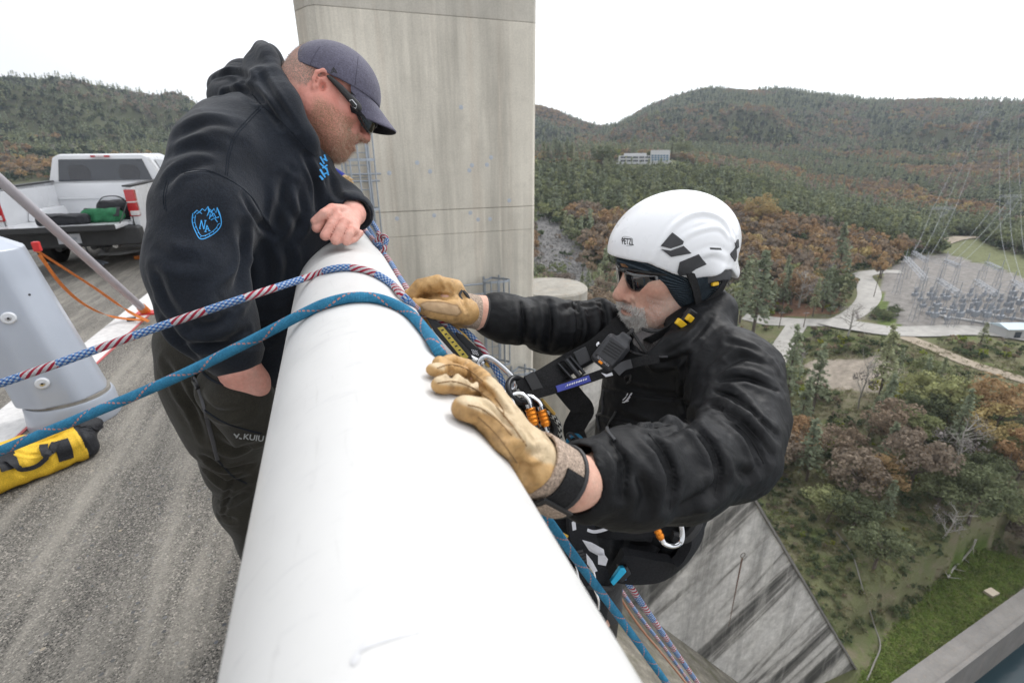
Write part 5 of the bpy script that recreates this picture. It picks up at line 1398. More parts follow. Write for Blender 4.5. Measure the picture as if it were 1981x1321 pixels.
# hidden trunk, arms and legs keep it one body
shR, shL = P(420, 320, 1.02), P(560, 330, 1.30)
elR, wrR = P(372, 520, .96), P(452, 694, 1.0)
elL, wrL = P(612, 420, 1.33), P(676, 408, 1.155)
pel = P(420, 690, 1.2); che = P(510, 370, 1.15)
S.cap(neckA, che, .065, .10, k=.05); S.cap(che, pel, .10, .08, k=.05)
S.chain([shR, elR, wrR], [.055, .042, .030], .03); S.cap(che, shR, .09, .06, k=.04); S.cap(che, shL, .09, .06, k=.04)
S.chain([shL, elL, wrL], [.055, .042, .029], .03)
hipR, hipL = P(430, 740, 1.2), P(450, 720, 1.38); knR, knL = P(470, 900, 1.38), P(520, 870, 1.52)
anR, anL = np.array([knR[0] + .02, knR[1] + .03, .09]), np.array([knL[0] + .02, knL[1] + .02, .09])
for h, kn, an in ((hipR, knR, anR), (hipL, knL, anL)):
    S.chain([pel, h, kn, an], [.08, .08, .055, .04], .04); S.cap(an + [0, 0, -.03], an + [.17, 0, -.05], .038, .03, k=.03)
# left fist on the rail: knuckles towards the sleeve, fingers folded towards the camera
wr = P(684, 414, 1.135)
S.cap(wrL, wr, .029, .027, k=.02)
K = [P(639, 410, 1.057), P(653, 418, 1.052), P(668, 430, 1.050), P(681, 445, 1.053)]
PI = [P(613, 441, 1.036), P(629, 456, 1.030), P(649, 465, 1.031), P(670, 467, 1.040)]
for i in range(4):
    S.cap(wr, K[i] + np.array([.004, .008, -.004]), .019, .0105, k=.012)
    mid = PI[i] + np.array([.018, .028, .0]); tipf = mid + np.array([.014, .012, .010]); rk = (.0112, .0116, .0110, .0100)[i]
    S.chain([K[i], K[i] * .5 + PI[i] * .5 + np.array([0, -.003, .003]), PI[i], mid, tipf], [rk, rk * .90, rk * .92, rk * .8, rk * .75], .0007)
S.cap(P(655, 422, 1.092), P(674, 434, 1.092), .017, .016, k=.012)
th = [P(664, 408, 1.09), P(643, 405, 1.047), P(627, 414, 1.030), P(609, 428, 1.030)]
S.chain(th, [.014, .0122, .0108, .0088], .0012)
# right wrist going into the trouser pocket
hr = [wrR, P(462, 712, 1.0), P(478, 742, 1.03), P(490, 790, 1.08)]
S.chain(hr, [.031, .035, .040, .035], .02)
body = S.mesh((-.75, .75, -.02), (.32, 1.85, 1.80), .0031)
Lc = loc(body.v, RA, tA); near_h = np.linalg.norm(Lc, axis=1) < .20
mk = face_masks(Lc, kA, dxA, dzA)
for q in mk: mk[q] = np.where(near_h, mk[q], 0)
hd = np.linalg.norm(body.v - K[1], axis=1) < .09
kn_ = np.zeros(len(body.v))
for q in K + PI: kn_ = np.maximum(kn_, np.exp(-(np.linalg.norm(body.v - q, axis=1) / .011) ** 2))
mk['flush'] = np.where(hd, .10 + .55 * kn_, np.where(near_h, np.clip(mk['flush'] + .34, 0, 1), .3))
wrk = np.where(near_h, sstep(Lc[:, 2], .02, -.06) * .0006 * vnoise(body.v, 140, 3), 0); body.v = (body.v + body.normals() * wrk[:, None]).astype(np.float32)
body.obj('body', M['skin_a'], pa, mk)
# stubble and cropped hair
rngA = np.random.default_rng(5); nA = body.normals()
M['stubble_a'] = simple('ginger_grey_stubble', (.34, .22, .14), .7); M['hair_a'] = simple('cropped_grey_brown_hair', (.26, .21, .18), .7)
ib = np.where(near_h & (mk['stubble'] > .45) & (Lc[:, 0] > .0))[0]
v_, f_ = strands(body, ib, nA, 3000, .0048, .00022, RA, np.array([.25, 0, -.6]), rngA); o_ = wpart('stubble', mesh_np('stubble', v_, f_, False), M['stubble_a'], pa); o_['kind'] = 'stuff'
M['goatee_a'] = simple('pale_ginger_whiskers', (.55, .42, .31), .7)
ig = np.where(near_h & (mk['stubble'] > .4) & (Lc[:, 0] > .05) & (Lc[:, 2] < -.045))[0]
v_, f_ = strands(body, ig, nA, 1100, .0085, .00026, RA, np.array([.35, 0, -.6]), rngA, .5); o_ = wpart('goatee', mesh_np('goatee', v_, f_, False), M['goatee_a'], pa); o_['kind'] = 'stuff'
ih = np.where(near_h & (mk['scalp'] > .5))[0]
v_, f_ = strands(body, ih, nA, 3800, .0048, .0002, RA, np.array([-.4, 0, -.5]), rngA); o_ = wpart('hair', mesh_np('hair', v_, f_, False), M['hair_a'], pa); o_['kind'] = 'stuff'
# ---- hooded sweatshirt
H = SDF()
H.ell(P(505, 560, 1.19), (.155, .14, .20), k=0); H.ell(P(525, 400, 1.17), (.14, .16, .20), k=.07); H.ell(P(478, 290, 1.16), (.135, .17, .115), k=.07)
H.ell(P(572, 325, 1.18), (.08, .12, .07), k=.05)
H.cap(P(415, 560, 1.19), P(418, 655, 1.21), .112, .115, k=.05)
H.cap(P(515, 600, 1.2), P(500, 665, 1.22), .135, .125, k=.05)
H.chain([P(425, 308, 1.02), P(398, 410, .975), P(378, 520, .95), P(404, 610, .965), P(446, 672, .99)], [.090, .086, .079, .076, .058], .035)
H.cap(P(436, 664, .985), P(452, 690, 1.0), .057, .047, k=.012)
H.chain([P(560, 320, 1.28), P(605, 400, 1.32), P(650, 405, 1.22), P(682, 410, 1.155)], [.10, .085, .065, .048], .04)
# hood: thick rim round the neck rising behind the head, bag of cloth behind it
rim = [P(600, 296, 1.100), P(582, 252, 1.065), P(560, 205, 1.060), P(538, 155, 1.085), P(516, 110, 1.130), P(511, 97, 1.190), P(535, 125, 1.270), P(570, 190, 1.300), P(600, 250, 1.250), P(612, 298, 1.160)]
rc = catmull(rim, 4); H.chain(rc, [.019 + .004 * math.sin(i * .9) for i in range(len(rc))], .012)
H.chain([P(575, 262, 1.065), P(541, 212, 1.060), P(512, 165, 1.100), P(497, 128, 1.150)], [.024, .028, .032, .028], .016)
H.chain([P(500, 180, 1.180), P(500, 130, 1.190), P(509, 104, 1.190)], [.045, .030, .020], .02)
H.chain([P(432, 168, 1.230), P(462, 156, 1.200), P(500, 172, 1.150), P(540, 225, 1.090)], [.033, .035, .036, .03], .010)
H.chain([P(440, 190, 1.200), P(480, 192, 1.130), P(525, 225, 1.085), P(570, 278, 1.080)], [.034, .034, .032, .026], .010)
H.ell(P(465, 195, 1.230), (.06, .09, .045), k=.03); H.ell(P(545, 285, 1.160), (.085, .09, .06), k=.04)
H.chain([P(505, 150, 1.250), P(470, 150, 1.270), P(440, 170, 1.280)], [.035, .035, .03], .02)
# open throat of the hood and the cuffs
H.cap(P(568, 165, 1.185), P(595, 210, 1.175), .052, .066, k=.015, m='s'); H.cap(P(595, 210, 1.170), P(630, 258, 1.155), .064, .048, k=.015, m='s'); H.cap(P(542, 122, 1.200), P(568, 165, 1.185), .022, .052, k=.015, m='s')
H.cap(P(452, 690, 1.0), P(470, 735, 1.02), .036, .04, k=.006, m='s'); H.cap(P(690, 416, 1.135), P(660, 420, 1.06), .034, .04, k=.006, m='s')
def clothn(a1, s1, a2, s2, seed):
    def f(p, d):
        w = np.abs(d) < .05; r = np.zeros(len(p), np.float32)
        if w.any():
            q = p[w]; n1 = vnoise(q * np.array([1, 1, .55], np.float32), s1, seed); n2 = vnoise(q * np.array([1, 1, .7], np.float32), s2, seed + 3)
            r[w] = a1 * (np.abs(n1) - .4) + a2 * n2
        return r
    return f
H.disp(clothn(.007, 9, .0025, 26, 5), .012)
hood = H.mesh((-.62, .78, .90), (.34, 1.70, 1.82), .0036)
cr_ = hood.crease
cr_([(546, 345), (542, 400), (532, 450)], .010, .014); cr_([(562, 330), (556, 390), (580, 440)], .010, .010); cr_([(590, 302), (612, 352), (614, 404)], .008, .012)
cr_([(575, 360), (585, 420), (560, 470)], .009, .009); cr_([(640, 340), (650, 375), (672, 392)], .008, .008)
cr_([(345, 262), (403, 236), (460, 243)], .012, .008); cr_([(330, 300), (372, 285), (420, 290)], .011, .007); cr_([(318, 360), (345, 330), (395, 318)], .010, .008)
cr_([(470, 440), (472, 500), (462, 545), (430, 575)], .011, .014); cr_([(480, 520), (465, 570), (425, 600)], .010, .010); cr_([(452, 600), (420, 625), (372, 632)], .009, .010)
cr_([(478, 640), (434, 664), (385, 672)], .008, .009); cr_([(306, 600), (342, 655), (385, 700)], .010, .010); cr_([(300, 520), (320, 580), (360, 640)], .010, .008)
cr_([(292, 470), (330, 500), (395, 505)], .012, .006); cr_([(510, 470), (520, 540), (505, 600)], .012, .010); cr_([(545, 470), (560, 510), (540, 580)], .010, .009)
cr_([(430, 350), (405, 420), (415, 480)], .014, .006); cr_([(470, 380), (500, 430), (525, 456)], .007, .008)
cr_([(470, 165), (505, 190), (545, 245)], .007, .010); cr_([(425, 185), (465, 175), (500, 200)], .007, .010); cr_([(500, 135), (525, 180), (570, 250)], .007, .008); cr_([(415, 150), (450, 140), (480, 150)], .007, .009)
cr_([(335, 655), (420, 672), (520, 660)], .007, .007)
hood.apply(); hood.smooth(1, .4)
ho = hood.obj('hooded_sweatshirt', M['hoodie'], pa)
for q in ([(504, 205), (478, 232), (454, 261), (441, 300), (436, 338)], [(352, 333), (396, 329), (441, 346), (482, 377), (509, 421), (531, 452)], [(488, 183), (509, 207), (550, 241), (590, 285), (606, 300)], [(318, 405), (316, 380), (322, 350)]):
    seam_line(hood, q, 'seam', M['seam'], ho, .0013, -.0002); seam_line(hood, [(x + 4, y + 3) for x, y in q], 'seam', M['seam'], ho, .0011, -.0002)
# sleeve print: shield with dots, peaks and two letters
E_ = []
sh = [(373, 413), (372, 430), (378, 448), (388, 463), (406, 457), (420, 447), (428, 434), (426, 416), (420, 402)]
E_.append(ribbon_on(hood, sh, 1.7, '', None, None, n=4)); inner = [(378, 416), (377, 430), (382, 445), (390, 457), (405, 452), (417, 443), (423, 433)]
E_.append(ribbon_on(hood, inner, 1.2, '', None, None, n=4))
for pl, w in (([(375, 413), (381, 407), (385, 411), (391, 404), (396, 408), (402, 400), (407, 411)], 2.0), ([(380, 414), (386, 410), (390, 414)], 1.6), ([(402, 400), (404, 410), (400, 418), (407, 414), (405, 424)], 2.4), ([(408, 412), (414, 404), (418, 412), (420, 402), (426, 418)], 2.4), ([(407, 420), (414, 413), (418, 422), (424, 420)], 2.2), ([(408, 426), (415, 422), (421, 430)], 1.8), ([(404, 404), (409, 408), (413, 420)], 1.6)):
    E_.append(ribbon_on(hood, pl, w, '', None, None, n=1))
for pl in ([(386, 442), (389, 426)], [(389, 426), (394, 444)], [(394, 444), (397, 427)], [(385, 442), (388, 443)], [(395, 427), (399, 427)], [(397, 449), (400, 436)], [(400, 436), (405, 447)], [(398, 444), (404, 443)], [(395, 448), (399, 449)], [(403, 447), (407, 447)]):
    E_.append(ribbon_on(hood, pl, 1.8, '', None, None, n=1))
for q in ((375, 421), (375, 431), (378, 440), (383, 451), (388, 459), (397, 457), (405, 454), (413, 449), (420, 442), (425, 433)):
    E_.append(ribbon_on(hood, [(q[0] - .9, q[1]), (q[0] + .9, q[1])], 1.6, '', None, None, n=1))
merge(E_, 'sleeve_emblem', M['blue_print'], ho)
E_ = []
for pl in ([(618, 303), (626, 318)], [(624, 308), (632, 312)], [(617, 316), (630, 328)], [(622, 326), (632, 320)], [(618, 328), (628, 344)], [(624, 338), (633, 334)], [(618, 340), (624, 348)], [(626, 300), (630, 312)], [(630, 325), (634, 340)]):
    E_.append(ribbon_on(hood, pl, 3.0, '', None, None, n=1, off=.002))
merge(E_, 'chest_print', M['blue_print'], ho)
# ---- trousers and boots
T = SDF()
T.cap(P(410, 660, 1.2), P(428, 730, 1.22), .116, .116, k=0); T.cap(P(480, 680, 1.24), P(480, 740, 1.26), .13, .125, k=.05)
T.chain([P(428, 720, 1.2), P(452, 800, 1.26), P(474, 890, 1.37), P(490, 960, 1.46), anR + [0, 0, .06]], [.118, .108, .094, .088, .075], .05)
T.chain([P(470, 720, 1.36), P(500, 800, 1.44), knL, anL + [0, 0, .06]], [.12, .11, .092, .075], .05)
T.cap(P(462, 768, 1.03), P(492, 812, 1.09), .056, .06, k=.03); T.cap(P(430, 752, 1.06), P(470, 775, 1.05), .05, .05, k=.03)
T.disp(clothn(.010, 8, .003, 24, 15), .015)
tro = T.mesh((-.80, .9, .06), (.1, 2.0, 1.12), .0042)
for c_, w_, d_ in (([(318, 700), (345, 745), (372, 800)], .010, .008), ([(385, 770), (420, 800), (480, 795)], .011, .010), ([(398, 885), (430, 905), (480, 900)], .010, .014), ([(400, 910), (440, 935), (480, 925)], .010, .012), ([(412, 960), (440, 970), (470, 955)], .009, .010), ([(425, 1000), (450, 1005)], .009, .01), ([(420, 850), (450, 870), (495, 860)], .010, .010), ([(345, 760), (372, 790), (395, 850)], .009, .008), ([(452, 920), (440, 960), (432, 1000)], .006, .007)): tro.crease(c_, w_, d_)
tro.apply()
to = tro.obj('trousers', M['trouser'], pa)
seam_line(tro, [(376, 730), (390, 770), (405, 827), (421, 889)], 'zipper', M['zip'], to, .0045, .001, flat=(1, .5))
seam_line(tro, [(374, 722), (378, 738), (386, 752)], 'zip_pull', M['black_plastic'], to, .004, .004)
seam_line(tro, [(384, 710), (410, 735), (450, 745), (495, 730), (512, 690)], 'pocket_edge', M['seam'], to, .0028, .001)
seam_line(tro, [(392, 790), (430, 815), (480, 832), (505, 838)], 'pocket_seam', M['seam'], to, .0018, .0005)
seam_line(tro, [(421, 889), (450, 920), (478, 935)], 'pocket_seam', M['seam'], to, .0018, .0005)
text_on(tro, 'KUIU', (470, 848), (17, 2.2), (2.5, -15), 'leg_print', M['grey_print'], to, .0012, bold=.02)
merge([ribbon_on(tro, q, 2.6, '', None, None, n=1, off=.0012) for q in ([(453, 838), (460, 845)], [(457, 846), (463, 838)], [(463, 846), (468, 848)])], 'leg_mark', M['grey_print'], to)
for an in (anR, anL):
    B_o = SDF(); B_o.cap(an + [0, 0, .06], an + [0, 0, -.02], .056, .05); B_o.cap(an + [-.02, 0, -.045], an + [.19, 0, -.05], .044, .036, k=.03); B_o.add(s_plane((0, 0, .004), (0, 0, 1)), .004, 's')
    bo = B_o.mesh(an + [-.12, -.12, -.1], an + [.3, .12, .16], .005); bo.obj('boot', M['boot'], pa)
# ---- cap
Cp = SDF().frame(RA, tA)
Cp.ell((.006, 0, .029), (.1075, .090, .0965), k=0); Cp.ell((.004, 0, .026), (.1042, .0867, .0925), k=.001, m='s')
Cp.add(s_plane((.02, 0, .026), (0.0, 0, 1.0)), .002, 's') if False else None
Cp.frame()
def capcut(p):
    L = (p - tA.astype(np.float32)) @ RA.astype(np.float32); return L[:, 2] - (.030 + .06 * np.maximum(0, L[:, 0]) + .06 * np.minimum(0, L[:, 0]))
Cp.add(capcut, .002, 's')
cm = Cp.mesh(tA - .17, tA + .20, .0024)
co = cm.obj('cap', M['cap'], pa)
v_ = []; f_ = []; n1, n2 = 25, 9
for side in (0, 1):
    for i in range(n1):
        s = -1 + 2 * i / (n1 - 1)
        for j in range(n2):
            q = j / (n2 - 1); yy_ = .084 * s * (1 - .10 * q * abs(s))
            x0_ = .006 + .1065 * math.sqrt(max(0, 1 - (min(abs(yy_), .0885) / .0895) ** 2)) - .003
            ext = .060 * max(0, 1 - abs(s) ** 3.2) ** .6
            xx_ = x0_ + ext * q; zz_ = (.0272 + .06 * x0_) - .030 * q * (1 - .25 * s * s) - .026 * s * s * min(1, q * 1.6) + (.0035 if side == 0 else 0)
            v_.append(RA @ np.array([xx_, yy_, zz_]) + tA)
NB = n1 * n2
for i in range(n1 - 1):
    for j in range(n2 - 1):
        a = i * n2 + j; f_.append((a, a + 1, a + n2 + 1, a + n2)); f_.append((NB + a, NB + a + n2, NB + a + n2 + 1, NB + a + 1))
for i in range(n1 - 1): a = i * n2 + n2 - 1; f_.append((a, NB + a, NB + a + n2, a + n2))
for j in range(n2 - 1): f_.append((j, NB + j, NB + j + 1, j + 1)); a = (n1 - 1) * n2 + j; f_.append((a, a + 1, NB + a + 1, NB + a))
M['visor_under'] = fabric('black_visor_lining', (.014, .014, .016), .85)
me_ = mesh_np('visor', v_, f_, True, matidx=[0 if max(t) < NB else (1 if min(t) >= NB else 0) for t in f_]); me_.materials.append(M['cap']); me_.materials.append(M['visor_under'])
wpart('visor', me_, None, co)
M['cap_seam'] = simple('dark_cap_seam', (.06, .057, .085), .8)
seam_line(cm, [(693, 110), (690, 140), (686, 170)], 'seam', M['cap_seam'], co, .0009, 0); seam_line(cm, [(618, 92), (606, 112), (598, 130)], 'seam', M['cap_seam'], co, .0009, 0)
merge([ribbon_on(cm, q, 1.5, '', None, None, n=1, off=.001) for q in ([(640, 142), (645, 131)], [(645, 131), (652, 142)], [(652, 142), (645, 139)], [(645, 139), (640, 142)], [(645, 131), (646, 138)])], 'cap_emblem', M['black_plastic'], co)
# ---- sunglasses
def g3(x, y, lat):
    """photo pixel on the near side of the face -> head frame, for a given half width"""
    o = tA - lA * lat; r = rayv(x, y); q = CAM + r * (((o - CAM) @ lA) / (r @ lA)) - tA
    return np.array([q @ fA, 0, q @ uA])
G = SDF().frame(RA, tA)
for s in (-1, 1):
    arm = [g3(638, 150, .086) + [0, s * .086, 0], g3(662, 174, .084) + [0, s * .085, 0], g3(684, 199, .078) + [0, s * .079, 0], g3(695, 213, .068) + [0, s * .069, 0]]
    ac = catmull(arm, 4); hh_ = np.interp(np.linspace(0, 1, len(ac)), [0, .3, .8, 1], [.0040, .0070, .0095, .0085])
    for q, h_ in zip(ac, hh_): G.ell(q, (.0075, .0032, h_), k=.006)
    G.chain([(.070, s * .068, .010), (.094, s * .050, .006), (.111, s * .030, .001), (.118, s * .010, -.001)], [.0048, .0038, .0034, .0036], .004)
    G.chain([(.070, s * .067, -.010), (.090, s * .050, -.026), (.107, s * .030, -.030), (.115, s * .014, -.020), (.118, s * .009, -.006)], [.0034, .0026, .0024, .0024, .003], .003)
G.cap((.119, -.010, -.002), (.119, .010, -.002), .0042, k=.004)
gm_ = G.mesh(tA - .15, tA + .2, .0017); go_ = gm_.obj('sunglasses', M['black_plastic'], pa)
for s in (-1, 1):
    v_ = []; f_ = []; nu, nv = 13, 7
    for i in range(nu):
        for j in range(nv):
            q = i / (nu - 1); w = j / (nv - 1); top = .000 + .009 * q; h = (.020 + .016 * math.sin(math.pi * min(1, q * .8 + .2)) - .008 * q)
            v_.append(RA @ np.array([.1195 - .050 * q ** 1.7 - .004 * w * w, s * (.010 + .057 * q), top - h * w]) + tA)
    for i in range(nu - 1):
        for j in range(nv - 1): a = i * nv + j; f_.append((a, a + 1, a + nv + 1, a + nv))
    o = wpart('lens', mesh_np('lens', v_, f_, True), M['lens'], go_); md = o.modifiers.new('thick', 'SOLIDIFY'); md.thickness = .002; md.offset = 0
merge([ribbon_on(gm_, q, 1.6, '', None, None, n=1, off=.0006) for q in ([(676, 195), (681, 193), (690, 204), (688, 210), (683, 208), (675, 198)],)], 'temple_badge', M['silver'], go_)
# ================================================================== THE MAN HANGING OUTSIDE THE RAIL
M['jacket'] = None
def mat_nylon():
    m = NM('black_quilted_nylon'); v = m.pos()
    c = m.ramp(m.noise(v, 9, 5, .6), [(.3, (.0028, .0032, .0041)), (.7, (.0060, .0066, .0083))])
    m.set(Base_Color=c, Roughness=m.ramp(m.noise(v, 30, 4), [(.3, .52), (.7, .66)])); m.b.inputs['Specular IOR Level'].default_value = .25
    m.b.inputs['Sheen Weight'].default_value = .0
    b = m.bump(m.noise(v, 1400, 2), .18, .0005); m.bump(m.noise(v, 38, 5, .65, .6), .40, .005, b); return m.m
M['jacket'] = mat_nylon()
def mat_knit():
    m = NM('navy_rib_knit'); w = m.math('SINE', m.math('MULTIPLY', m.attr('rib'), 1.0)); v = m.pos()
    c = m.mix(m.ramp(w, [(.2, 0), (.8, 1)]), (.020, .029, .038), (.062, .082, .102)); c = m.mix(1, c, m.ramp(m.noise(v, 700, 2), [(.35, .65), (.65, 1.35)]), 'MULTIPLY')
    m.set(Base_Color=c, Roughness=.95); m.b.inputs['Specular IOR Level'].default_value = .15; m.bump(w, .8, .0016); return m.m
M['knit'] = mat_knit(); M['seam_b'] = simple('black_thread', (.010, .010, .011), .8)
def mat_glove():
    m = NM('tan_leather_glove'); v = m.pos()
    lea = m.ramp(m.noise(v, 22, 5, .65), [(.3, (.33, .185, .065)), (.5, (.47, .285, .115)), (.72, (.58, .38, .18))])
    kn = m.ramp(m.noise(v, 40, 4, .6), [(.3, (.50, .385, .235)), (.7, (.60, .475, .31))])
    c = m.mix(m.attr('back'), lea, kn)
    c = m.mix(m.ramp(m.noise(v, 55, 6, .7), [(.50, 0), (.70, .7)]), c, (.20, .125, .06))
    c = m.mix(m.attr('patch'), c, (.40, .27, .15))
    c = m.mix(m.attr('stitch'), c, (.19, .11, .05))
    m.set(Base_Color=c, Roughness=m.ramp(m.noise(v, 80, 4), [(.3, .45), (.7, .68)])); m.b.inputs['Specular IOR Level'].default_value = .35
    b = m.bump(m.noise(v, 70, 5, .65, .5), .55, .004); m.bump(m.voro(v, 650, 'F1', 'Distance'), .15, .0006, b); return m.m
M['glove'] = mat_glove(); M['glove_seam'] = simple('brown_stitching', (.20, .115, .045), .8)
M['cuff'] = fabric('taupe_neoprene_cuff', (.33, .255, .20), .8, .12, 900, 0, .15)
def mat_shell():
    m = NM('white_helmet_shell'); v = m.pos()
    c = m.mix(m.ramp(m.noise(v, 35, 6, .75), [(.66, 0), (.76, .35)]), (.78, .79, .81), (.40, .40, .40))
    m.set(Base_Color=c, Roughness=m.ramp(m.noise(v, 40, 5), [(.3, .24), (.7, .38)])); m.b.inputs['Coat Weight'].default_value = .25; m.b.inputs['Coat Roughness'].default_value = .15
    m.bump(m.noise(v, 55, 3), .05, .002); return m.m
M['shell'] = mat_shell()
M['grey_plastic'] = simple('charcoal_plastic', (.035, .036, .040), .5, 0, .1, 60, .15)
M['yellow_plastic'] = simple('yellow_plastic', (.75, .46, .015), .4)
M['webbing'] = fabric('black_webbing', (.013, .013, .014), .85, .2, 700, 0, .5, .0012, 20, .35)
M['grey_shirt'] = fabric('grey_shirt', (.16, .15, .15), .9)
M['suede'] = fabric('brown_patch', (.28, .15, .075), .9)
M['white_tag'] = simple('white_cloth_tag', (.62, .62, .66), .8, 0, .12, 60)
M['harness_pad'] = fabric('black_harness_padding', (.012, .0125, .015), .8, .2, 900, 0, .5, .001)
def onpipe(px, py, off=0.0):
    """point at a distance off from the pipe skin on (or nearest to) a sight line"""
    r = rayv(px, py); ox, oz = CAM[0] - PIPE_X, CAM[2] - PIPE_Z; a = r[0] ** 2 + r[2] ** 2; b_ = ox * r[0] + oz * r[2]; c_ = ox * ox + oz * oz - (PIPE_R + off) ** 2
    D = b_ * b_ - a * c_; t = (-b_ - math.sqrt(D)) / a if D > 0 else -b_ / a
    return CAM + r * t
def patch_on(sc, poly, name, mat, parent, off=.002, thick=.002, cuts=2, bias=None):
    """flat plate following a surface, outline given on the photo"""
    bm = bmesh.new(); vs = [bm.verts.new((x, y, 0)) for x, y in poly]; bm.faces.new(vs); bmesh.ops.triangulate(bm, faces=bm.faces)
    for _ in range(cuts): bmesh.ops.subdivide_edges(bm, edges=bm.edges[:], cuts=1, use_grid_fill=True); bmesh.ops.triangulate(bm, faces=bm.faces)
    n = len(bm.verts); top = []; nn = []
    for v in bm.verts:
        p, q = sc.hit(v.co.x, v.co.y, 0, bias); top.append(p + q * off); nn.append(q)
    bm.verts.index_update(); f = [tuple(v.index for v in t.verts) for t in bm.faces]; edge = [e for e in bm.edges if len(e.link_faces) == 1]
    V = top + [p - q * (thick + off) for p, q in zip(top, nn)]
    F_ = f + [(e.verts[0].index, e.verts[1].index, n + e.verts[1].index, n + e.verts[0].index) for e in edge]; bm.free()
    me = mesh_np(name, V, F_, True)
    b2 = bmesh.new(); b2.from_mesh(me); bmesh.ops.recalc_face_normals(b2, faces=b2.faces); b2.to_mesh(me); b2.free()
    try: me.set_sharp_from_angle(angle=math.radians(50))
    except Exception: pass
    return wpart(name, me, mat, parent)

pb_ = wroot('person', P(1270, 900, 1.1), 'man in white helmet and black quilted jacket hanging outside the white rail', 'person')
ptB, ywB = math.radians(4), math.radians(181)
fB = np.array([math.cos(ptB) * math.cos(ywB), math.cos(ptB) * math.sin(ywB), -math.sin(ptB)]); lB = np.array([-math.sin(ywB), math.cos(ywB), 0]); uB = np.cross(fB, lB)
RB = np.stack([fB, lB, uB], 1); tB = P(1287, 523, 1.06)
hB = lambda x, y, z: RB @ np.array([x, y, z], float) + tB
# ---- body
S = SDF(); kB, dxB, dzB = 1.0, 0, 0
nkB = P(1318, 680, 1.10)
head_ops(S, RB, tB, kB, 1.06, 1.0, 1.14, dxB, dzB, .002, nkB, (.058, .062), nz=-.003)
chB, peB = P(1300, 780, 1.12), P(1250, 990, 1.2)
nsh, nel, nwr = P(1420, 730, .93), P(1415, 872, .77), P(1105, 932, .525)
fsh, fel, fwr = P(1240, 665, 1.22), P(1100, 640, 1.10), P(925, 604, .985)
S.cap(nkB, chB, .060, .085, k=.05); S.cap(chB, peB, .09, .09, k=.05)
S.cap(chB, nsh, .055, .045, k=.03); S.chain([nsh, nel, P(1175, 926, .575), nwr], [.050, .040, .027, .0255], .03)
S.cap(chB, fsh, .08, .05, k=.04); S.chain([fsh, fel, P(960, 612, 1.0), fwr], [.05, .042, .033, .030], .03)
# far (right) hand closed round the rope, inside the glove
pmF = P(868, 582, .965); ropeF = P(812, 580, .935)
S.cap(fwr, pmF, .027, .020, k=.02)
fist = [[P(880, 556, .96), P(846, 548, .95), P(812, 553, .945), P(797, 570, .945), P(806, 588, .95)],
        [P(872, 566, .99), P(838, 560, .985), P(806, 566, .98), P(793, 584, .975), P(806, 600, .975)],
        [P(868, 580, 1.015), P(834, 576, 1.01), P(806, 584, 1.005), P(798, 602, 1.0), P(815, 616, .995)],
        [P(868, 596, 1.03), P(838, 596, 1.03), P(816, 606, 1.02), P(812, 620, 1.01), P(828, 628, 1.0)]]
thumbF = [P(905, 605, .955), P(876, 604, .935), P(840, 597, .925), P(808, 590, .925)]
for c_ in fist: finger(S, c_, .0075, .0060, .004)
finger(S, thumbF, .013, .0075, .006)
# near (left) hand laid over the pipe: finger runs follow the pipe skin
def run(pxs, off): return [onpipe(x, y, off) for x, y in pxs]
O = .0115
palmN = P(992, 838, .477); wrN = P(1040, 898, .495)
FN = [run([(847, 703), (874, 697), (905, 707), (932, 727)], O * .8) + [P(957, 762, .49)],
      run([(838, 716), (866, 711), (902, 724), (935, 748)], O * .8) + [P(965, 782, .483)],
      run([(851, 744), (885, 744), (922, 762), (955, 790)], O * .85) + [P(978, 815, .475)],
      run([(900, 788), (926, 797), (955, 820), (980, 848)], O * 1.1) + [P(998, 868, .46)]]
S.chain([nwr, wrN, palmN], [.0265, .020, .012], .02)
for c_ in FN: finger(S, c_, .0042, .0048, .003); S.cap(c_[-1], wrN, .006, .008, k=.008)
# legs, feet against the dam head
hpN, hpF = P(1250, 1025, 1.17), P(1220, 985, 1.36)
knN, knF = P(1105, 1085, 1.18), P(1110, 1040, 1.40)
knN[0] = max(knN[0], .50); knF[0] = max(knF[0], .50)
ftN, ftF = np.array([.53, knN[1] + .10, knN[2] - .40]), np.array([.53, knF[1] + .06, knF[2] - .42])
for h, kn, ft in ((hpN, knN, ftN), (hpF, knF, ftF)): S.chain([peB, h, kn, ft + [.07, 0, 0]], [.08, .06, .045, .036], .03); S.cap(ft + [.07, 0, 0], ft + [.0, 0, .14], .036, .03, k=.02)
lo = np.minimum.reduce([ftN, ftF, palmN, tB]) - .2
bodyB = S.mesh((-.06, .10, min(ftN[2], ftF[2]) - .12), (.98, 1.65, 1.58), .0031)
Lc = loc(bodyB.v, RB, tB); near_h = (np.linalg.norm(Lc, axis=1) < .20) & (Lc[:, 2] > -.15) & (np.abs(Lc[:, 1]) < .10)
mk = face_masks(Lc, kB, dxB, dzB)
chin = np.clip(sstep(Lc[:, 0], .050, .068) * sstep(Lc[:, 2], -.050, -.062) * (np.abs(Lc[:, 1]) < .046), 0, 1)
for q in mk: mk[q] = np.where(near_h, mk[q], 0)
mk['stubble'] = np.where(near_h, np.clip(mk['stubble'] * (.30 + .38 * chin), 0, 1), 0); mk['scalp'] *= 0
mk['flush'] = np.where(near_h, mk['flush'] * .6, .12)
wrk = np.where(near_h, .0005 * vnoise(bodyB.v, 130, 3) * (Lc[:, 0] > .03), 0); bodyB.v = (bodyB.v + bodyB.normals() * wrk[:, None]).astype(np.float32)
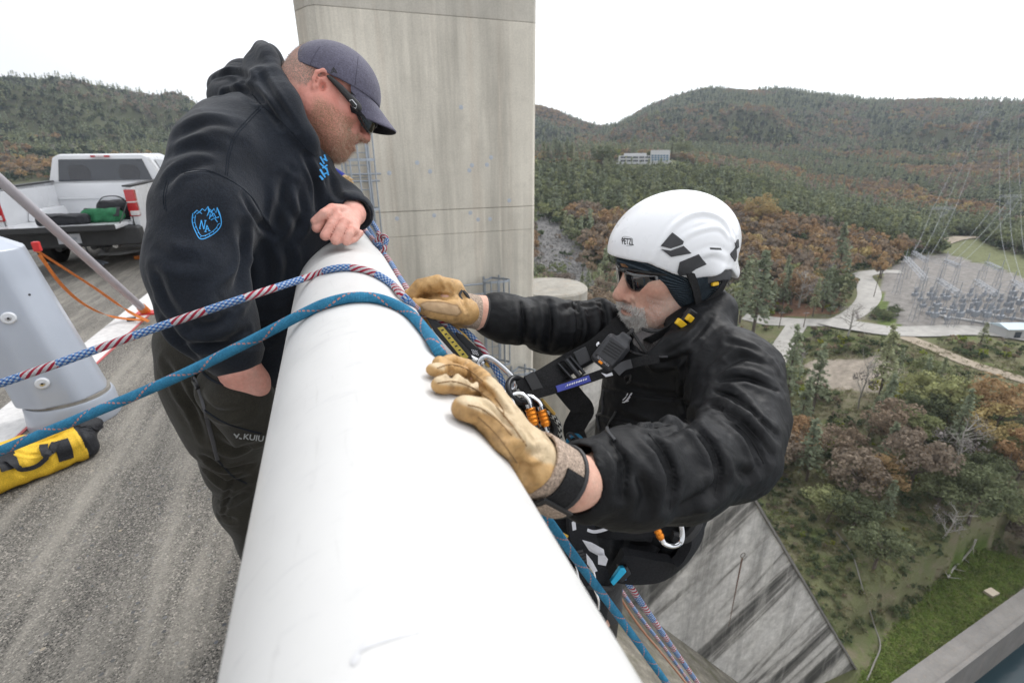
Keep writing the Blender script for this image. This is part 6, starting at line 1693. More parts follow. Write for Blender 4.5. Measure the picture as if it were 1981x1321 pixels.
bodyB.crease([(1210, 573), (1222, 583), (1229, 598), (1230, 612)], .0028, .0022); bodyB.crease([(1250, 572), (1268, 580), (1290, 582)], .003, .0010); bodyB.crease([(1242, 590), (1262, 605), (1270, 625)], .004, .0012); bodyB.apply()
bodyB.obj('body', M['skin_b'], pb_, mk)
rngB = np.random.default_rng(9); nB_ = bodyB.normals(); mouthm = np.exp(-(((Lc[:, 2] + .072) / .008) ** 2 + (Lc[:, 1] / .021) ** 2)) * (Lc[:, 0] > .085)
M['beard_b'] = mat_leaf('grey_white_beard', [(0, (.82, .80, .77)), (1, (.84, .82, .79))], .3, 420)
ib = np.where(near_h & (chin > .5) & (Lc[:, 2] < -.083) & (mouthm < .2))[0]; v1, f1 = strands(bodyB, ib, nB_, 3600, .0150, .00026, RB, np.array([-.1, 0, -.7]), rngB, .6)
im = np.where(near_h & (chin > .3) & (Lc[:, 2] > -.086) & (Lc[:, 2] < -.047) & (Lc[:, 0] > .055) & (mouthm < .25) & ((Lc[:, 2] < -.0545) | (np.abs(Lc[:, 1]) > .014)))[0]
v2, f2 = strands(bodyB, im, nB_, 1700, .0085, .00028, RB, np.array([-.2, 0, -.9]), rngB, .35)
ij = np.where(near_h & (mk['stubble'] > .22))[0]; v3, f3 = strands(bodyB, ij, nB_, 1500, .0032, .00016, RB, np.array([.1, 0, -.6]), rngB, .3)
bo = merge([(v1, f1), (v2, f2), (v3, f3)], 'beard', M['beard_b'], pb_); bo['kind'] = 'stuff'
# ---- jacket
J = SDF()
J.cap(P(1305, 715, 1.10), P(1292, 850, 1.13), .125, .125, k=0); J.cap(P(1292, 850, 1.13), P(1262, 985, 1.19), .125, .122, k=.05)
J.cap(P(1235, 745, 1.12), P(1225, 860, 1.14), .075, .085, k=.05)
J.chain([P(1345, 690, 1.02), P(1418, 728, .93), P(1432, 800, .855), P(1412, 878, .765), P(1310, 914, .675), P(1215, 924, .605), P(1138, 926, .558)], [.083, .080, .071, .065, .060, .054, .0445], .035)
J.chain([P(1290, 680, 1.20), P(1225, 655, 1.22), P(1150, 640, 1.14), P(1060, 630, 1.06), P(985, 618, 1.01), P(956, 611, 1.0)], [.09, .074, .062, .052, .044, .041], .035)
J.chain([P(1386, 600, 1.03), P(1364, 642, .985), P(1318, 672, .955), P(1268, 694, .965)], [.030, .032, .028, .021], .025)
J.chain([P(1386, 600, 1.03), P(1372, 592, 1.12), P(1330, 600, 1.19), P(1262, 640, 1.17), P(1222, 662, 1.10)], [.036, .04, .04, .03, .022], .025)
J.cap(P(1330, 650, 1.06), P(1318, 690, 1.07), .085, .10, k=.04)
# neck opening, open front, sleeve ends
J.cap(P(1318, 560, 1.08), P(1285, 665, 1.045), .075, .052, k=.015, m='s'); J.cap(P(1258, 664, 1.0), P(1232, 640, .98), .030, .045, k=.010, m='s')
J.cap(P(1128, 927, .552), P(1060, 934, .52), .036, .041, k=.004, m='s'); J.cap(P(958, 611, 1.0), P(926, 604, .99), .031, .036, k=.004, m='s')
J.disp(clothn(.008, 11, .0028, 30, 25), .014)
jk = J.mesh((.20, .22, .55), (1.02, 1.45, 1.45), .0034)
for c_, w_, d_ in (([(1252, 842), (1280, 876), (1300, 928), (1294, 972)], .0085, .013), ([(1322, 812), (1366, 852), (1388, 905), (1381, 960)], .0095, .014), ([(1395, 800), (1445, 845), (1474, 900)], .0095, .013), ([(1180, 858), (1205, 900), (1202, 955)], .0075, .010),
    ([(1388, 756), (1430, 778), (1500, 842)], .0095, .013), ([(1378, 784), (1430, 812), (1488, 880)], .0085, .011), ([(1392, 738), (1440, 730), (1500, 752)], .0085, .010), ([(1390, 715), (1440, 690), (1490, 705)], .008, .009),
    ([(1330, 690), (1322, 740), (1326, 800)], .007, .012), ([(1345, 800), (1315, 822), (1270, 838)], .010, .012), ([(1200, 742), (1260, 760), (1320, 768)], .008, .006), ([(1190, 800), (1250, 822), (1310, 815)], .008, .007),
    ([(1010, 590), (1015, 630), (1012, 668)], .0075, .009), ([(1060, 584), (1064, 630), (1058, 676)], .008, .010), ([(1112, 578), (1122, 630), (1110, 684)], .0085, .011), ([(1160, 572), (1172, 620), (1165, 670)], .0085, .010), ([(1085, 600), (1125, 592), (1170, 590)], .007, .006),
    ([(1240, 560 + 140), (1300, 700), (1350, 665)], .006, .008), ([(1290, 690), (1340, 655), (1376, 610)], .006, .006), ([(1215, 900), (1250, 950), (1245, 990)], .0075, .008), ([(1420, 905), (1450, 920), (1462, 905)], .007, .007),
    ([(1300, 990), (1360, 960), (1420, 930)], .008, .007), ([(1410, 660), (1450, 672), (1480, 690)], .006, .006)): jk.crease(c_, w_, d_)
jk.apply(); jk.smooth(1, .35)
# stitched channels: narrow grooves with puckers either side
QS = [[(1255, 838), (1282, 874), (1302, 926), (1297, 985)], [(1325, 810), (1368, 850), (1390, 903), (1384, 962)], [(1398, 800), (1448, 843), (1478, 896)], [(1183, 856), (1207, 898), (1204, 966)], [(1385, 758), (1430, 776), (1500, 838)], [(1376, 786), (1430, 812), (1490, 876)], [(1392, 738), (1440, 732), (1502, 756)],
      [(1008, 588), (1014, 630), (1010, 662)], [(1060, 582), (1066, 630), (1060, 676)], [(1112, 577), (1124, 630), (1112, 682)], [(1160, 572), (1173, 620), (1166, 668)], [(1150, 748), (1240, 764), (1325, 772)], [(1160, 806), (1250, 826), (1312, 818)], [(1330, 690), (1322, 740), (1328, 800)]]
for q in QS: jk.crease(q, .0032, .0042, n=8)
jk.apply()
def pucker(p):
    n = vnoise(p * np.array([1, 1, 1], np.float32), 55, 61); n2 = vnoise(p, 95, 67)
    return (.0009 * (1 - 2 * np.abs(n)) + .0003 * (1 - 2 * np.abs(n2))).astype(np.float32)
jk.noise(pucker)
jo = jk.obj('quilted_jacket', M['jacket'], pb_)
for q in QS: seam_line(jk, q, 'stitching', M['seam_b'], jo, .0007, .0)
# print and zips
merge([ribbon_on(jk, q, 1.9, '', None, None, n=2) for q in ([(1207, 779), (1214, 772), (1222, 760)], [(1205, 774), (1211, 768), (1215, 761)], [(1204, 778), (1210, 777), (1217, 775)], [(1213, 775), (1219, 768), (1223, 759)])], 'chest_emblem', M['white_tag'], jo)
seam_line(jk, [(1206, 672), (1232, 684), (1262, 690), (1292, 690)], 'zipper', M['grey_plastic'], jo, .0022, .001)
seam_line(jk, [(1146, 756), (1152, 790), (1160, 830)], 'zipper', M['grey_plastic'], jo, .0028, .001)
seam_line(jk, [(1192, 795), (1175, 830), (1190, 852)], 'pocket_zip', M['grey_plastic'], jo, .0022, .001)
seam_line(jk, [(1222, 726), (1220, 736), (1214, 738), (1212, 730), (1222, 726)], 'zip_pull', M['black_plastic'], jo, .0022, .004)
# shirt at the throat
Sh = SDF(); Sh.cap(P(1256, 668, 1.045), P(1250, 700, 1.07), .034, .045, k=0); Sh.cap(P(1300, 655, 1.09), P(1295, 700, 1.09), .070, .08, k=.03); Sh.cap(nkB + [0, 0, .02], hB(-.02, 0, -.03), .064, .075, k=.01, m='s'); Sh.disp(clothn(.006, 30, .002, 60, 3), .008)
shm = Sh.mesh(P(1270, 680, 1.07) - .18, P(1270, 680, 1.07) + .18, .0036); shm.obj('shirt', M['grey_shirt'], pb_)
# ---- beanie
Bn = SDF().frame(RB, tB)
Bn.ell((-.006, 0, .034), (.1145, .0885, .099), k=0); Bn.ell((-.030, 0, -.012), (.086, .0885, .066), k=.03)
Bn.ell((-.006, .058, -.012), (.050, .043, .062), k=.03); Bn.ell((-.006, -.058, -.012), (.050, .043, .062), k=.03)
Bn.cap((-.042, .048, -.055), (-.042, -.048, -.055), .044, .044, k=.03)
Bn.frame()
def bcut(p):
    L = (p - tB.astype(np.float32)) @ RB.astype(np.float32); x = L[:, 0]
    zl = np.interp(x, [-.12, -.06, -.03, .006, .020, .048, .080, .12], [-.085, -.105, -.108, -.092, -.060, -.012, .017, .021])
    return (L[:, 2] - zl) * .75
Bn.add(bcut, .004, 's')
bnm = Bn.mesh(tB - .17, tB + .17, .0030); Lb = loc(bnm.v, RB, tB)
bnm.obj('beanie', M['knit'], pb_, dict(rib=np.arctan2(Lb[:, 2] + .02, Lb[:, 0] + .01) * 62 + np.abs(Lb[:, 1]) * 0))
patch_on(bnm, [(1191, 508), (1210, 511), (1221, 524), (1198, 520)], 'brown_label', M['suede'], pb_, .0012, .001, 1)
# ---- glasses
G = SDF().frame(RB, tB)
for s in (-1, 1):
    G.chain([(.105, s * .010, .021), (.098, s * .034, .022), (.078, s * .058, .019), (.045, s * .0765, .013), (.005, s * .084, .006)], [.0035, .0035, .0040, .0038, .003], .003)
G.cap((.1055, -.011, .017), (.1055, .011, .017), .0045, k=.004)
gB = G.mesh(tB - .15, tB + .15, .0019); go2 = gB.obj('sunglasses', M['black_plastic'], pb_)
for s in (-1, 1):
    v_ = []; f_ = []; nu, nv = 13, 7
    for i in range(nu):
        for j in range(nv):
            q = i / (nu - 1); w = j / (nv - 1); yl = .009 + .056 * q; h = (.043 - .008 * q); top = .028 - .005 * q
            z = top - h * w * (1 - .42 * abs(2 * q - .85) ** 2.2); x = .1065 - .042 * q ** 2.1 - .006 * w * w
            v_.append(hB(x + .0012, s * yl, z - .009))
    for i in range(nu - 1):
        for j in range(nv - 1): a = i * nv + j; f_.append((a, a + 1, a + nv + 1, a + nv))
    me = mesh_np('lens', v_, f_, True); o = wpart('lens', me, M['lens'], go2); md = o.modifiers.new('thick', 'SOLIDIFY'); md.thickness = .0022; md.offset = 0
# ---- helmet
Hm = SDF().frame(RB, tB)
Hm.ell((-.012, 0, .049), (.1400, .1095, .1065), k=0); Hm.ell((-.032, 0, .056), (.126, .102, .100), k=.03)
Hm.cap((-.04, .099, .010), (-.115, .064, -.012), .019, .019, k=.03); Hm.cap((-.04, -.099, .010), (-.115, -.064, -.012), .019, .019, k=.03)
Hm.ell((-.014, 0, .041), (.1345, .1040, .1025), k=.002, m='s')
Hm.frame()
def hcut(p):
    L = (p - tB.astype(np.float32)) @ RB.astype(np.float32); x = L[:, 0]
    # rim: high over the brow, dips at the sides, lifts over the ear guard, drops to a point at the back
    zl = np.interp(x, [-.16, -.138, -.108, -.082, -.052, -.03, .01, .05, .095, .135], [-.030, -.030, -.010, .010, .016, .008, .004, .019, .043, .050])
    return (L[:, 2] - zl) * .8
Hm.add(hcut, .003, 's')
hm = Hm.mesh(tB - .22, tB + .24, .0028)
hm.crease([(1262, 505), (1300, 440), (1350, 412), (1398, 425), (1422, 470)], .0045, -.0030, n=8); hm.crease([(1310, 470), (1345, 448), (1388, 440), (1412, 460)], .0045, -.0022, n=8)
hm.crease([(1300, 462), (1342, 424), (1390, 425), (1416, 452)], .006, .0022, n=8); hm.crease([(1290, 392), (1340, 376), (1392, 398)], .005, -.0018, n=8); hm.crease([(1340, 500), (1380, 488), (1410, 500)], .006, -.0025, n=8)
hm.apply()
ho2 = hm.obj('helmet', M['shell'], pb_)
patch_on(hm, [(1278, 476), (1300, 450), (1322, 467), (1320, 473), (1297, 481)], 'vent_shutter', M['grey_plastic'], ho2, .0022, .003)
patch_on(hm, [(1279, 482), (1297, 485), (1322, 476), (1337, 490), (1298, 497)], 'vent_shutter', M['grey_plastic'], ho2, .0022, .003)
patch_on(hm, [(1309, 533), (1315, 507), (1351, 492), (1366, 511), (1345, 520), (1330, 531)], 'headlamp_clip', M['grey_plastic'], ho2, .0022, .004)
patch_on(hm, [(1373, 479), (1394, 480), (1396, 484), (1374, 483)], 'clip_slot', M['black_plastic'], ho2, .0006, .001, 1)
patch_on(hm, [(1412, 492), (1423, 478), (1424, 497), (1421, 506)], 'vent_shutter', M['grey_plastic'], ho2, .0022, .003, 1)
patch_on(hm, [(1421, 470), (1427, 463), (1428, 478), (1424, 482)], 'vent_shutter', M['grey_plastic'], ho2, .0022, .003, 1)
ear = SDF(); ear.frame(RB, tB); ear.frame()
for sg in (1, -1):
    eg = SDF().frame(RB, tB); eg.ell((-.050, sg * .096, -.002), (.040, .009, .026), k=0); eg.ell((-.050, sg * .106, -.030), (.043, .02, .020), k=.004, m='s'); eg.frame(); eg.mesh(tB - .2, tB + .2, .003).obj('ear_guard', M['grey_plastic'], ho2)
text_on(hm, 'PETZL', (1203.5, 472), (8.2, .9), (-.9, -17), 'helmet_print', M['black_plastic'], ho2, .0008, bold=.02)
seam_line(hm, [(1202, 466), (1206, 458), (1220, 460), (1224, 464), (1222, 475), (1212, 476)], 'print_frame', M['grey_print'], ho2, .0004, .0003)
# chin strap
CS = [hB(.022, .1035, .022), hB(.008, .1075, -.015), hB(-.006, .101, -.058), P(1325, 614, .985), P(1298, 634, .985), P(1268, 652, .985), P(1252, 660, 1.0), P(1262, 655, 1.08)]
b = MB(); cc = catmull(CS, 6); b.tube(cc, .0085, 4, flat=(1, .16), up=[nrm(q - (tB - np.array([0, 0, .05]))) for q in cc]); wpart('chin_strap', b.mesh('chin_strap', True), M['webbing'], pb_)
b = MB(); b.tube(catmull([hB(-.075, .100, .0), hB(-.05, .107, -.03), hB(-.010, .103, -.060)], 5), .007, 4, flat=(1, .16), up=lB); wpart('chin_strap', b.mesh('chin_strap', True), M['webbing'], pb_)
b = MB(); b.tube(catmull([P(1330, 602, .975), P(1300, 630, .985), P(1264, 641, .985), P(1242, 636, 1.0)], 6), .0035, 6); wpart('strap_cord', b.mesh('strap_cord', True), M['black_rubber'], pb_)
b = MB(); b.box(P(1334, 612, .960), (.012, .005, .014), RB @ np.array([[.8, 0, -.6], [0, 1, 0], [.6, 0, .8]])); wpart('strap_buckle', b.mesh('strap_buckle', False, .003), M['black_plastic'], pb_)
for (x, y, w) in ((1318, 627, .011), (1334, 616, .006)):
    b = MB(); b.box(P(x, y, .952), (w * 1.25, .004, .0065), RB @ np.array([[.75, 0, -.66], [0, 1, 0], [.66, 0, .75]])); wpart('buckle_tab', b.mesh('buckle_tab', False, .002), M['yellow_plastic'], pb_)
b = MB(); b.box(hB(-.040, .1055, -.012), (.008, .003, .0035), RB); wpart('adjuster_wheel', b.mesh('adjuster_wheel', False, .002), M['yellow_plastic'], pb_)
# ---- gloves
GL = SDF()
for i, c_ in enumerate(FN):
    w = [.0070, .0070, .0084, .0118][i]; GL.chain(c_, [w * .95, w, w * 1.06, w * 1.15, w * 1.3], .0014); GL.cap(c_[-1], palmN, w * 1.3, .0145, k=.008)
GL.cap(P(970, 812, .482), P(1018, 882, .490), .0150, .020, k=.012); GL.cap(P(985, 852, .468), P(1012, 892, .480), .0160, .021, k=.012)
GL.cap(P(1020, 880, .488), P(1034, 897, .492), .027, .030, k=.012)
GL.disp(clothn(.0022, 55, .0008, 120, 8), .004)
gln = GL.mesh((.0, .16, 1.10), (.32, .62, 1.40), .0019)
for c_, w_, d_ in (([(905, 730), (945, 760), (985, 800)], .0028, .004), ([(925, 770), (962, 798), (1000, 840)], .0028, .004), ([(868, 715), (876, 735)], .003, .003), ([(905, 722), (914, 748)], .003, .0025), ([(935, 788), (948, 815)], .003, .003), ([(1000, 860), (1030, 880), (1050, 870)], .004, .004), ([(985, 850), (1015, 905), (1035, 945)], .004, .004), ([(970, 835), (1010, 850)], .0035, .003), ([(1010, 900), (1040, 900)], .003, .003), ([(905, 800), (935, 815)], .003, .002)): gln.crease(c_, w_, d_)
gln.apply()
nG = gln.normals(); pr = gln.v - np.array([PIPE_X, 0, PIPE_Z]); out = np.stack([pr[:, 0], 0 * pr[:, 0], pr[:, 2]], 1); dist = np.linalg.norm(out, axis=1) - PIPE_R; out /= np.linalg.norm(out, axis=1)[:, None]
back = sstep((nG * out).sum(1) + .08 * vnoise(gln.v, 30, 2), .30, .55) * sstep(gln.v[:, 1], .470, .445)
tu_, tw_, _ = projv(gln.v)
stn = np.zeros(len(gln.v))
ee = np.concatenate([gln.q[:, [0, 1]], gln.q[:, [1, 2]], gln.q[:, [2, 3]], gln.q[:, [3, 0]]]); cn0 = np.bincount(ee.ravel(), minlength=len(back)) + 1e-9
for _ in range(22): back = (np.bincount(ee[:, 0], back[ee[:, 1]], len(back)) + np.bincount(ee[:, 1], back[ee[:, 0]], len(back))) / cn0
back = sstep(back, .42, .62)
tips = gln.v[:, 1]; gdirt = fbm(gln.v, 60, 3, 7)
gg = gln.obj('glove', M['glove'], pb_, dict(back=back, patch=np.zeros(len(gln.v)), stitch=stn))
def cuff(a, b0, ra, rb, name_lab, strap=None):
    Cf = SDF(); Cf.cap(a, b0, ra, rb, k=0); Cf.cap(a, b0, ra - .004, rb - .004, k=.001, m='s'); d = nrm(b0 - a)
    Cf.add(s_plane(b0 - d * .002, d * -1), .002, 's'); Cf.add(s_plane(a, d), .002, 's')
    c = Cf.mesh(np.minimum(a, b0) - .07, np.maximum(a, b0) + .07, .0022); c.obj('glove_cuff', M['cuff'], pb_)
    u = nrm(np.cross(d, [0, 0, 1])); w = np.cross(d, u); e = b0 - d * .003
    b = MB(); b.tube([e + (rb + .0005) * (math.cos(t) * u + math.sin(t) * w) for t in np.linspace(0, 2 * math.pi, 25)[:-1]], .0030, 6, closed=True); wpart('cuff_binding', b.mesh('cuff_binding', True), M['black_rubber'], pb_)
    return c
for q in ([(846, 741), (880, 738), (918, 752), (950, 776)], [(905, 783), (930, 790), (962, 812), (990, 842)], [(846, 712), (872, 705), (905, 715), (935, 738)], [(945, 770), (985, 815), (1018, 862)], [(925, 806), (962, 842), (1000, 895)], [(958, 770), (972, 790), (975, 806)]): seam_line(gln, q, 'seam', M['glove_seam'], gg, .0006, .0002)
cn = cuff(P(1030, 893, .490), P(1086, 926, .515), .0335, .034, 'near')
cf = cuff(P(893, 598, .970), P(936, 607, .990), .0335, .0345, 'far')
def cuff_arc(a, b0, r, t0, t1, a0, a1, name, mat, off, th=.002):
    """strip of cloth wrapped on a cuff: t along the cuff, angles about it measured from the camera side"""
    d = nrm(b0 - a); c = nrm(CAM - a); c = nrm(c - d * (c @ d)); w = np.cross(d, c); V_ = []; F_ = []; n = 12
    for i in range(n + 1):
        g = math.radians(a0 + (a1 - a0) * i / n); o = c * math.cos(g) + w * math.sin(g)
        for t in (t0, t1):
            for q in (off, off + th): V_.append(a + (b0 - a) * t + o * (r + q))
    for i in range(n):
        k = i * 4; F_ += [(k, k + 4, k + 6, k + 2), (k + 1, k + 3, k + 7, k + 5), (k, k + 1, k + 5, k + 4), (k + 2, k + 6, k + 7, k + 3)]
    F_ += [(0, 2, 3, 1), (4 * n, 4 * n + 1, 4 * n + 3, 4 * n + 2)]
    return wpart(name, mesh_np(name, V_, F_, False), mat, pb_)
ca, cb_ = P(1030, 893, .490), P(1086, 926, .515)
cuff_arc(ca, cb_, .0338, .30, .86, -20, 42, 'cuff_strap', M['webbing'], .0004)
cuff_arc(ca, cb_, .0338, .18, 1.12, 38, 92, 'cuff_flap', M['black_rubber'], .0030, .003); cuff_arc(ca, cb_, .0338, .30, 1.0, 44, 86, 'cuff_flap_face', M['cuff'], .0062, .001)
GF = SDF()
for i, c_ in enumerate(fist): w = [.0135, .0130, .0128, .0122][i]; GF.chain(c_, [w * 1.15, w * 1.08, w, w, w * .9], .0028)
GF.chain(thumbF, [.023, .0205, .0175, .0140], .006)
GF.cap(P(882, 594, .972), P(862, 580, .985), .035, .034, k=.018); GF.cap(P(890, 612, .985), P(850, 605, 1.0), .026, .026, k=.015)
GF.disp(clothn(.0040, 40, .0012, 100, 18), .006)
glf = GF.mesh(P(862, 590, .985) - .14, P(862, 590, .985) + .14, .0024)
for c_, w_, d_ in (([(872, 572), (840, 571), (806, 577)], .0035, .006), ([(852, 548), (856, 560), (850, 568)], .003, .003), ([(828, 550), (832, 562)], .003, .003), ([(868, 552), (874, 566)], .003, .003), ([(895, 575), (900, 600)], .004, .004)): glf.crease(c_, w_, d_)
glf.apply(); u2, w2, d2 = projv(glf.v); pat = [(812, 589), (826, 583), (860, 585), (886, 592), (893, 604), (884, 611), (850, 606), (820, 599)]
pm = inpoly(u2, w2, pat) & (d2 < .965); ring = np.zeros(len(u2))
for i in range(len(pat)):
    a, c = np.array(pat[i]), np.array(pat[(i + 1) % len(pat)]); t = np.clip(((np.stack([u2, w2], 1) - a) @ (c - a)) / ((c - a) @ (c - a)), 0, 1)
    ring = np.maximum(ring, np.exp(-(np.linalg.norm(np.stack([u2, w2], 1) - a - t[:, None] * (c - a), axis=1) / 1.4) ** 2) * (d2 < .965))
glf.obj('glove', M['glove'], pb_, dict(back=np.zeros(len(u2)), patch=pm.astype(float), stitch=ring * .9))
b = MB(); b.tube(catmull([P(893, 562, .95), P(889, 572, .945), P(899, 588, .945), P(908, 585, .95), P(904, 572, .95), P(896, 563, .952)], 5), .0035, 6); wpart('pull_loop', b.mesh('pull_loop', True), M['black_rubber'], pb_)
# ---- trousers, seat harness, boots
T2 = SDF(); T2.cap(P(1270, 965, 1.19), P(1255, 1005, 1.2), .115, .108, k=0)
for h, kn, ft in ((hpN, knN, ftN), (hpF, knF, ftF)): T2.chain([P(1255, 1005, 1.2), h, kn, ft + [.07, 0, .08]], [.098, .086, .066, .055], .04)
T2.disp(clothn(.010, 10, .003, 26, 31), .015)
t2 = T2.mesh((.35, .30, min(ftN[2], ftF[2]) + .06), (.98, 1.6, .95), .0046)
for c_, w_, d_ in (([(1180, 1040), (1230, 1055), (1290, 1050)], .010, .012), ([(1200, 1080), (1250, 1085), (1300, 1070)], .010, .012), ([(1260, 1015), (1280, 1060), (1270, 1090)], .009, .010), ([(1190, 1020), (1200, 1060), (1195, 1090)], .008, .009)): t2.crease(c_, w_, d_)
t2.apply(); M['trouser_b'] = fabric('black_work_cloth', (.016, .017, .020), .8, .25, 1200, .1, .3, .0006, 10, .3); t2o = t2.obj('trousers', M['trouser_b'], pb_)
for ft in (ftN, ftF):
    B_o = SDF(); B_o.cap(ft + [.07, 0, .10], ft + [.06, 0, -.01], .055, .05); B_o.cap(ft + [.06, 0, -.01], ft + [.0, 0, .19], .045, .038, k=.03); B_o.add(s_plane((.462, 0, 0), (1, 0, 0)), .004, 's')
    B_o.mesh(ft + [-.14, -.14, -.14], ft + [.2, .14, .3], .005).obj('boot', M['boot'], pb_)
def band(name, pts, w, mat, parent, up, t=.10, n=6):
    b = MB(); q = catmull(pts, n); b.tube(q, w, 4, flat=(1, t), up=up); return wpart(name, b.mesh(name, True), mat, parent)
hs = pb_
band('leg_loop', [P(1342, 1012, 1.06), P(1338, 1050, 1.06), P(1305, 1092, 1.07), P(1255, 1100, 1.06), P(1190, 1092, 1.04)], .040, M['harness_pad'], hs, [0.3, -.7, -.2], .25)
band('waist_belt', [P(1340, 1000, 1.08), P(1260, 1006, 1.05), P(1180, 1010, 1.05), P(1110, 1000, 1.10)], .034, M['harness_pad'], hs, [0, -1, .3], .22)
band('leg_strap', [P(1122, 975, 1.0), P(1125, 1030, 1.0), P(1140, 1090, 1.0), P(1160, 1140, 1.02)], .030, M['harness_pad'], hs, [0.1, -1, .4], .2)
band('leg_strap', [P(1075, 990, 1.02), P(1090, 1040, 1.02), P(1110, 1090, 1.02), P(1130, 1150, 1.04)], .030, M['harness_pad'], hs, [0.1, -1, .4], .2)
band('harness_edge', [P(1130, 1022, 1.0), P(1150, 1028, 1.0), P(1175, 1022, 1.0), P(1178, 1018, 1.0)], .003, M['white_tag'], hs, [0, -1, .4], .4)
b = MB(); b.tube(catmull([P(1300, 1036, 1.02), P(1325, 1040, 1.02), P(1345, 1020, 1.02), P(1352, 1000, 1.03)], 5), .011, 8); wpart('gear_loop', b.mesh('gear_loop', True), M['black_rubber'], hs)
def tagp(name, px, d, mat, dz=.0):
    c = [P(x, y, d + dd) for (x, y, dd) in px]; n = nrm(np.cross(c[1] - c[0], c[2] - c[0])) * .001
    return wpart(name, mesh_np(name, c + [q + n for q in c], [tuple(range(len(c))), tuple(range(2 * len(c) - 1, len(c) - 1, -1))] + [(i, len(c) + i, len(c) + (i + 1) % len(c), (i + 1) % len(c)) for i in range(len(c))], False), mat, hs)
tagp('cloth_tag', [(1127, 1044, 0), (1145, 1049, 0), (1168, 1062, -.008), (1170, 1074, -.010), (1158, 1074, 0), (1140, 1064, .006)], .965, M['white_tag'])
tagp('cloth_tag', [(1157, 1074, 0), (1170, 1074, -.006), (1176, 1082, -.006), (1172, 1094, 0), (1157, 1091, .004)], .955, M['white_tag'])
tagp('cloth_tag', [(1134, 1070, 0), (1146, 1085, 0), (1156, 1104, 0), (1148, 1107, 0), (1136, 1090, .004)], .958, M['white_tag'])
tagp('cloth_tag', [(1106, 1010, 0), (1113, 1006, 0), (1115, 1024, 0), (1108, 1026, 0)], .955, M['white_tag'])
M['yellow_cloth'] = fabric('yellow_cloth', (.55, .34, .06), .85)
tagp('yellow_tab', [(1090, 1030, 0), (1100, 1036, 0), (1096, 1044, 0), (1086, 1040, 0)], .955, M['yellow_cloth'])
for i in range(6):
    y = 1068 + i * 6; band('strap_rib', [P(1114 + i * 3, y, .975), P(1128 + i * 3, y - 4, .975)], .0026, M['grey_plastic'], hs, [0, -1, .3], .5)
# ================================================================== POST, POLE, STRAPS, BAG, TRUCK (left side)
M['post_grey'] = simple('grey_enamel', (.37, .405, .47), .32, 0, .05, 3, coat=.4)
M['post_white'] = simple('pale_grey_enamel', (.60, .62, .65), .35, 0, .05, 3, coat=.3)
M['orange_strap'] = fabric('orange_webbing', (.62, .19, .045), .75, .12, 600, 0, .4)
M['pole_grey'] = simple('matt_lilac_grey_tube', (.42, .40, .43), .5, .2, .08, 6)
M['red_plastic'] = simple('red_plastic', (.55, .03, .03), .4)
pc_ = PZ(150, 806, 0.0); post = wroot('steel_post', pc_, 'thick pale grey enamelled steel post with round bolts standing on the walkway edge', 'post')
b = MB(); b.lathe([(0, 0), (.222, 0), (.226, .01), (.216, .135), (.210, .15), (0, .15)], pc_, 64); wpart('base_ring', b.mesh('base_ring', True), M['post_grey'], post)
b = MB(); b.lathe([(0, .15), (.20, .15), (.20, .17), (0, .17)], pc_, 48); wpart('joint', b.mesh('joint', True), M['joint'], post)
S = SDF(); n8 = [np.array([math.cos(a), math.sin(a), 0]) for a in np.arange(8) * math.pi / 4 + .30]
def oct_(p):
    q = p - pc_.astype(np.float32); q = q - q[:, 2:3] * np.array([[-.15, .0, 0]], np.float32); zt_ = 1.06; d = np.full(len(p), -9., np.float32)
    for n in n8: x = q @ n.astype(np.float32) - (.216 - .040 * q[:, 2]); hh = np.maximum(.03 - np.abs(d - x), 0) / .03; d = np.maximum(d, x) + hh * hh * .03 * .25
    for n in n8: d = np.maximum(d, (q @ n.astype(np.float32)) * .6 + (q[:, 2] - zt_) * .8 - .09)
    return np.maximum(np.maximum(d, q[:, 2] - 1.10), .168 - q[:, 2])
S.add(oct_, 0); sp = S.mesh(pc_ + [-.45, -.27, .1], pc_ + [.27, .27, 1.2], .006); so = sp.obj('shaft', M['post_grey'], post)
for x, y in ((17, 615), (82, 741)):
    h_, n = sp.hit(x, y); u = nrm(np.cross(n, UZ)); R3 = np.stack([u, np.cross(n, u), n], 1)
    b = MB(); b.lathe([(0, .014), (.026, .014), (.032, .008), (.033, -.004)], h_, 24, R3); wpart('bolt_washer', b.mesh('bolt_washer', True), M['post_white'], post)
    b = MB(); b.lathe([(0, .018), (.008, .018), (.013, .017), (.0135, .012)], h_, 16, R3); wpart('bolt', b.mesh('bolt', True), M['silver'], post)
    b = MB(); b.lathe([(0, .0186), (.0065, .0186), (.0066, .016)], h_, 6, R3); wpart('bolt_socket', b.mesh('bolt_socket'), M['black_plastic'], post)
h_, n = sp.hit(57, 570); u = nrm(np.cross(n, UZ)); b = MB(); b.lathe([(0, .002), (.006, .002), (.0065, 0)], h_, 10, np.stack([u, np.cross(n, u), n], 1)); wpart('hole_disc', b.mesh('hole_disc'), M['black_plastic'], post)  # black disc stands in for the dark inside of a small hole
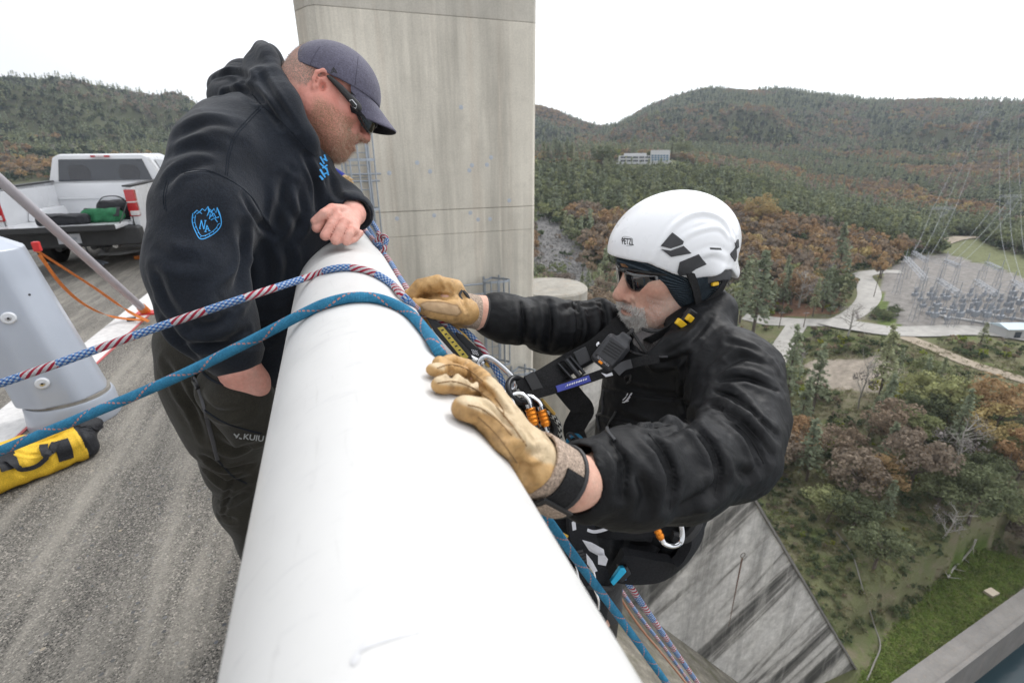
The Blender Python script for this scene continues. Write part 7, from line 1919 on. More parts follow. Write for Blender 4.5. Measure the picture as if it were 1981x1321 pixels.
# slanting tube with a foot
f0 = PZ(283, 603, 0.02); f1 = P(-160, 205, 2.75)
pole = wroot('slanting_pole', f0, 'grey slanting tube braced from the walkway up past the steel post', 'pole')
b = MB(); b.tube([f0 + nrm(f1 - f0) * .05, f1], .034, 24); wpart('tube', b.mesh('tube', True), M['pole_grey'], pole)
b = MB(); b.tube([f0, f0 + nrm(f1 - f0) * .10], .042, 16); wpart('foot', b.mesh('foot', True), M['orange_strap'], pole)
b = MB(); b.box(f0 + [0, 0, -.012], (.09, .07, .008)); wpart('foot_plate', b.mesh('foot_plate'), M['red_plastic'], pole)
def flat_strap(name, pts, w, mat, lab, cat, up, grp=None):
    b = MB(); q = catmull(pts, 8); b.tube(q, w, 4, flat=(1, .06), up=up); return tag(b.build(name, mat), lab, cat, grp)
e0 = P(74, 487, 3.55); e1 = PZ(288, 622, .03)
flat_strap('ratchet_strap', [e0, P(180, 555, 4.2), P(245, 600, 4.75), e1], .014, M['orange_strap'], 'taut orange strap running from behind the steel post to the pole foot', 'strap', [0, -.6, .8])
flat_strap('ratchet_strap', [e0 + [0, 0, -.02], P(120, 552, 3.9), P(165, 590, 4.3), P(215, 612, 4.7), e1 + [-.05, .05, .0]], .012, M['orange_strap'], 'slack orange strap sagging below the taut orange strap', 'strap', [0, -.6, .8])
b = MB(); b.box(P(254, 617, 4.8), (.035, .02, .015)); tag(b.build('strap_buckle', M['black_plastic'], bevel=.004), 'small black buckle where the two orange straps join', 'buckle')
b = MB(); b.box(P(71, 477, 3.62), (.022, .02, .036)); tag(b.build('red_ratchet', M['red_plastic'], bevel=.01), 'red plastic block behind the steel post at the strap end', 'ratchet')
flat_strap('ratchet_strap', [P(-30, 590, 2.6), P(0, 640, 2.7), P(14, 660, 2.75), P(30, 705, 2.85)], .012, M['orange_strap'], 'orange strap end hanging left of the steel post', 'strap', [0, -1, 0])
# yellow rope bag
M['yellow_pvc'] = fabric('yellow_pvc_cloth', (.66, .42, .035), .6, .12, 500, 0, .2, .0005, 14, .1); M['black_pvc'] = fabric('black_pvc_cloth', (.020, .021, .025), .6, .2, 500, 0, .25)
bg0, bg1 = PZ(-60, 925, .10), PZ(172, 842, .09)
bag = wroot('rope_bag', (bg0 + bg1) / 2 - [0, 0, .1], 'yellow and black rope bag lying on the walkway in front of the steel post', 'bag')
S = SDF(); dB = nrm((bg1 - bg0) * [1, 1, 0]); nB = np.array([-dB[1], dB[0], 0]); L_ = np.linalg.norm((bg1 - bg0)[:2])
RBg = np.stack([dB, nB, UZ], 1)
S.frame(RBg, bg0); S.box((L_ / 2 - .02, 0, -.02), (L_ / 2 + .03, .115, .072), rd=.05, k=0); S.ell((L_ * .82, .02, .035), (.16, .075, .055), k=.04); S.ell((L_ * .35, .03, .02), (.2, .08, .06), k=.05); S.cap((L_ * .1, .08, .03), (L_ * .45, .09, .045), .04, .035, k=.03)
S.frame(); S.disp(clothn(.014, 11, .005, 28, 41), .02); S.add(s_plane((0, 0, .002), (0, 0, 1)), .004, 's')
bgm = S.mesh(np.minimum(bg0, bg1) - .22, np.maximum(bg0, bg1) + .26, .0045)
for c_, w_, d_ in (([(40, 858), (90, 852), (150, 825)], .008, .008), ([(150, 830), (158, 850), (175, 875)], .007, .006), ([(20, 870), (60, 880), (110, 872)], .008, .006), ([(160, 832), (180, 835)], .006, .006)): bgm.crease(c_, w_, d_)
bgm.apply()
xl = (bgm.v - bg0) @ dB; bo_ = bgm.obj('bag_body', M['yellow_pvc'], bag)
fx = xl[bgm.q].mean(1); me = bo_.data; me.materials.append(M['black_pvc']); me.polygons.foreach_set('material_index', ((fx > L_ - .055)).astype(np.int32))
def strap_on(pxs, w, name='strap', mat=None, off=.004):
    pts, nn = bgm.path(pxs, 6, off); b = MB(); b.tube(pts, w, 4, flat=(1, .10), up=nn); return wpart(name, b.mesh(name, True), mat or M['black_pvc'], bag)
strap_on([(117, 853), (124, 870), (128, 889)], .030); strap_on([(8, 876), (14, 892), (20, 908)], .034); strap_on([(86, 862), (84, 872), (92, 880), (108, 858)], .016, off=.012); strap_on([(105, 862), (88, 884), (62, 902), (30, 904), (12, 893)], .011, 'carry_strap', off=.02)
strap_on([(60, 848), (110, 836), (150, 822), (186, 830)], .005, 'piping'); strap_on([(156, 825), (172, 822), (186, 830), (200, 823)], .007, 'drawcord', off=.006)
# ---------------------------------------------------------------- white pickup truck, tailgate down
M['truck_white'] = simple('white_truck_paint', (.66, .67, .69), .28, 0, .05, 2, coat=.7)
M['truck_black'] = simple('black_bed_plastic', (.028, .029, .031), .55, 0, .15, 14, .2)
M['tint'] = simple('tinted_glass', (.035, .042, .055), .06, 0, .1, 1, spec=.8, coat=.5)
M['chrome'] = simple('dull_chrome', (.5, .5, .5), .25, 1)
M['tail_red'] = simple('red_lamp_lens', (.42, .012, .018), .15, 0, .15, 9, coat=.8); M['lamp_clear'] = simple('clear_lamp_lens', (.62, .58, .58), .15, coat=.8)
M['tyre'] = simple('tyre_rubber', (.018, .018, .019), .85, 0, .2, 20, .3)
M['plate'] = simple('licence_plate', (.55, .57, .62), .5)
rt = P(262, 395, 8.7); TW = 1.0
tk = wroot('pickup_truck', (rt[0] - TW, rt[1], ZROAD), 'white pickup truck with its tailgate down parked on the roadway', 'truck')
ox, oy, oz = rt[0] - TW, rt[1], ZROAD
def tp(x, y, z): return np.array([ox + x, oy + y, oz + z])
def tprism(name, poly, axis, h, mat, off=(0, 0, 0), bevel=.02, parent=tk):
    b = MB()
    if axis == 'x': b.prism(poly, tp(*off), (0, 1, 0), (0, 0, 1), (h, 0, 0))
    elif axis == 'y': b.prism(poly, tp(*off), (1, 0, 0), (0, 0, 1), (0, h, 0))
    else: b.prism(poly, tp(*off), (1, 0, 0), (0, 1, 0), (0, 0, h))
    return wpart(name, b.mesh(name, 'flat' if bevel else False, bevel), mat, parent)
def arch(cx_, r, a0=180, a1=0, n=12): return [(cx_ + r * math.cos(math.radians(a0 + (a1 - a0) * i / n)), .38 + r * math.sin(math.radians(a0 + (a1 - a0) * i / n))) for i in range(n + 1)]
side = [(0.0, .55)] + [(.72, .50)] + arch(1.18, .46) + [(2.05, .50), (2.05, 1.43), (.02, 1.40)]
for s in (-1, 1):
    tprism('bed_side', side, 'x', .09 * -s, M['truck_white'], (s * 1.0, 0, 0), .025)
    tprism('bed_rail', [(0, 1.40), (2.05, 1.43), (2.05, 1.46), (0, 1.43)], 'x', -s * .14, M['truck_black'], (s * 1.005, 0, .003), .01)
    tprism('inner_side', [(.02, .82), (2.03, .82), (2.03, 1.38), (.02, 1.37)], 'x', -s * .02, M['truck_white'], (s * .89, 0, 0), .0)
    tprism('wheel_well', [(.62, .82), (1.74, .82), (1.62, 1.02), (.76, 1.02)], 'x', -s * .22, M['truck_white'], (s * .868, 0, 0), .04)
    l = tprism('tail_light', [(-.012, .90), (.12, .90), (.15, 1.36), (-.012, 1.36)], 'x', -s * .14, M['tail_red'], (s * 1.012, 0, 0), .02)
    tprism('reversing_lamp', [(-.02, .92), (.125, .92), (.125, 1.0), (-.02, 1.0)], 'x', -s * .12, M['lamp_clear'], (s * 1.016, 0, 0), .01, l); tprism('lamp_bar', [(-.02, 1.14), (.13, 1.14), (.13, 1.16), (-.02, 1.16)], 'x', -s * .13, M['lamp_clear'], (s * 1.014, 0, 0), .003, l)
tprism('bed_floor', [(-.88, 0), (.88, 0), (.88, 2.04), (-.88, 2.04)], 'z', .05, M['truck_white'], (0, 0, .77), .0)
tprism('bed_front', [(-.88, .82), (.88, .82), (.88, 1.40), (-.88, 1.40)], 'y', .05, M['truck_white'], (0, 1.985, 0), .01)
tprism('bed_ridge', [(-.86, 1.10), (.86, 1.10), (.86, 1.13), (-.86, 1.13)], 'y', .03, M['truck_white'], (0, 1.953, 0), .008)
# tailgate lying flat with its dark liner
b = MB(); b.box(tp(0, -.30, .80), (.83, .30, .035)); tg = wpart('tailgate', b.mesh('tailgate', False, .02), M['truck_white'], tk)
b = MB(); b.box(tp(0, -.30, .8385), (.80, .275, .003)); wpart('tailgate_liner', b.mesh('tailgate_liner'), M['truck_white'], tg)
b = MB(); b.box(tp(0, -.612, .80), (.815, .012, .045)); wpart('tailgate_edge', b.mesh('tailgate_edge', False, .008), M['truck_black'], tg)
for s in (-1, 1): b = MB(); b.tube([tp(s * .84, -.45, .84), tp(s * .89, -.01, 1.15)], .008, 5); wpart('tailgate_cable', b.mesh('tailgate_cable'), M['truck_black'], tk)
b = MB(); b.prism([(-1.0, .45), (1.0, .45), (1.02, .52), (1.02, .72), (.98, .76), (-.98, .76), (-1.02, .72), (-1.02, .52)], tp(0, -.24, 0), (1, 0, 0), (0, 0, 1), (0, .26, 0)); bp = wpart('bumper', b.mesh('bumper', False, .03), M['truck_black'], tk)
b = MB(); b.box(tp(0, -.243, .60), (.16, .008, .08)); wpart('licence_plate', b.mesh('licence_plate'), M['plate'], bp)
b = MB(); b.box(tp(0, -.248, .60), (.11, .006, .022)); wpart('plate_figures', b.mesh('plate_figures'), M['post_grey'], bp)
for x in (-.25, .25): b = MB(); b.tube([tp(x, -.1, .42), tp(x, 1.0, .42)], .05, 8); wpart('chassis_rail', b.mesh('chassis_rail', True), M['truck_black'], tk)
b = MB(); b.tube([tp(-.8, 1.18, .38), tp(.8, 1.18, .38)], .07, 10); b.lathe([(0, -.16), (.12, -.13), (.17, 0), (.12, .13), (0, .16)], tp(0, 1.18, .38), 16); wpart('rear_axle', b.mesh('rear_axle', True), M['truck_black'], tk)
b = MB(); b.tube([tp(.55, -.05, .42), tp(.55, 1.2, .45)], .045, 10); wpart('exhaust', b.mesh('exhaust', True), M['chrome'], tk)
b = MB(); b.box(tp(0, 2.6, .62), (.9, 2.3, .14)); wpart('floor_pan', b.mesh('floor_pan'), M['truck_black'], tk)
def wheel(x, y, s):
    b = MB(); prof = [(.24, -.13), (.36, -.135), (.395, -.11), (.40, 0), (.395, .11), (.36, .135), (.24, .13)]; c = tp(x, y, .40); R3 = np.array([[0, 0, 1.], [1, 0, 0], [0, 1, 0]])
    b.lathe(prof, c, 36, R3); w = wpart('wheel', b.mesh('wheel', True), M['tyre'], tk)
    b = MB(); b.lathe([(0, .10 * s), (.10, .11 * s), (.22, .07 * s), (.25, .12 * s)], c, 24, R3); wpart('rim', b.mesh('rim', True), M['chrome'], w)
for x, s in ((-.86, -1), (.86, 1)): wheel(x, 1.18, s); wheel(x, 4.72, s)
# cab: tumblehome sections
secs = [(2.08, .97, .80, 1.43, 1.93), (2.22, .99, .80, 1.43, 1.95), (3.4, .99, .80, 1.42, 1.96), (3.95, .99, .77, 1.40, 1.90)]
v = []; f = []
for y, wb, wt, zb_, zt_ in secs: v += [tp(-wb, y, .50), tp(-wb, y, zb_), tp(-wt, y, zt_ - .05), tp(-wt + .1, y, zt_), tp(wt - .1, y, zt_), tp(wt, y, zt_ - .05), tp(wb, y, zb_), tp(wb, y, .50)]
for i in range(len(secs) - 1): f += [(i * 8 + k, i * 8 + (k + 1) % 8, (i + 1) * 8 + (k + 1) % 8, (i + 1) * 8 + k) for k in range(8)]
f += [tuple(range(7, -1, -1)), tuple(24 + k for k in range(8))]
b = MB(); b.add(v, f); wpart('cab', b.mesh('cab', 'flat', .03), M['truck_white'], tk)
tprism('hood', [(3.9, .5), (4.25, .5)] + arch(4.72, .46) + [(5.2, .5), (5.45, .55), (5.5, 1.05), (5.1, 1.2), (4.55, 1.38), (3.9, 1.42)], 'x', 1.96, M['truck_white'], (-.98, 0, 0), .04)
b = MB(); b.add([tp(-.80, 2.060, 1.44), tp(.80, 2.060, 1.44), tp(.70, 2.066, 1.85), tp(-.70, 2.066, 1.85)], [(0, 1, 2, 3)]); b.add([tp(-.80, 2.085, 1.44), tp(.80, 2.085, 1.44), tp(.70, 2.085, 1.85), tp(-.70, 2.085, 1.85)], [(3, 2, 1, 0)]); b.add([tp(-.80, 2.060, 1.44), tp(.80, 2.060, 1.44), tp(.80, 2.085, 1.44), tp(-.80, 2.085, 1.44)], [(3, 2, 1, 0)]); wpart('rear_window', b.mesh('rear_window'), M['tint'], tk)
b = MB(); b.box(tp(0, 2.062, 1.905), (.16, .02, .018)); bl = wpart('brake_light', b.mesh('brake_light', False, .006), M['tail_red'], tk)
b = MB(); b.box(tp(0, 2.056, 1.905), (.07, .02, .014)); wpart('brake_lamp_centre', b.mesh('brake_lamp_centre'), M['lamp_clear'], bl)
for s in (-1, 1):
    for y0, y1 in ((2.34, 3.02), (3.12, 3.80)):
        a_ = lambda y, z: tp(s * (.99 + .005 - (z - 1.43) * .38), y, z); sl_ = .16 if y0 > 3 else .0
        b = MB(); b.add([a_(y0, 1.46), a_(y1, 1.46), a_(y1 - sl_ * 1.4, 1.82), a_(y0 + .05, 1.84)], [(0, 1, 2, 3)]); b.add([a_(y0, 1.46) - [s * .03, 0, 0], a_(y1, 1.46) - [s * .03, 0, 0], a_(y1 - sl_ * 1.4, 1.82) - [s * .03, 0, 0], a_(y0 + .05, 1.84) - [s * .03, 0, 0]], [(3, 2, 1, 0)]); wpart('side_window', b.mesh('side_window'), M['tint'], tk)
    b = MB(); b.box(tp(s * 1.0, 3.05, 1.15), (.03, .06, .018)); wpart('door_handle', b.mesh('door_handle', False, .006), M['truck_black'], tk)
    b = MB(); b.box(tp(s * 1.14, 3.85, 1.48), (.12, .05, .10)); wpart('mirror', b.mesh('mirror', False, .03), M['truck_black'], tk)
b = MB(); b.lathe([(0, .01), (.055, .01), (.06, 0)], tp(1.0, 1.72, 1.18), 16, np.array([[0, 0, 1.], [1, 0, 0], [0, 1, 0]])); wpart('fuel_cap', b.mesh('fuel_cap', True), M['truck_white'], tk)
for s in (-1, 1):
    b = MB(); b.box(tp(s * .975, 2.066, 1.0), (.03, .010, .45)); wpart('panel_gap', b.mesh('panel_gap'), M['truck_black'], tk)
    for y in (2.30, 3.07, 3.86): b = MB(); b.box(tp(s * .992, y, 1.0), (.002, .004, .42)); wpart('door_seam', b.mesh('door_seam'), M['truck_black'], tk)
M['seat_cloth'] = simple('grey_seat', (.075, .078, .085), .7)
for x in (-.42, .42): b = MB(); b.prism([(-.17, 1.47), (.17, 1.47), (.19, 1.62), (.12, 1.74), (-.12, 1.74), (-.19, 1.62)], tp(x, 2.058, 0), (1, 0, 0), (0, 0, 1), (0, .0035, 0)); wpart('headrest_shape', b.mesh('headrest_shape'), M['seat_cloth'], tk)
# bags on the tailgate
M['green_cloth'] = fabric('green_bag_cloth', (.025, .13, .06), .8, .2, 400); 
def softbag(name, c, h, lab, mat, rot=0.0, straps=()):
    S = SDF(); R3 = np.array([[math.cos(rot), -math.sin(rot), 0], [math.sin(rot), math.cos(rot), 0], [0, 0, 1]])
    S.box(c, h, R3, rd=min(h) * .8); S.disp(clothn(.03, 7, .01, 18, int(c[0] * 10) % 50), .03); S.add(s_plane((0, 0, c[2] - h[2] + .004), (0, 0, 1)), .004, 's')
    m = S.mesh(np.asarray(c) - np.max(h) - .08, np.asarray(c) + np.max(h) + .08, .014); t = wroot(name, np.asarray(c) - [0, 0, h[2]], lab, 'bag'); m.obj('bag_body', mat, t)
    for pts, w in straps: b = MB(); b.tube(catmull([np.asarray(c) + R3 @ np.asarray(p) for p in pts], 6), w, 4, flat=(1, .2), up=(0, -.4, 1)); wpart('strap', b.mesh('strap', True), M['black_pvc'], t)
softbag('duffel_bag', tp(.02, -.20, .915), (.36, .17, .085), 'flat black duffel bag lying on the open tailgate', M['black_pvc'], .05, [([(-.3, -.15, .03), (0, -.18, .085), (.3, -.15, .03)], .014)])
softbag('green_bag', tp(.52, -.12, .95), (.30, .13, .11), 'green roll bag lying at the right of the open tailgate', M['green_cloth'], -.12, [([(-.22, -.14, .0), (-.22, 0, .125), (-.22, .14, 0)], .02), ([(.26, -.14, .0), (.26, 0, .125), (.26, .14, 0)], .04)])
softbag('gear_bag', tp(.62, .22, 1.0), (.26, .14, .17), 'black and green gear bag standing behind the green roll bag', M['black_pvc'], .1, [([(-.2, -.1, .15), (-.1, -.1, .24), (.1, -.1, .24), (.2, -.1, .15)], .016), ([(.2, -.1, .15), (.27, -.2, .2), (.3, -.2, .05)], .012)])
# hoses and slack under the truck, orange coil on the road
rc_ = np.random.default_rng(4)
def coil(name, c, r, n, rad, mat, lab, cat, h=.03):
    pts = [np.asarray(c) + [r * (1 + .12 * math.sin(i * 1.7)) * math.cos(a), r * .8 * math.sin(a) * (1 + .1 * math.cos(i * 2.3)), h * (i % 7) / 7 + rad] for i, a in enumerate(np.linspace(0, 2 * math.pi * n, n * 14))]
    b = MB(); b.tube(pts, rad, 6); return tag(b.build(name, mat, None, True), lab, cat)
M['white_cord'] = simple('dirty_white_cord', (.48, .48, .48), .8); M['grey_cord'] = simple('blue_grey_cord', (.28, .31, .36), .8)
coil('rope_coil', tp(.25, 1.75, .0), .55, 7, .022, M['white_cord'], 'white coiled rope heaped on the road under the truck', 'rope coil', .14)
b = MB(); b.tube(catmull([PZ(165, 478, ZROAD + .25), PZ(176, 495, ZROAD + .03), PZ(190, 508, ZROAD + .02), PZ(208, 508, ZROAD + .02), PZ(180, 503, ZROAD + .02), PZ(200, 512, ZROAD + .02)], 6), .014, 6); tag(b.build('cord', M['grey_cord'], None, True), 'loose grey cord trailing on the road behind the truck', 'cord')
coil('sling', PZ(274, 501, ZROAD), .10, 3, .018, M['orange_strap'], 'small orange sling lying on the road beside the leaning man', 'sling')
# ================================================================== ROPES AND CLIMBING GEAR
def mat_rope(name, kind):
    m = NM(name); uv = m.n('ShaderNodeUVMap').outputs[0]; s = m.sep(uv); L, v = s[0], s[1]
    fr = lambda x: m.math('FRACT', x); lt = lambda x, t: m.math('LESS_THAN', x, t)
    mul = lambda a, b: m.math('MULTIPLY', a, b); add = lambda a, b: m.math('ADD', a, b); sub = lambda a, b: m.math('SUBTRACT', a, b)
    if kind == 'flag':
        seg = lt(fr(mul(L, 9.0)), .52)
        stripe = lt(fr(add(mul(v, 4), mul(L, 62))), .46)
        cs = m.mix(stripe, (.62, .60, .62), (.40, .025, .055))
        c1 = lt(fr(add(mul(v, 6), mul(L, 95))), .5); c2 = lt(fr(sub(mul(v, 6), mul(L, 95))), .5)
        cc = m.mix(mul(c1, c2), m.mix(add(c1, c2), (.045, .085, .30), (.13, .30, .60)), (.60, .62, .66))
        c = m.mix(seg, cs, cc)
    elif kind == 'teal':
        dot = lt(fr(mul(L, 150)), .6)
        t1 = lt(fr(add(v, mul(L, 9.5))), .055); t2 = lt(fr(sub(v, mul(L, 9.5))), .055)
        tr = mul(m.math('MAXIMUM', t1, t2), dot)
        base = m.ramp(m.noise(m.pos(), 60, 4), [(.3, (.028, .185, .33)), (.7, (.050, .265, .45))])
        c = m.mix(tr, base, (.58, .26, .21))
    else:
        z = m.math('PINGPONG', mul(v, 6), .5); c = m.mix(lt(fr(add(mul(L, 75), z)), .5), (.55, .54, .50), (.015, .015, .017))
    w1 = m.math('SINE', add(mul(v, 75.4), mul(L, 1500))); w2 = m.math('SINE', sub(mul(v, 75.4), mul(L, 1500)))
    wv = mul(w1, w2)
    c = m.mix(1, c, m.ramp(wv, [(.0, .72), (.6, 1.08)]), 'MULTIPLY'); c = m.mix(1, c, m.ramp(m.noise(m.pos(), 300, 3), [(.3, .8), (.7, 1.15)]), 'MULTIPLY')
    m.set(Base_Color=c, Roughness=.8); m.b.inputs['Specular IOR Level'].default_value = .2
    m.bump(wv, .55, .0012); return m.m
M['flag_rope'] = mat_rope('red_white_blue_rope', 'flag'); M['teal_rope'] = mat_rope('teal_rope', 'teal'); M['zig_rope'] = mat_rope('black_white_webbing', 'zig')
M['orange_metal'] = simple('orange_anodised', (.80, .26, .03), .28, .85, .12, 60); M['polished'] = simple('polished_aluminium', (.70, .71, .73), .16, 1.0, .06, 50)
M['gold_metal'] = simple('gold_anodised', (.52, .34, .10), .35, .7); M['dark_metal'] = simple('black_anodised', (.03, .031, .034), .35, .6)
M['label_yellow'] = simple('worn_yellow_label', (.46, .36, .06), .6, 0, .3, 90); M['blue_metal'] = simple('cyan_anodised', (.03, .38, .62), .3, .6)
M['blue_label'] = simple('blue_label', (.045, .06, .32), .6)
RR = .0063; RT = .0074
def rope(name, pts, r, mat, lab, n=8, seg=14):
    b = MB(); b.tube(catmull(pts, n), r, seg); return tag(b.build(name, mat, None, 'all'), lab, 'rope')
rope('climbing_rope', [np.array([-2.0, -.62, .03]), P(-420, 880, .80), P(0, 742, .745), P(300, 635, .77), P(480, 574, .80)] + [onpipe(x, y, RR) for x, y in ((600, 535), (640, 521), (680, 518), (720, 527), (757, 549), (785, 578))] + [P(812, 602, .93), P(842, 618, .945), P(868, 632, .955), P(890, 650, .96), P(906, 668, .965)], RR, M['flag_rope'], 'red white and blue rope crossing over the rail into the descender')
rope('climbing_rope', [P(878, 628, .985), P(905, 645, .975), P(928, 668, .965), P(945, 692, .96), P(962, 720, .955), P(978, 752, .955), P(994, 790, .97), P(1010, 840, 1.0)], RR, M['flag_rope'], 'short red white and blue strand below the far glove beside the gold plate')
# rope tied round the rail with a knot
kn = P(737, 468, 1.31)
ya = onpipe(690, 425, RR)[1] + .10
ring = [np.array([PIPE_X + (PIPE_R + RR) * math.cos(a), ya - .02 * math.sin(a), PIPE_Z + (PIPE_R + RR) * math.sin(a)]) for a in np.linspace(-2.6, 1.1, 12)]
rope('anchor_rope', ring + [P(690, 413, 1.42), P(706, 418, 1.39), P(724, 436, 1.36), P(735, 458, 1.325), kn, P(733, 482, 1.31), P(742, 478, 1.295), P(748, 462, 1.30), P(738, 456, 1.31), P(729, 468, 1.31), P(738, 486, 1.30), P(752, 502, 1.26), P(775, 540, 1.14), P(797, 572, 1.03), P(815, 596, .99)], RR, M['flag_rope'], 'red white and blue rope knotted round the rail past the resting fist')
rope('anchor_rope', [onpipe(692, 434, RR), onpipe(708, 448, RR), onpipe(722, 464, RR), P(730, 474, 1.30), P(741, 470, 1.30), P(744, 482, 1.29), P(735, 490, 1.29)], RR, M['flag_rope'], 'lower red white and blue strand entering the knot on the rail')
rope('climbing_rope', [np.array([-1.75, -.72, .03]), P(-420, 1035, .80), P(-150, 930, .76), P(0, 872, .73), P(300, 748, .71), P(460, 672, .70)] + [onpipe(x, y, RT) for x, y in ((590, 605), (640, 584), (690, 575), (740, 580), (790, 604), (826, 644), (850, 680))] + [P(872, 720, .66), P(950, 850, .66), P(1045, 985, .69), P(1120, 1088, .80), P(1200, 1196, .93), P(1290, 1321, 1.10), P(1420, 1500, 1.6)], RT, M['teal_rope'], 'teal rope with orange flecks crossing the rail and dropping past the hanging man')
rope('climbing_rope', [P(1206, 1112, 1.05), P(1230, 1150, 1.12), P(1280, 1222, 1.28), P(1350, 1321, 1.6), P(1520, 1560, 3.0)], .0075, M['flag_rope'], 'red white and blue rope falling below the cyan clamp')
M['pink_rope'] = mat_rope('pale_pink_rope', 'flag')
rope('climbing_rope', [P(1194, 1130, 1.9), P(1240, 1195, 2.1), P(1335, 1321, 2.5), P(1500, 1560, 4.5)], .0075, M['pink_rope'], 'thinner looking pink white rope behind the falling rope')
M['rust_rope'] = simple('orange_brown_cord', (.36, .17, .10), .8)
rope('climbing_rope', [P(1176, 1118, 2.3), P(1240, 1215, 2.7), P(1320, 1312, 3.2), P(1500, 1540, 5.0)], .006, M['rust_rope'], 'thin orange brown cord hanging nearest the dam face')
# orange strap and rope on the far part of the rail
yb = 4.35; b = MB(); q = [np.array([PIPE_X + (PIPE_R + .004) * math.cos(a), yb + .1 * math.sin(a), PIPE_Z + (PIPE_R + .004) * math.sin(a)]) for a in np.linspace(-.6, 2.8, 16)]
b.tube(q, .05, 4, flat=(1, .05), up=[nrm([p[0] - PIPE_X, 0, p[2] - PIPE_Z]) for p in q]); tag(b.build('orange_sling', M['orange_strap'], None, True), 'orange strap wrapped over the far end of the white rail', 'strap')
rope('orange_rope', [onpipe(658, 362, .012), onpipe(672, 384, .012), onpipe(691, 412, .012), onpipe(700, 428, .014)], .012, M['orange_strap'], 'orange rope lying along the outer side of the far rail')
# carabiners
def carab(loop, d, sleeve, lab, rpx=4.6, srpx=9, sleeve_mat='orange_metal', tail=None):
    pts = [P(x, y, d if np.isscalar(d) else d[i % len(d)]) for i, (x, y) in enumerate(loop)]; dd = d if np.isscalar(d) else d[0]
    t = wroot('carabiner', pts[0], lab, 'carabiner'); b = MB(); q = catmull(pts, 6, True); b.tube(q, rpx * dd / FPX, 10, closed=True, flat=(1, 1.25)); wpart('frame', b.mesh('frame', True), M['polished'], t)
    if sleeve:
        a, c = P(sleeve[0], sleeve[1], dd - .004), P(sleeve[2], sleeve[3], dd - .004); R_ = srpx * dd / FPX; n = 14; pr = []
        for i in range(n): tt = i / (n - 1); pr.append(R_ * (1.0 if (i % 3) else .86) * (1 if 0 < i < n - 1 else .75))
        b = MB(); b.tube([a + (c - a) * i / (n - 1) for i in range(n)], pr, 18); wpart('gate_sleeve', b.mesh('gate_sleeve', 'flat'), M[sleeve_mat], t)
        b = MB(); e = nrm(c - a); b.tube([a - e * R_ * .7, a], R_ * .7, 12); b.tube([c, c + e * R_ * .9], R_ * .7, 12); wpart('gate', b.mesh('gate', True), M['polished'], t)
    if tail: b = MB(); b.tube(catmull([P(x, y, dd - .003) for x, y in tail], 5), rpx * 1.7 * dd / FPX, 10); wpart('rubber_keeper', b.mesh('rubber_keeper', True), M['black_rubber'], t)
    return t
carab([(945, 691), (972, 710), (996, 735), (999, 746), (992, 755), (975, 759), (960, 757), (950, 748), (934, 724), (926, 708), (930, 696)], .945, (933, 724, 955, 752), 'silver carabiner with orange sleeve hanging from the gold descender')
carab([(990, 770), (999, 761), (1014, 764), (1026, 780), (1036, 824), (1034, 836), (1026, 838), (1014, 826), (1004, 806)], .90, (1025, 788, 1034, 822), 'silver carabiner with orange sleeve nearest the near glove', 4.4, 10.5, tail=[(1020, 828), (1027, 838), (1036, 836)])
carab([(1012, 770), (1024, 766), (1040, 774), (1050, 790), (1059, 828), (1056, 837), (1047, 836), (1038, 822), (1028, 798)], .925, (1047, 792, 1057, 824), 'silver carabiner with orange sleeve right of its twin at the black ring', 4.4, 9.8, tail=[(1044, 828), (1050, 838), (1059, 835)])
carab([(1260, 1004), (1268, 1026), (1282, 1048), (1300, 1055), (1316, 1048), (1319, 1028), (1312, 1002), (1298, 988), (1274, 990)], 1.0, (1264, 1010, 1280, 1042), 'silver carabiner with orange sleeve hanging on the harness below the near sleeve', 4.8, 8)
rg = wroot('ring', P(995, 750, .91), 'black metal ring joining the carabiners to the chest strap', 'ring')
b = MB(); b.tube(catmull([P(x, y, d) for x, y, d in ((997, 731, .935), (986, 737, .92), (983, 750, .905), (991, 766, .90), (1006, 777, .905), (1018, 774, .92), (1024, 757, .94), (1016, 740, .95))], 5, True), .0058, 10, closed=True); wpart('ring_body', b.mesh('ring_body', True), M['dark_metal'], rg)
# descender
ds = wroot('descender', P(880, 655, .955), 'black and gold rope descender hanging below the far glove', 'descender')
def plate(name, px, d, th, mat, parent, bevel=.0012):
    a = [P(x, y, dd) for (x, y), dd in zip(px, d if not np.isscalar(d) else [d] * len(px))]; n = nrm(np.cross(a[1] - a[0], a[2] - a[0])); n = n if n @ (CAM - a[0]) > 0 else -n; k = len(a)
    b = MB(); b.add([q for q in a] + [q - n * th for q in a], [tuple(range(k)), tuple(range(2 * k - 1, k - 1, -1))] + [(i, k + i, k + (i + 1) % k, (i + 1) % k) for i in range(k)]); return wpart(name, b.mesh(name, False, bevel), mat, parent)
plate('side_plate', [(824, 614), (838, 616), (872, 640), (908, 680), (914, 694), (902, 705), (882, 690), (842, 645)], .93, .012, M['dark_metal'], ds)
lb = plate('label', [(846, 634), (857, 632), (906, 690), (899, 700)], .926, .003, M['label_yellow'], ds, .0003)
for i in range(7): x = 853 + i * 6.6; y = 638 + i * 7.7; plate('label_mark', [(x, y), (x + 5, y - 1.5), (x + 6, y + 1), (x + 1.5, y + 3)], .9255, .001, M['dark_metal'], ds, 0)
plate('steel_plate', [(836, 636), (846, 646), (890, 697), (870, 690), (848, 668)], .938, .004, M['polished'], ds)
plate('body', [(880, 640), (896, 648), (930, 680), (940, 702), (928, 708), (905, 690), (884, 662)], .952, .020, M['dark_metal'], ds)
gp = [(872, 628), (884, 634), (902, 648), (912, 664), (926, 676), (936, 694), (949, 706), (946, 712), (930, 698), (918, 682), (904, 668), (896, 652), (880, 642)]
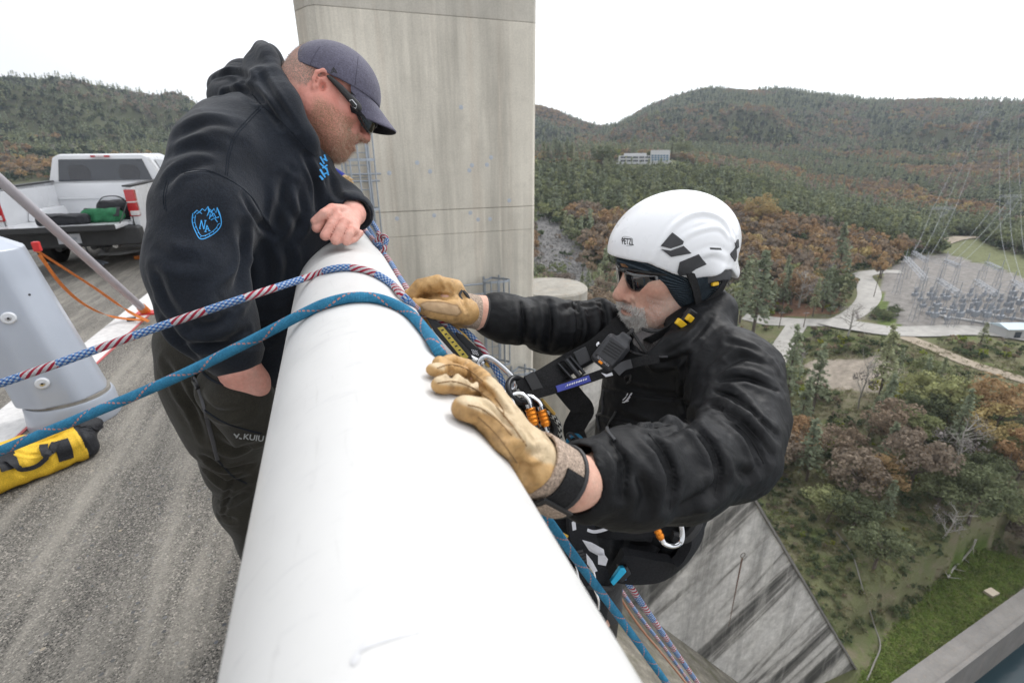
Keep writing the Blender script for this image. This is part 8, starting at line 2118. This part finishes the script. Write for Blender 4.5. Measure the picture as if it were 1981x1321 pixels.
plate('gold_plate', gp, .962, .004, M['gold_metal'], ds); plate('gold_cap', [(823, 606), (836, 612), (842, 622), (836, 632), (826, 620)], .94, .010, M['gold_metal'], ds)
b = MB(); b.tube([P(890, 678, .948), P(912, 692, .948), P(936, 704, .948)], .005, 8); wpart('handle', b.mesh('handle', True), M['polished'], ds)
for i in range(4):
    for j in range(3): x = 912 + i * 3.2 + j * 1.2; y = 676 + j * 3.4 + i * .8; plate('grip_dot', [(x, y), (x + 2, y), (x + 2, y + 2), (x, y + 2)], .950, .001, M['white_tag'], ds, 0)
# straps of the chest harness (worn: parts of the hanging man)
CF = lambda p: nrm(CAM - p)
def hband(name, pts, w, mat, t=.09, n=6, parent=pb_):
    q = catmull(pts, n); b = MB(); b.tube(q, w, 4, flat=(1, t), up=[CF(p) for p in q]); return wpart(name, b.mesh(name, True), mat, parent)
hband('chest_strap', [P(1008, 758, .93), P(1050, 735, .95), P(1100, 704, .985), P(1150, 676, 1.01), P(1190, 642, 1.04), P(1205, 625, 1.08)], .0215, M['webbing'])
hband('strap_sleeve', [P(1026, 750, .935), P(1044, 740, .94)], .0245, M['black_rubber'], .16)
hband('chest_strap', [P(1015, 768, .925), P(1060, 756, .935), P(1130, 735, .95), P(1190, 714, .945), P(1235, 700, .93), P(1275, 693, .925)], .0088, M['webbing'], .14)
hband('strap_label', [P(1077, 752.5, .9365), P(1110, 742, .943), P(1141, 731.5, .948)], .0062, M['blue_label'], .25, 3)
for i in range(12): x = 1084 + i * 4.4; y = 749.5 - i * 1.45; hband('label_mark', [P(x, y + 1.3, .9385), P(x + 1.6 + (i % 3) * .5, y - 1.8, .9395)], .0011, M['white_tag'], .4, 1)
hband('hanging_strap', [P(1072, 722, .972), P(1090, 745, .985), P(1112, 772, 1.0), P(1128, 792, 1.02), P(1120, 808, 1.03), P(1110, 832, 1.04), P(1120, 862, 1.06)], .0225, M['webbing'])
bk = hband('buckle_plate', [P(1138, 706, .978), P(1122, 682, .985)], .0165, M['webbing'], .2, 2)
loopb = [P(1081, 703, .968), P(1103, 689, .972), P(1130, 722, .962), P(1109, 737, .958)]
b = MB(); b.tube(loopb, .0040, 8, closed=True); wpart('buckle', b.mesh('buckle', True), M['dark_metal'], pb_)
b = MB(); b.tube([P(1095, 696, .966), P(1121, 728, .957)], .0055, 8); wpart('buckle_bar', b.mesh('buckle_bar', True), M['dark_metal'], pb_)
patchm = plate('leather_patch', [(1109, 682), (1133, 670), (1144, 697), (1122, 709)], .972, .004, M['grey_plastic'], pb_, .002)
b = MB(); q = P(1157, 667, .985); n = CF(q); u = nrm(np.cross(n, UZ)); b.lathe([(0, .005), (.004, .0042), (.006, .001), (.006, -.003)], q, 20, np.stack([u, np.cross(n, u), n], 1)); wpart('rivet', b.mesh('rivet', True), M['polished'], pb_)
# shoulder microphone clipped on the strap
rc = P(1181, 683, .955); nv_ = CF(rc); up_ = nrm(RGT * .62 + UPV * .78); up_ = nrm(up_ - nv_ * (up_ @ nv_)); rg_ = np.cross(up_, nv_); RM = np.stack([rg_, up_, nv_], 1)
mic = wroot('shoulder_microphone', rc, 'black shoulder microphone with grille clipped to the chest strap under the grey beard', 'microphone')
S = SDF().frame(RM, rc); S.box((0, 0, 0), (.0255, .033, .013), rd=.010, k=0); S.box((.004, .036, -.001), (.0125, .012, .010), rd=.006, k=.008); S.box((0, .004, .0135), (.0195, .024, .003), rd=.003, k=.003)
S.frame(); mm = S.mesh(rc - .07, rc + .07, .0016); mo = mm.obj('mic_body', M['grey_plastic'], mic)
loc3 = lambda x, y, z: RM @ np.array([x, y, z]) + rc
for i in range(5):
    y = .018 - i * .0058; b = MB(); b.tube([loc3(-.0155, y, .0165), loc3(.0155, y + .003, .0165)], .0014, 6); wpart('grille_slot', b.mesh('grille_slot', True), M['black_plastic'], mic)
b = MB(); b.box(loc3(-.004, -.0255, .0135), (.0045, .0025, .0012), RM); wpart('indicator', b.mesh('indicator', False, .0006), M['orange_metal'], mic)
b = MB(); b.tube(catmull([loc3(.004, .046, 0), loc3(.006, .06, -.005), P(1222, 640, 1.0), P(1240, 668, .985), P(1255, 690, .98)], 6), .0035, 8); wpart('mic_lead', b.mesh('mic_lead', True), M['black_rubber'], mic)
text_on(mm, 'KENWOOD', (1179.5, 706), (-4.3, -3.5), (-3.5, 4.6), 'mic_print', M['white_tag'], mic, .0006, bold=.01)
hband('mic_clip', [P(1192, 720, .935), P(1206, 708, .935), P(1222, 703, .93)], .0085, M['grey_plastic'], .35, 3, mic)
plate('paper_tag', [(1163, 721), (1174, 724), (1184, 720), (1186, 726), (1172, 729)], .94, .0006, M['white_tag'], mic, 0)
# more hardware between the ring and the seat harness
asc = wroot('chest_ascender', P(1016, 828, .93), 'black and steel chest ascender left of the orange sleeved carabiners', 'ascender')
plate('cam_frame', [(996, 790), (1006, 786), (1020, 812), (1026, 838), (1016, 848), (1004, 826)], .93, .012, M['dark_metal'], asc); plate('steel_cheek', [(991, 782), (997, 780), (1010, 812), (1012, 836), (1003, 826)], .925, .004, M['polished'], asc)
plate('red_mark', [(1003, 800), (1006, 799), (1011, 812), (1008, 813)], .9285, .001, M['red_plastic'], asc, 0)
hband('tie_in_strap', [P(1018, 776, .915), P(1042, 800, .95), P(1064, 828, .985), P(1080, 870, 1.02), P(1085, 930, 1.05)], .012, M['webbing'], .2)
hband('tie_in_strap', [P(1002, 772, .92), P(1020, 830, .97), P(1048, 880, 1.0), P(1060, 940, 1.03)], .012, M['webbing'], .2)
plate('gold_catch', [(1044, 772), (1050, 770), (1062, 784), (1076, 800), (1072, 804), (1056, 788)], .945, .004, M['gold_metal'], asc)
b = MB(); b.tube(catmull([P(1050, 785, .95), P(1062, 800, .955), P(1076, 826, .96), P(1068, 842, .965), P(1056, 826, .96)], 5, True), .006, 10, closed=True); tag(b.build('rubber_ring', M['black_rubber'], None, True), 'black rubber ring beside the zigzag lanyard', 'ring')
# zigzag lanyard, cord coil, small clip
b = MB(); b.tube(catmull([P(1055, 792, .95), P(1070, 806, .955), P(1081, 822, .96), P(1083, 846, .97), P(1081, 872, .98), P(1084, 900, 1.0)], 8), .0072, 12, flat=(1, .7)); tag(b.build('lanyard', M['zig_rope'], None, True), 'black and white zigzag lanyard hanging beside the orange carabiner sleeves', 'lanyard')
plate_root = wroot('pulley', P(1050, 860, .98), 'small pale pulley body under the two orange sleeved carabiners', 'pulley')
M['bone'] = simple('bone_plastic', (.46, .42, .30), .6); plate('cheek', [(1022, 838), (1052, 838), (1056, 856), (1040, 868), (1022, 858)], .965, .014, M['bone'], plate_root); plate('cheek', [(1040, 855), (1062, 850), (1068, 872), (1048, 885)], .98, .02, M['dark_metal'], plate_root)
coilc = P(1112, 858, 1.0); M['cord_mix'] = mat_rope('blue_orange_cord', 'teal')
b = MB(); n0 = CF(coilc); u0 = nrm(np.cross(n0, UZ)); w0 = np.cross(n0, u0)
b.tube([coilc + (u0 * math.cos(a) * .015 + w0 * math.sin(a) * .017) * (1 + .08 * math.sin(a * 2.7)) + n0 * .004 * math.sin(a * .7) for a in np.linspace(0, 6 * math.pi, 70)], .0034, 8); tag(b.build('cord_coil', M['cord_mix'], None, True), 'small coil of blue and orange cord at the jacket hem', 'cord coil')
b = MB(); b.tube(catmull([P(1098, 842, .98), P(1106, 838, .975), P(1120, 852, .975), P(1116, 862, .975), P(1104, 852, .98)], 5, True), .003, 8, closed=True); tag(b.build('clip', M['dark_metal'], None, True), 'small dark snap clip holding the blue and orange cord coil', 'clip')
# rope clamp with foot frame low on the harness
fc = wroot('rope_clamp', P(1195, 1120, 1.02), 'cyan handled rope clamp with black frame at the bottom of the harness', 'rope clamp')
plate('handle', [(1181, 1126), (1187, 1134), (1213, 1106), (1208, 1098), (1200, 1098)], 1.0, .014, M['blue_metal'], fc, .003)
plate('cam_body', [(1196, 1098), (1214, 1096), (1222, 1110), (1204, 1128), (1196, 1122)], 1.015, .022, M['dark_metal'], fc, .003)
b = MB(); b.tube(catmull([P(1184, 1130, 1.01), P(1178, 1137, 1.01), P(1140, 1134, 1.0), P(1124, 1128, 1.0), P(1118, 1114, 1.0)], 5), .0055, 8); wpart('foot_bar', b.mesh('foot_bar', True), M['black_rubber'], fc)
for q in ([(1114, 1090), (1118, 1112), (1122, 1132)], [(1142, 1092), (1150, 1112), (1152, 1130)], [(1150, 1140), (1158, 1160), (1159, 1178)]):
    b = MB(); b.tube(catmull([P(x, y, .985) for x, y in q], 4), .0022, 6); wpart('steel_wire', b.mesh('steel_wire', True), M['polished'], fc)
plate('beige_pad', [(1118, 1098), (1140, 1090), (1148, 1106), (1126, 1118)], .99, .006, M['bone'], fc)
S = SDF(); S.cap(P(1142, 1148, 1.1), P(1152, 1172, 1.12), .030, .024, k=0); S.cap(P(1146, 1160, 1.1), P(1158, 1190, 1.14), .026, .02, k=.02)
tb_ = wroot('tool_pouch', P(1150, 1165, 1.1), 'black ribbed pouch hanging under the rope clamp', 'pouch'); S.mesh(P(1148, 1165, 1.1) - .1, P(1148, 1165, 1.1) + .1, .003).obj('pouch_body', M['harness_pad'], tb_)
text_on(None, '', (0, 0), (1, 0), (0, 1), 'x', None, None) if False else None
# ================================================================== THIRD MAN FAR ALONG THE RAIL
pc3 = np.array([-.52, 6.1, 0]); p3 = wroot('person', pc3, 'man in blue jacket reaching over the rail behind the capped man', 'person')
sh3 = pc3 + [.12, -.05, 1.40]; el3 = PY(634, 327, 5.9); wr3 = PY(664, 344, 5.75); hd3 = pc3 + [.10, 0, 1.66]
S = SDF(); S.ell(hd3, (.10, .08, .125), k=0); S.cap(hd3 + [0, 0, -.08], pc3 + [.05, 0, 1.42], .055, .06, k=.02); S.cap(pc3 + [.05, 0, 1.35], pc3 + [0, 0, .95], .12, .11, k=.05); S.cap(hd3 + [.095, 0, -.02], hd3 + [.11, 0, -.035], .012, .012, k=.015)
S.chain([sh3, el3, wr3], [.05, .042, .032], .03); S.chain([pc3 + [0, .2, 1.38], pc3 + [.15, .32, 1.15], pc3 + [.3, .2, 1.28]], [.05, .04, .03], .03)
for s in (-.1, .1): S.chain([pc3 + [0, s, .95], pc3 + [.03, s, .5], pc3 + [0, s, .08], pc3 + [.16, s, .05]], [.08, .055, .04, .035], .03)
S.mesh(pc3 + [-.4, -.6, -.02], pc3 + [1.1, .6, 1.85], .008).obj('body', M['skin_b'], p3, dict(flush=np.zeros(1)) if False else None)
M['blue_jacket'] = fabric('royal_blue_cloth', (.018, .028, .19), .8)
S = SDF(); S.cap(pc3 + [.05, 0, 1.36], pc3 + [0, 0, .92], .17, .165, k=0); S.cap(pc3 + [.05, -.13, 1.40], pc3 + [.05, .15, 1.40], .09, .09, k=.05); S.chain([sh3, el3, wr3 - nrm(wr3 - el3) * .02], [.08, .058, .045], .03); S.chain([pc3 + [0, .2, 1.38], pc3 + [.15, .32, 1.15], pc3 + [.28, .22, 1.26]], [.08, .06, .045], .03); S.disp(clothn(.01, 9, .003, 24, 2), .014)
S.mesh(pc3 + [-.4, -.6, .7], pc3 + [1.1, .6, 1.6], .009).obj('jacket', M['blue_jacket'], p3)
S = SDF(); [S.chain([pc3 + [0, s * .9, .93], pc3 + [.03, s, .5], pc3 + [0, s, .1]], [.115, .085, .07], .04) for s in (-.1, .1)]
S.mesh(pc3 + [-.3, -.4, 0], pc3 + [.4, .4, 1.1], .01).obj('trousers', M['trouser_b'], p3)
S = SDF(); d3 = nrm(wr3 - el3); S.cap(wr3, wr3 + d3 * .07, .036, .04, k=0)
for i in range(4): a = wr3 + d3 * .07 + np.array([0, 0, .025 - i * .018]); S.cap(a, a + d3 * .07 + [0, -.01, .01 - i * .012], .012, .009, k=.006)
S.cap(wr3 + d3 * .03 + [0, -.02, .02], wr3 + d3 * .08 + [0, -.05, .04], .014, .010, k=.008)
gm3 = S.mesh(wr3 - .2, wr3 + .25, .005); gm3.obj('glove', M['glove'], p3, dict(back=np.ones(len(gm3.v)) * .4, patch=np.zeros(len(gm3.v)), stitch=np.zeros(len(gm3.v))))
S = SDF(); S.ell(hd3 + [0, 0, .03], (.115, .10, .11), k=0); S.add(s_plane(hd3 + [0, 0, .03], (0, 0, 1)), .004, 's'); S.mesh(hd3 - .2, hd3 + .2, .006).obj('helmet', M['shell'], p3)
for s in (-.1, .1): S = SDF(); S.cap(pc3 + [-.04, s, .05], pc3 + [.18, s, .045], .05, .042); S.add(s_plane((0, 0, .003), (0, 0, 1)), .003, 's'); S.mesh(pc3 + [-.15, s - .1, -.03], pc3 + [.3, s + .1, .15], .007).obj('boot', M['boot'], p3)
# ================================================================== AIR
b = MB(); b.box((600, 1100, 130), (1600, 1400, 231)); hz = b.build('haze', None); tag(hz, kind='stuff')
hm_ = bpy.data.materials.new('haze'); hm_.use_nodes = True; ht = hm_.node_tree; ht.nodes.clear()
ho_ = ht.nodes.new('ShaderNodeOutputMaterial'); hv = ht.nodes.new('ShaderNodeVolumePrincipled')
hv.inputs['Color'].default_value = (.80, .88, 1.0, 1); hv.inputs['Density'].default_value = .00013; hv.inputs['Anisotropy'].default_value = .1
ht.links.new(hv.outputs[0], ho_.inputs['Volume']); hz.data.materials.append(hm_)
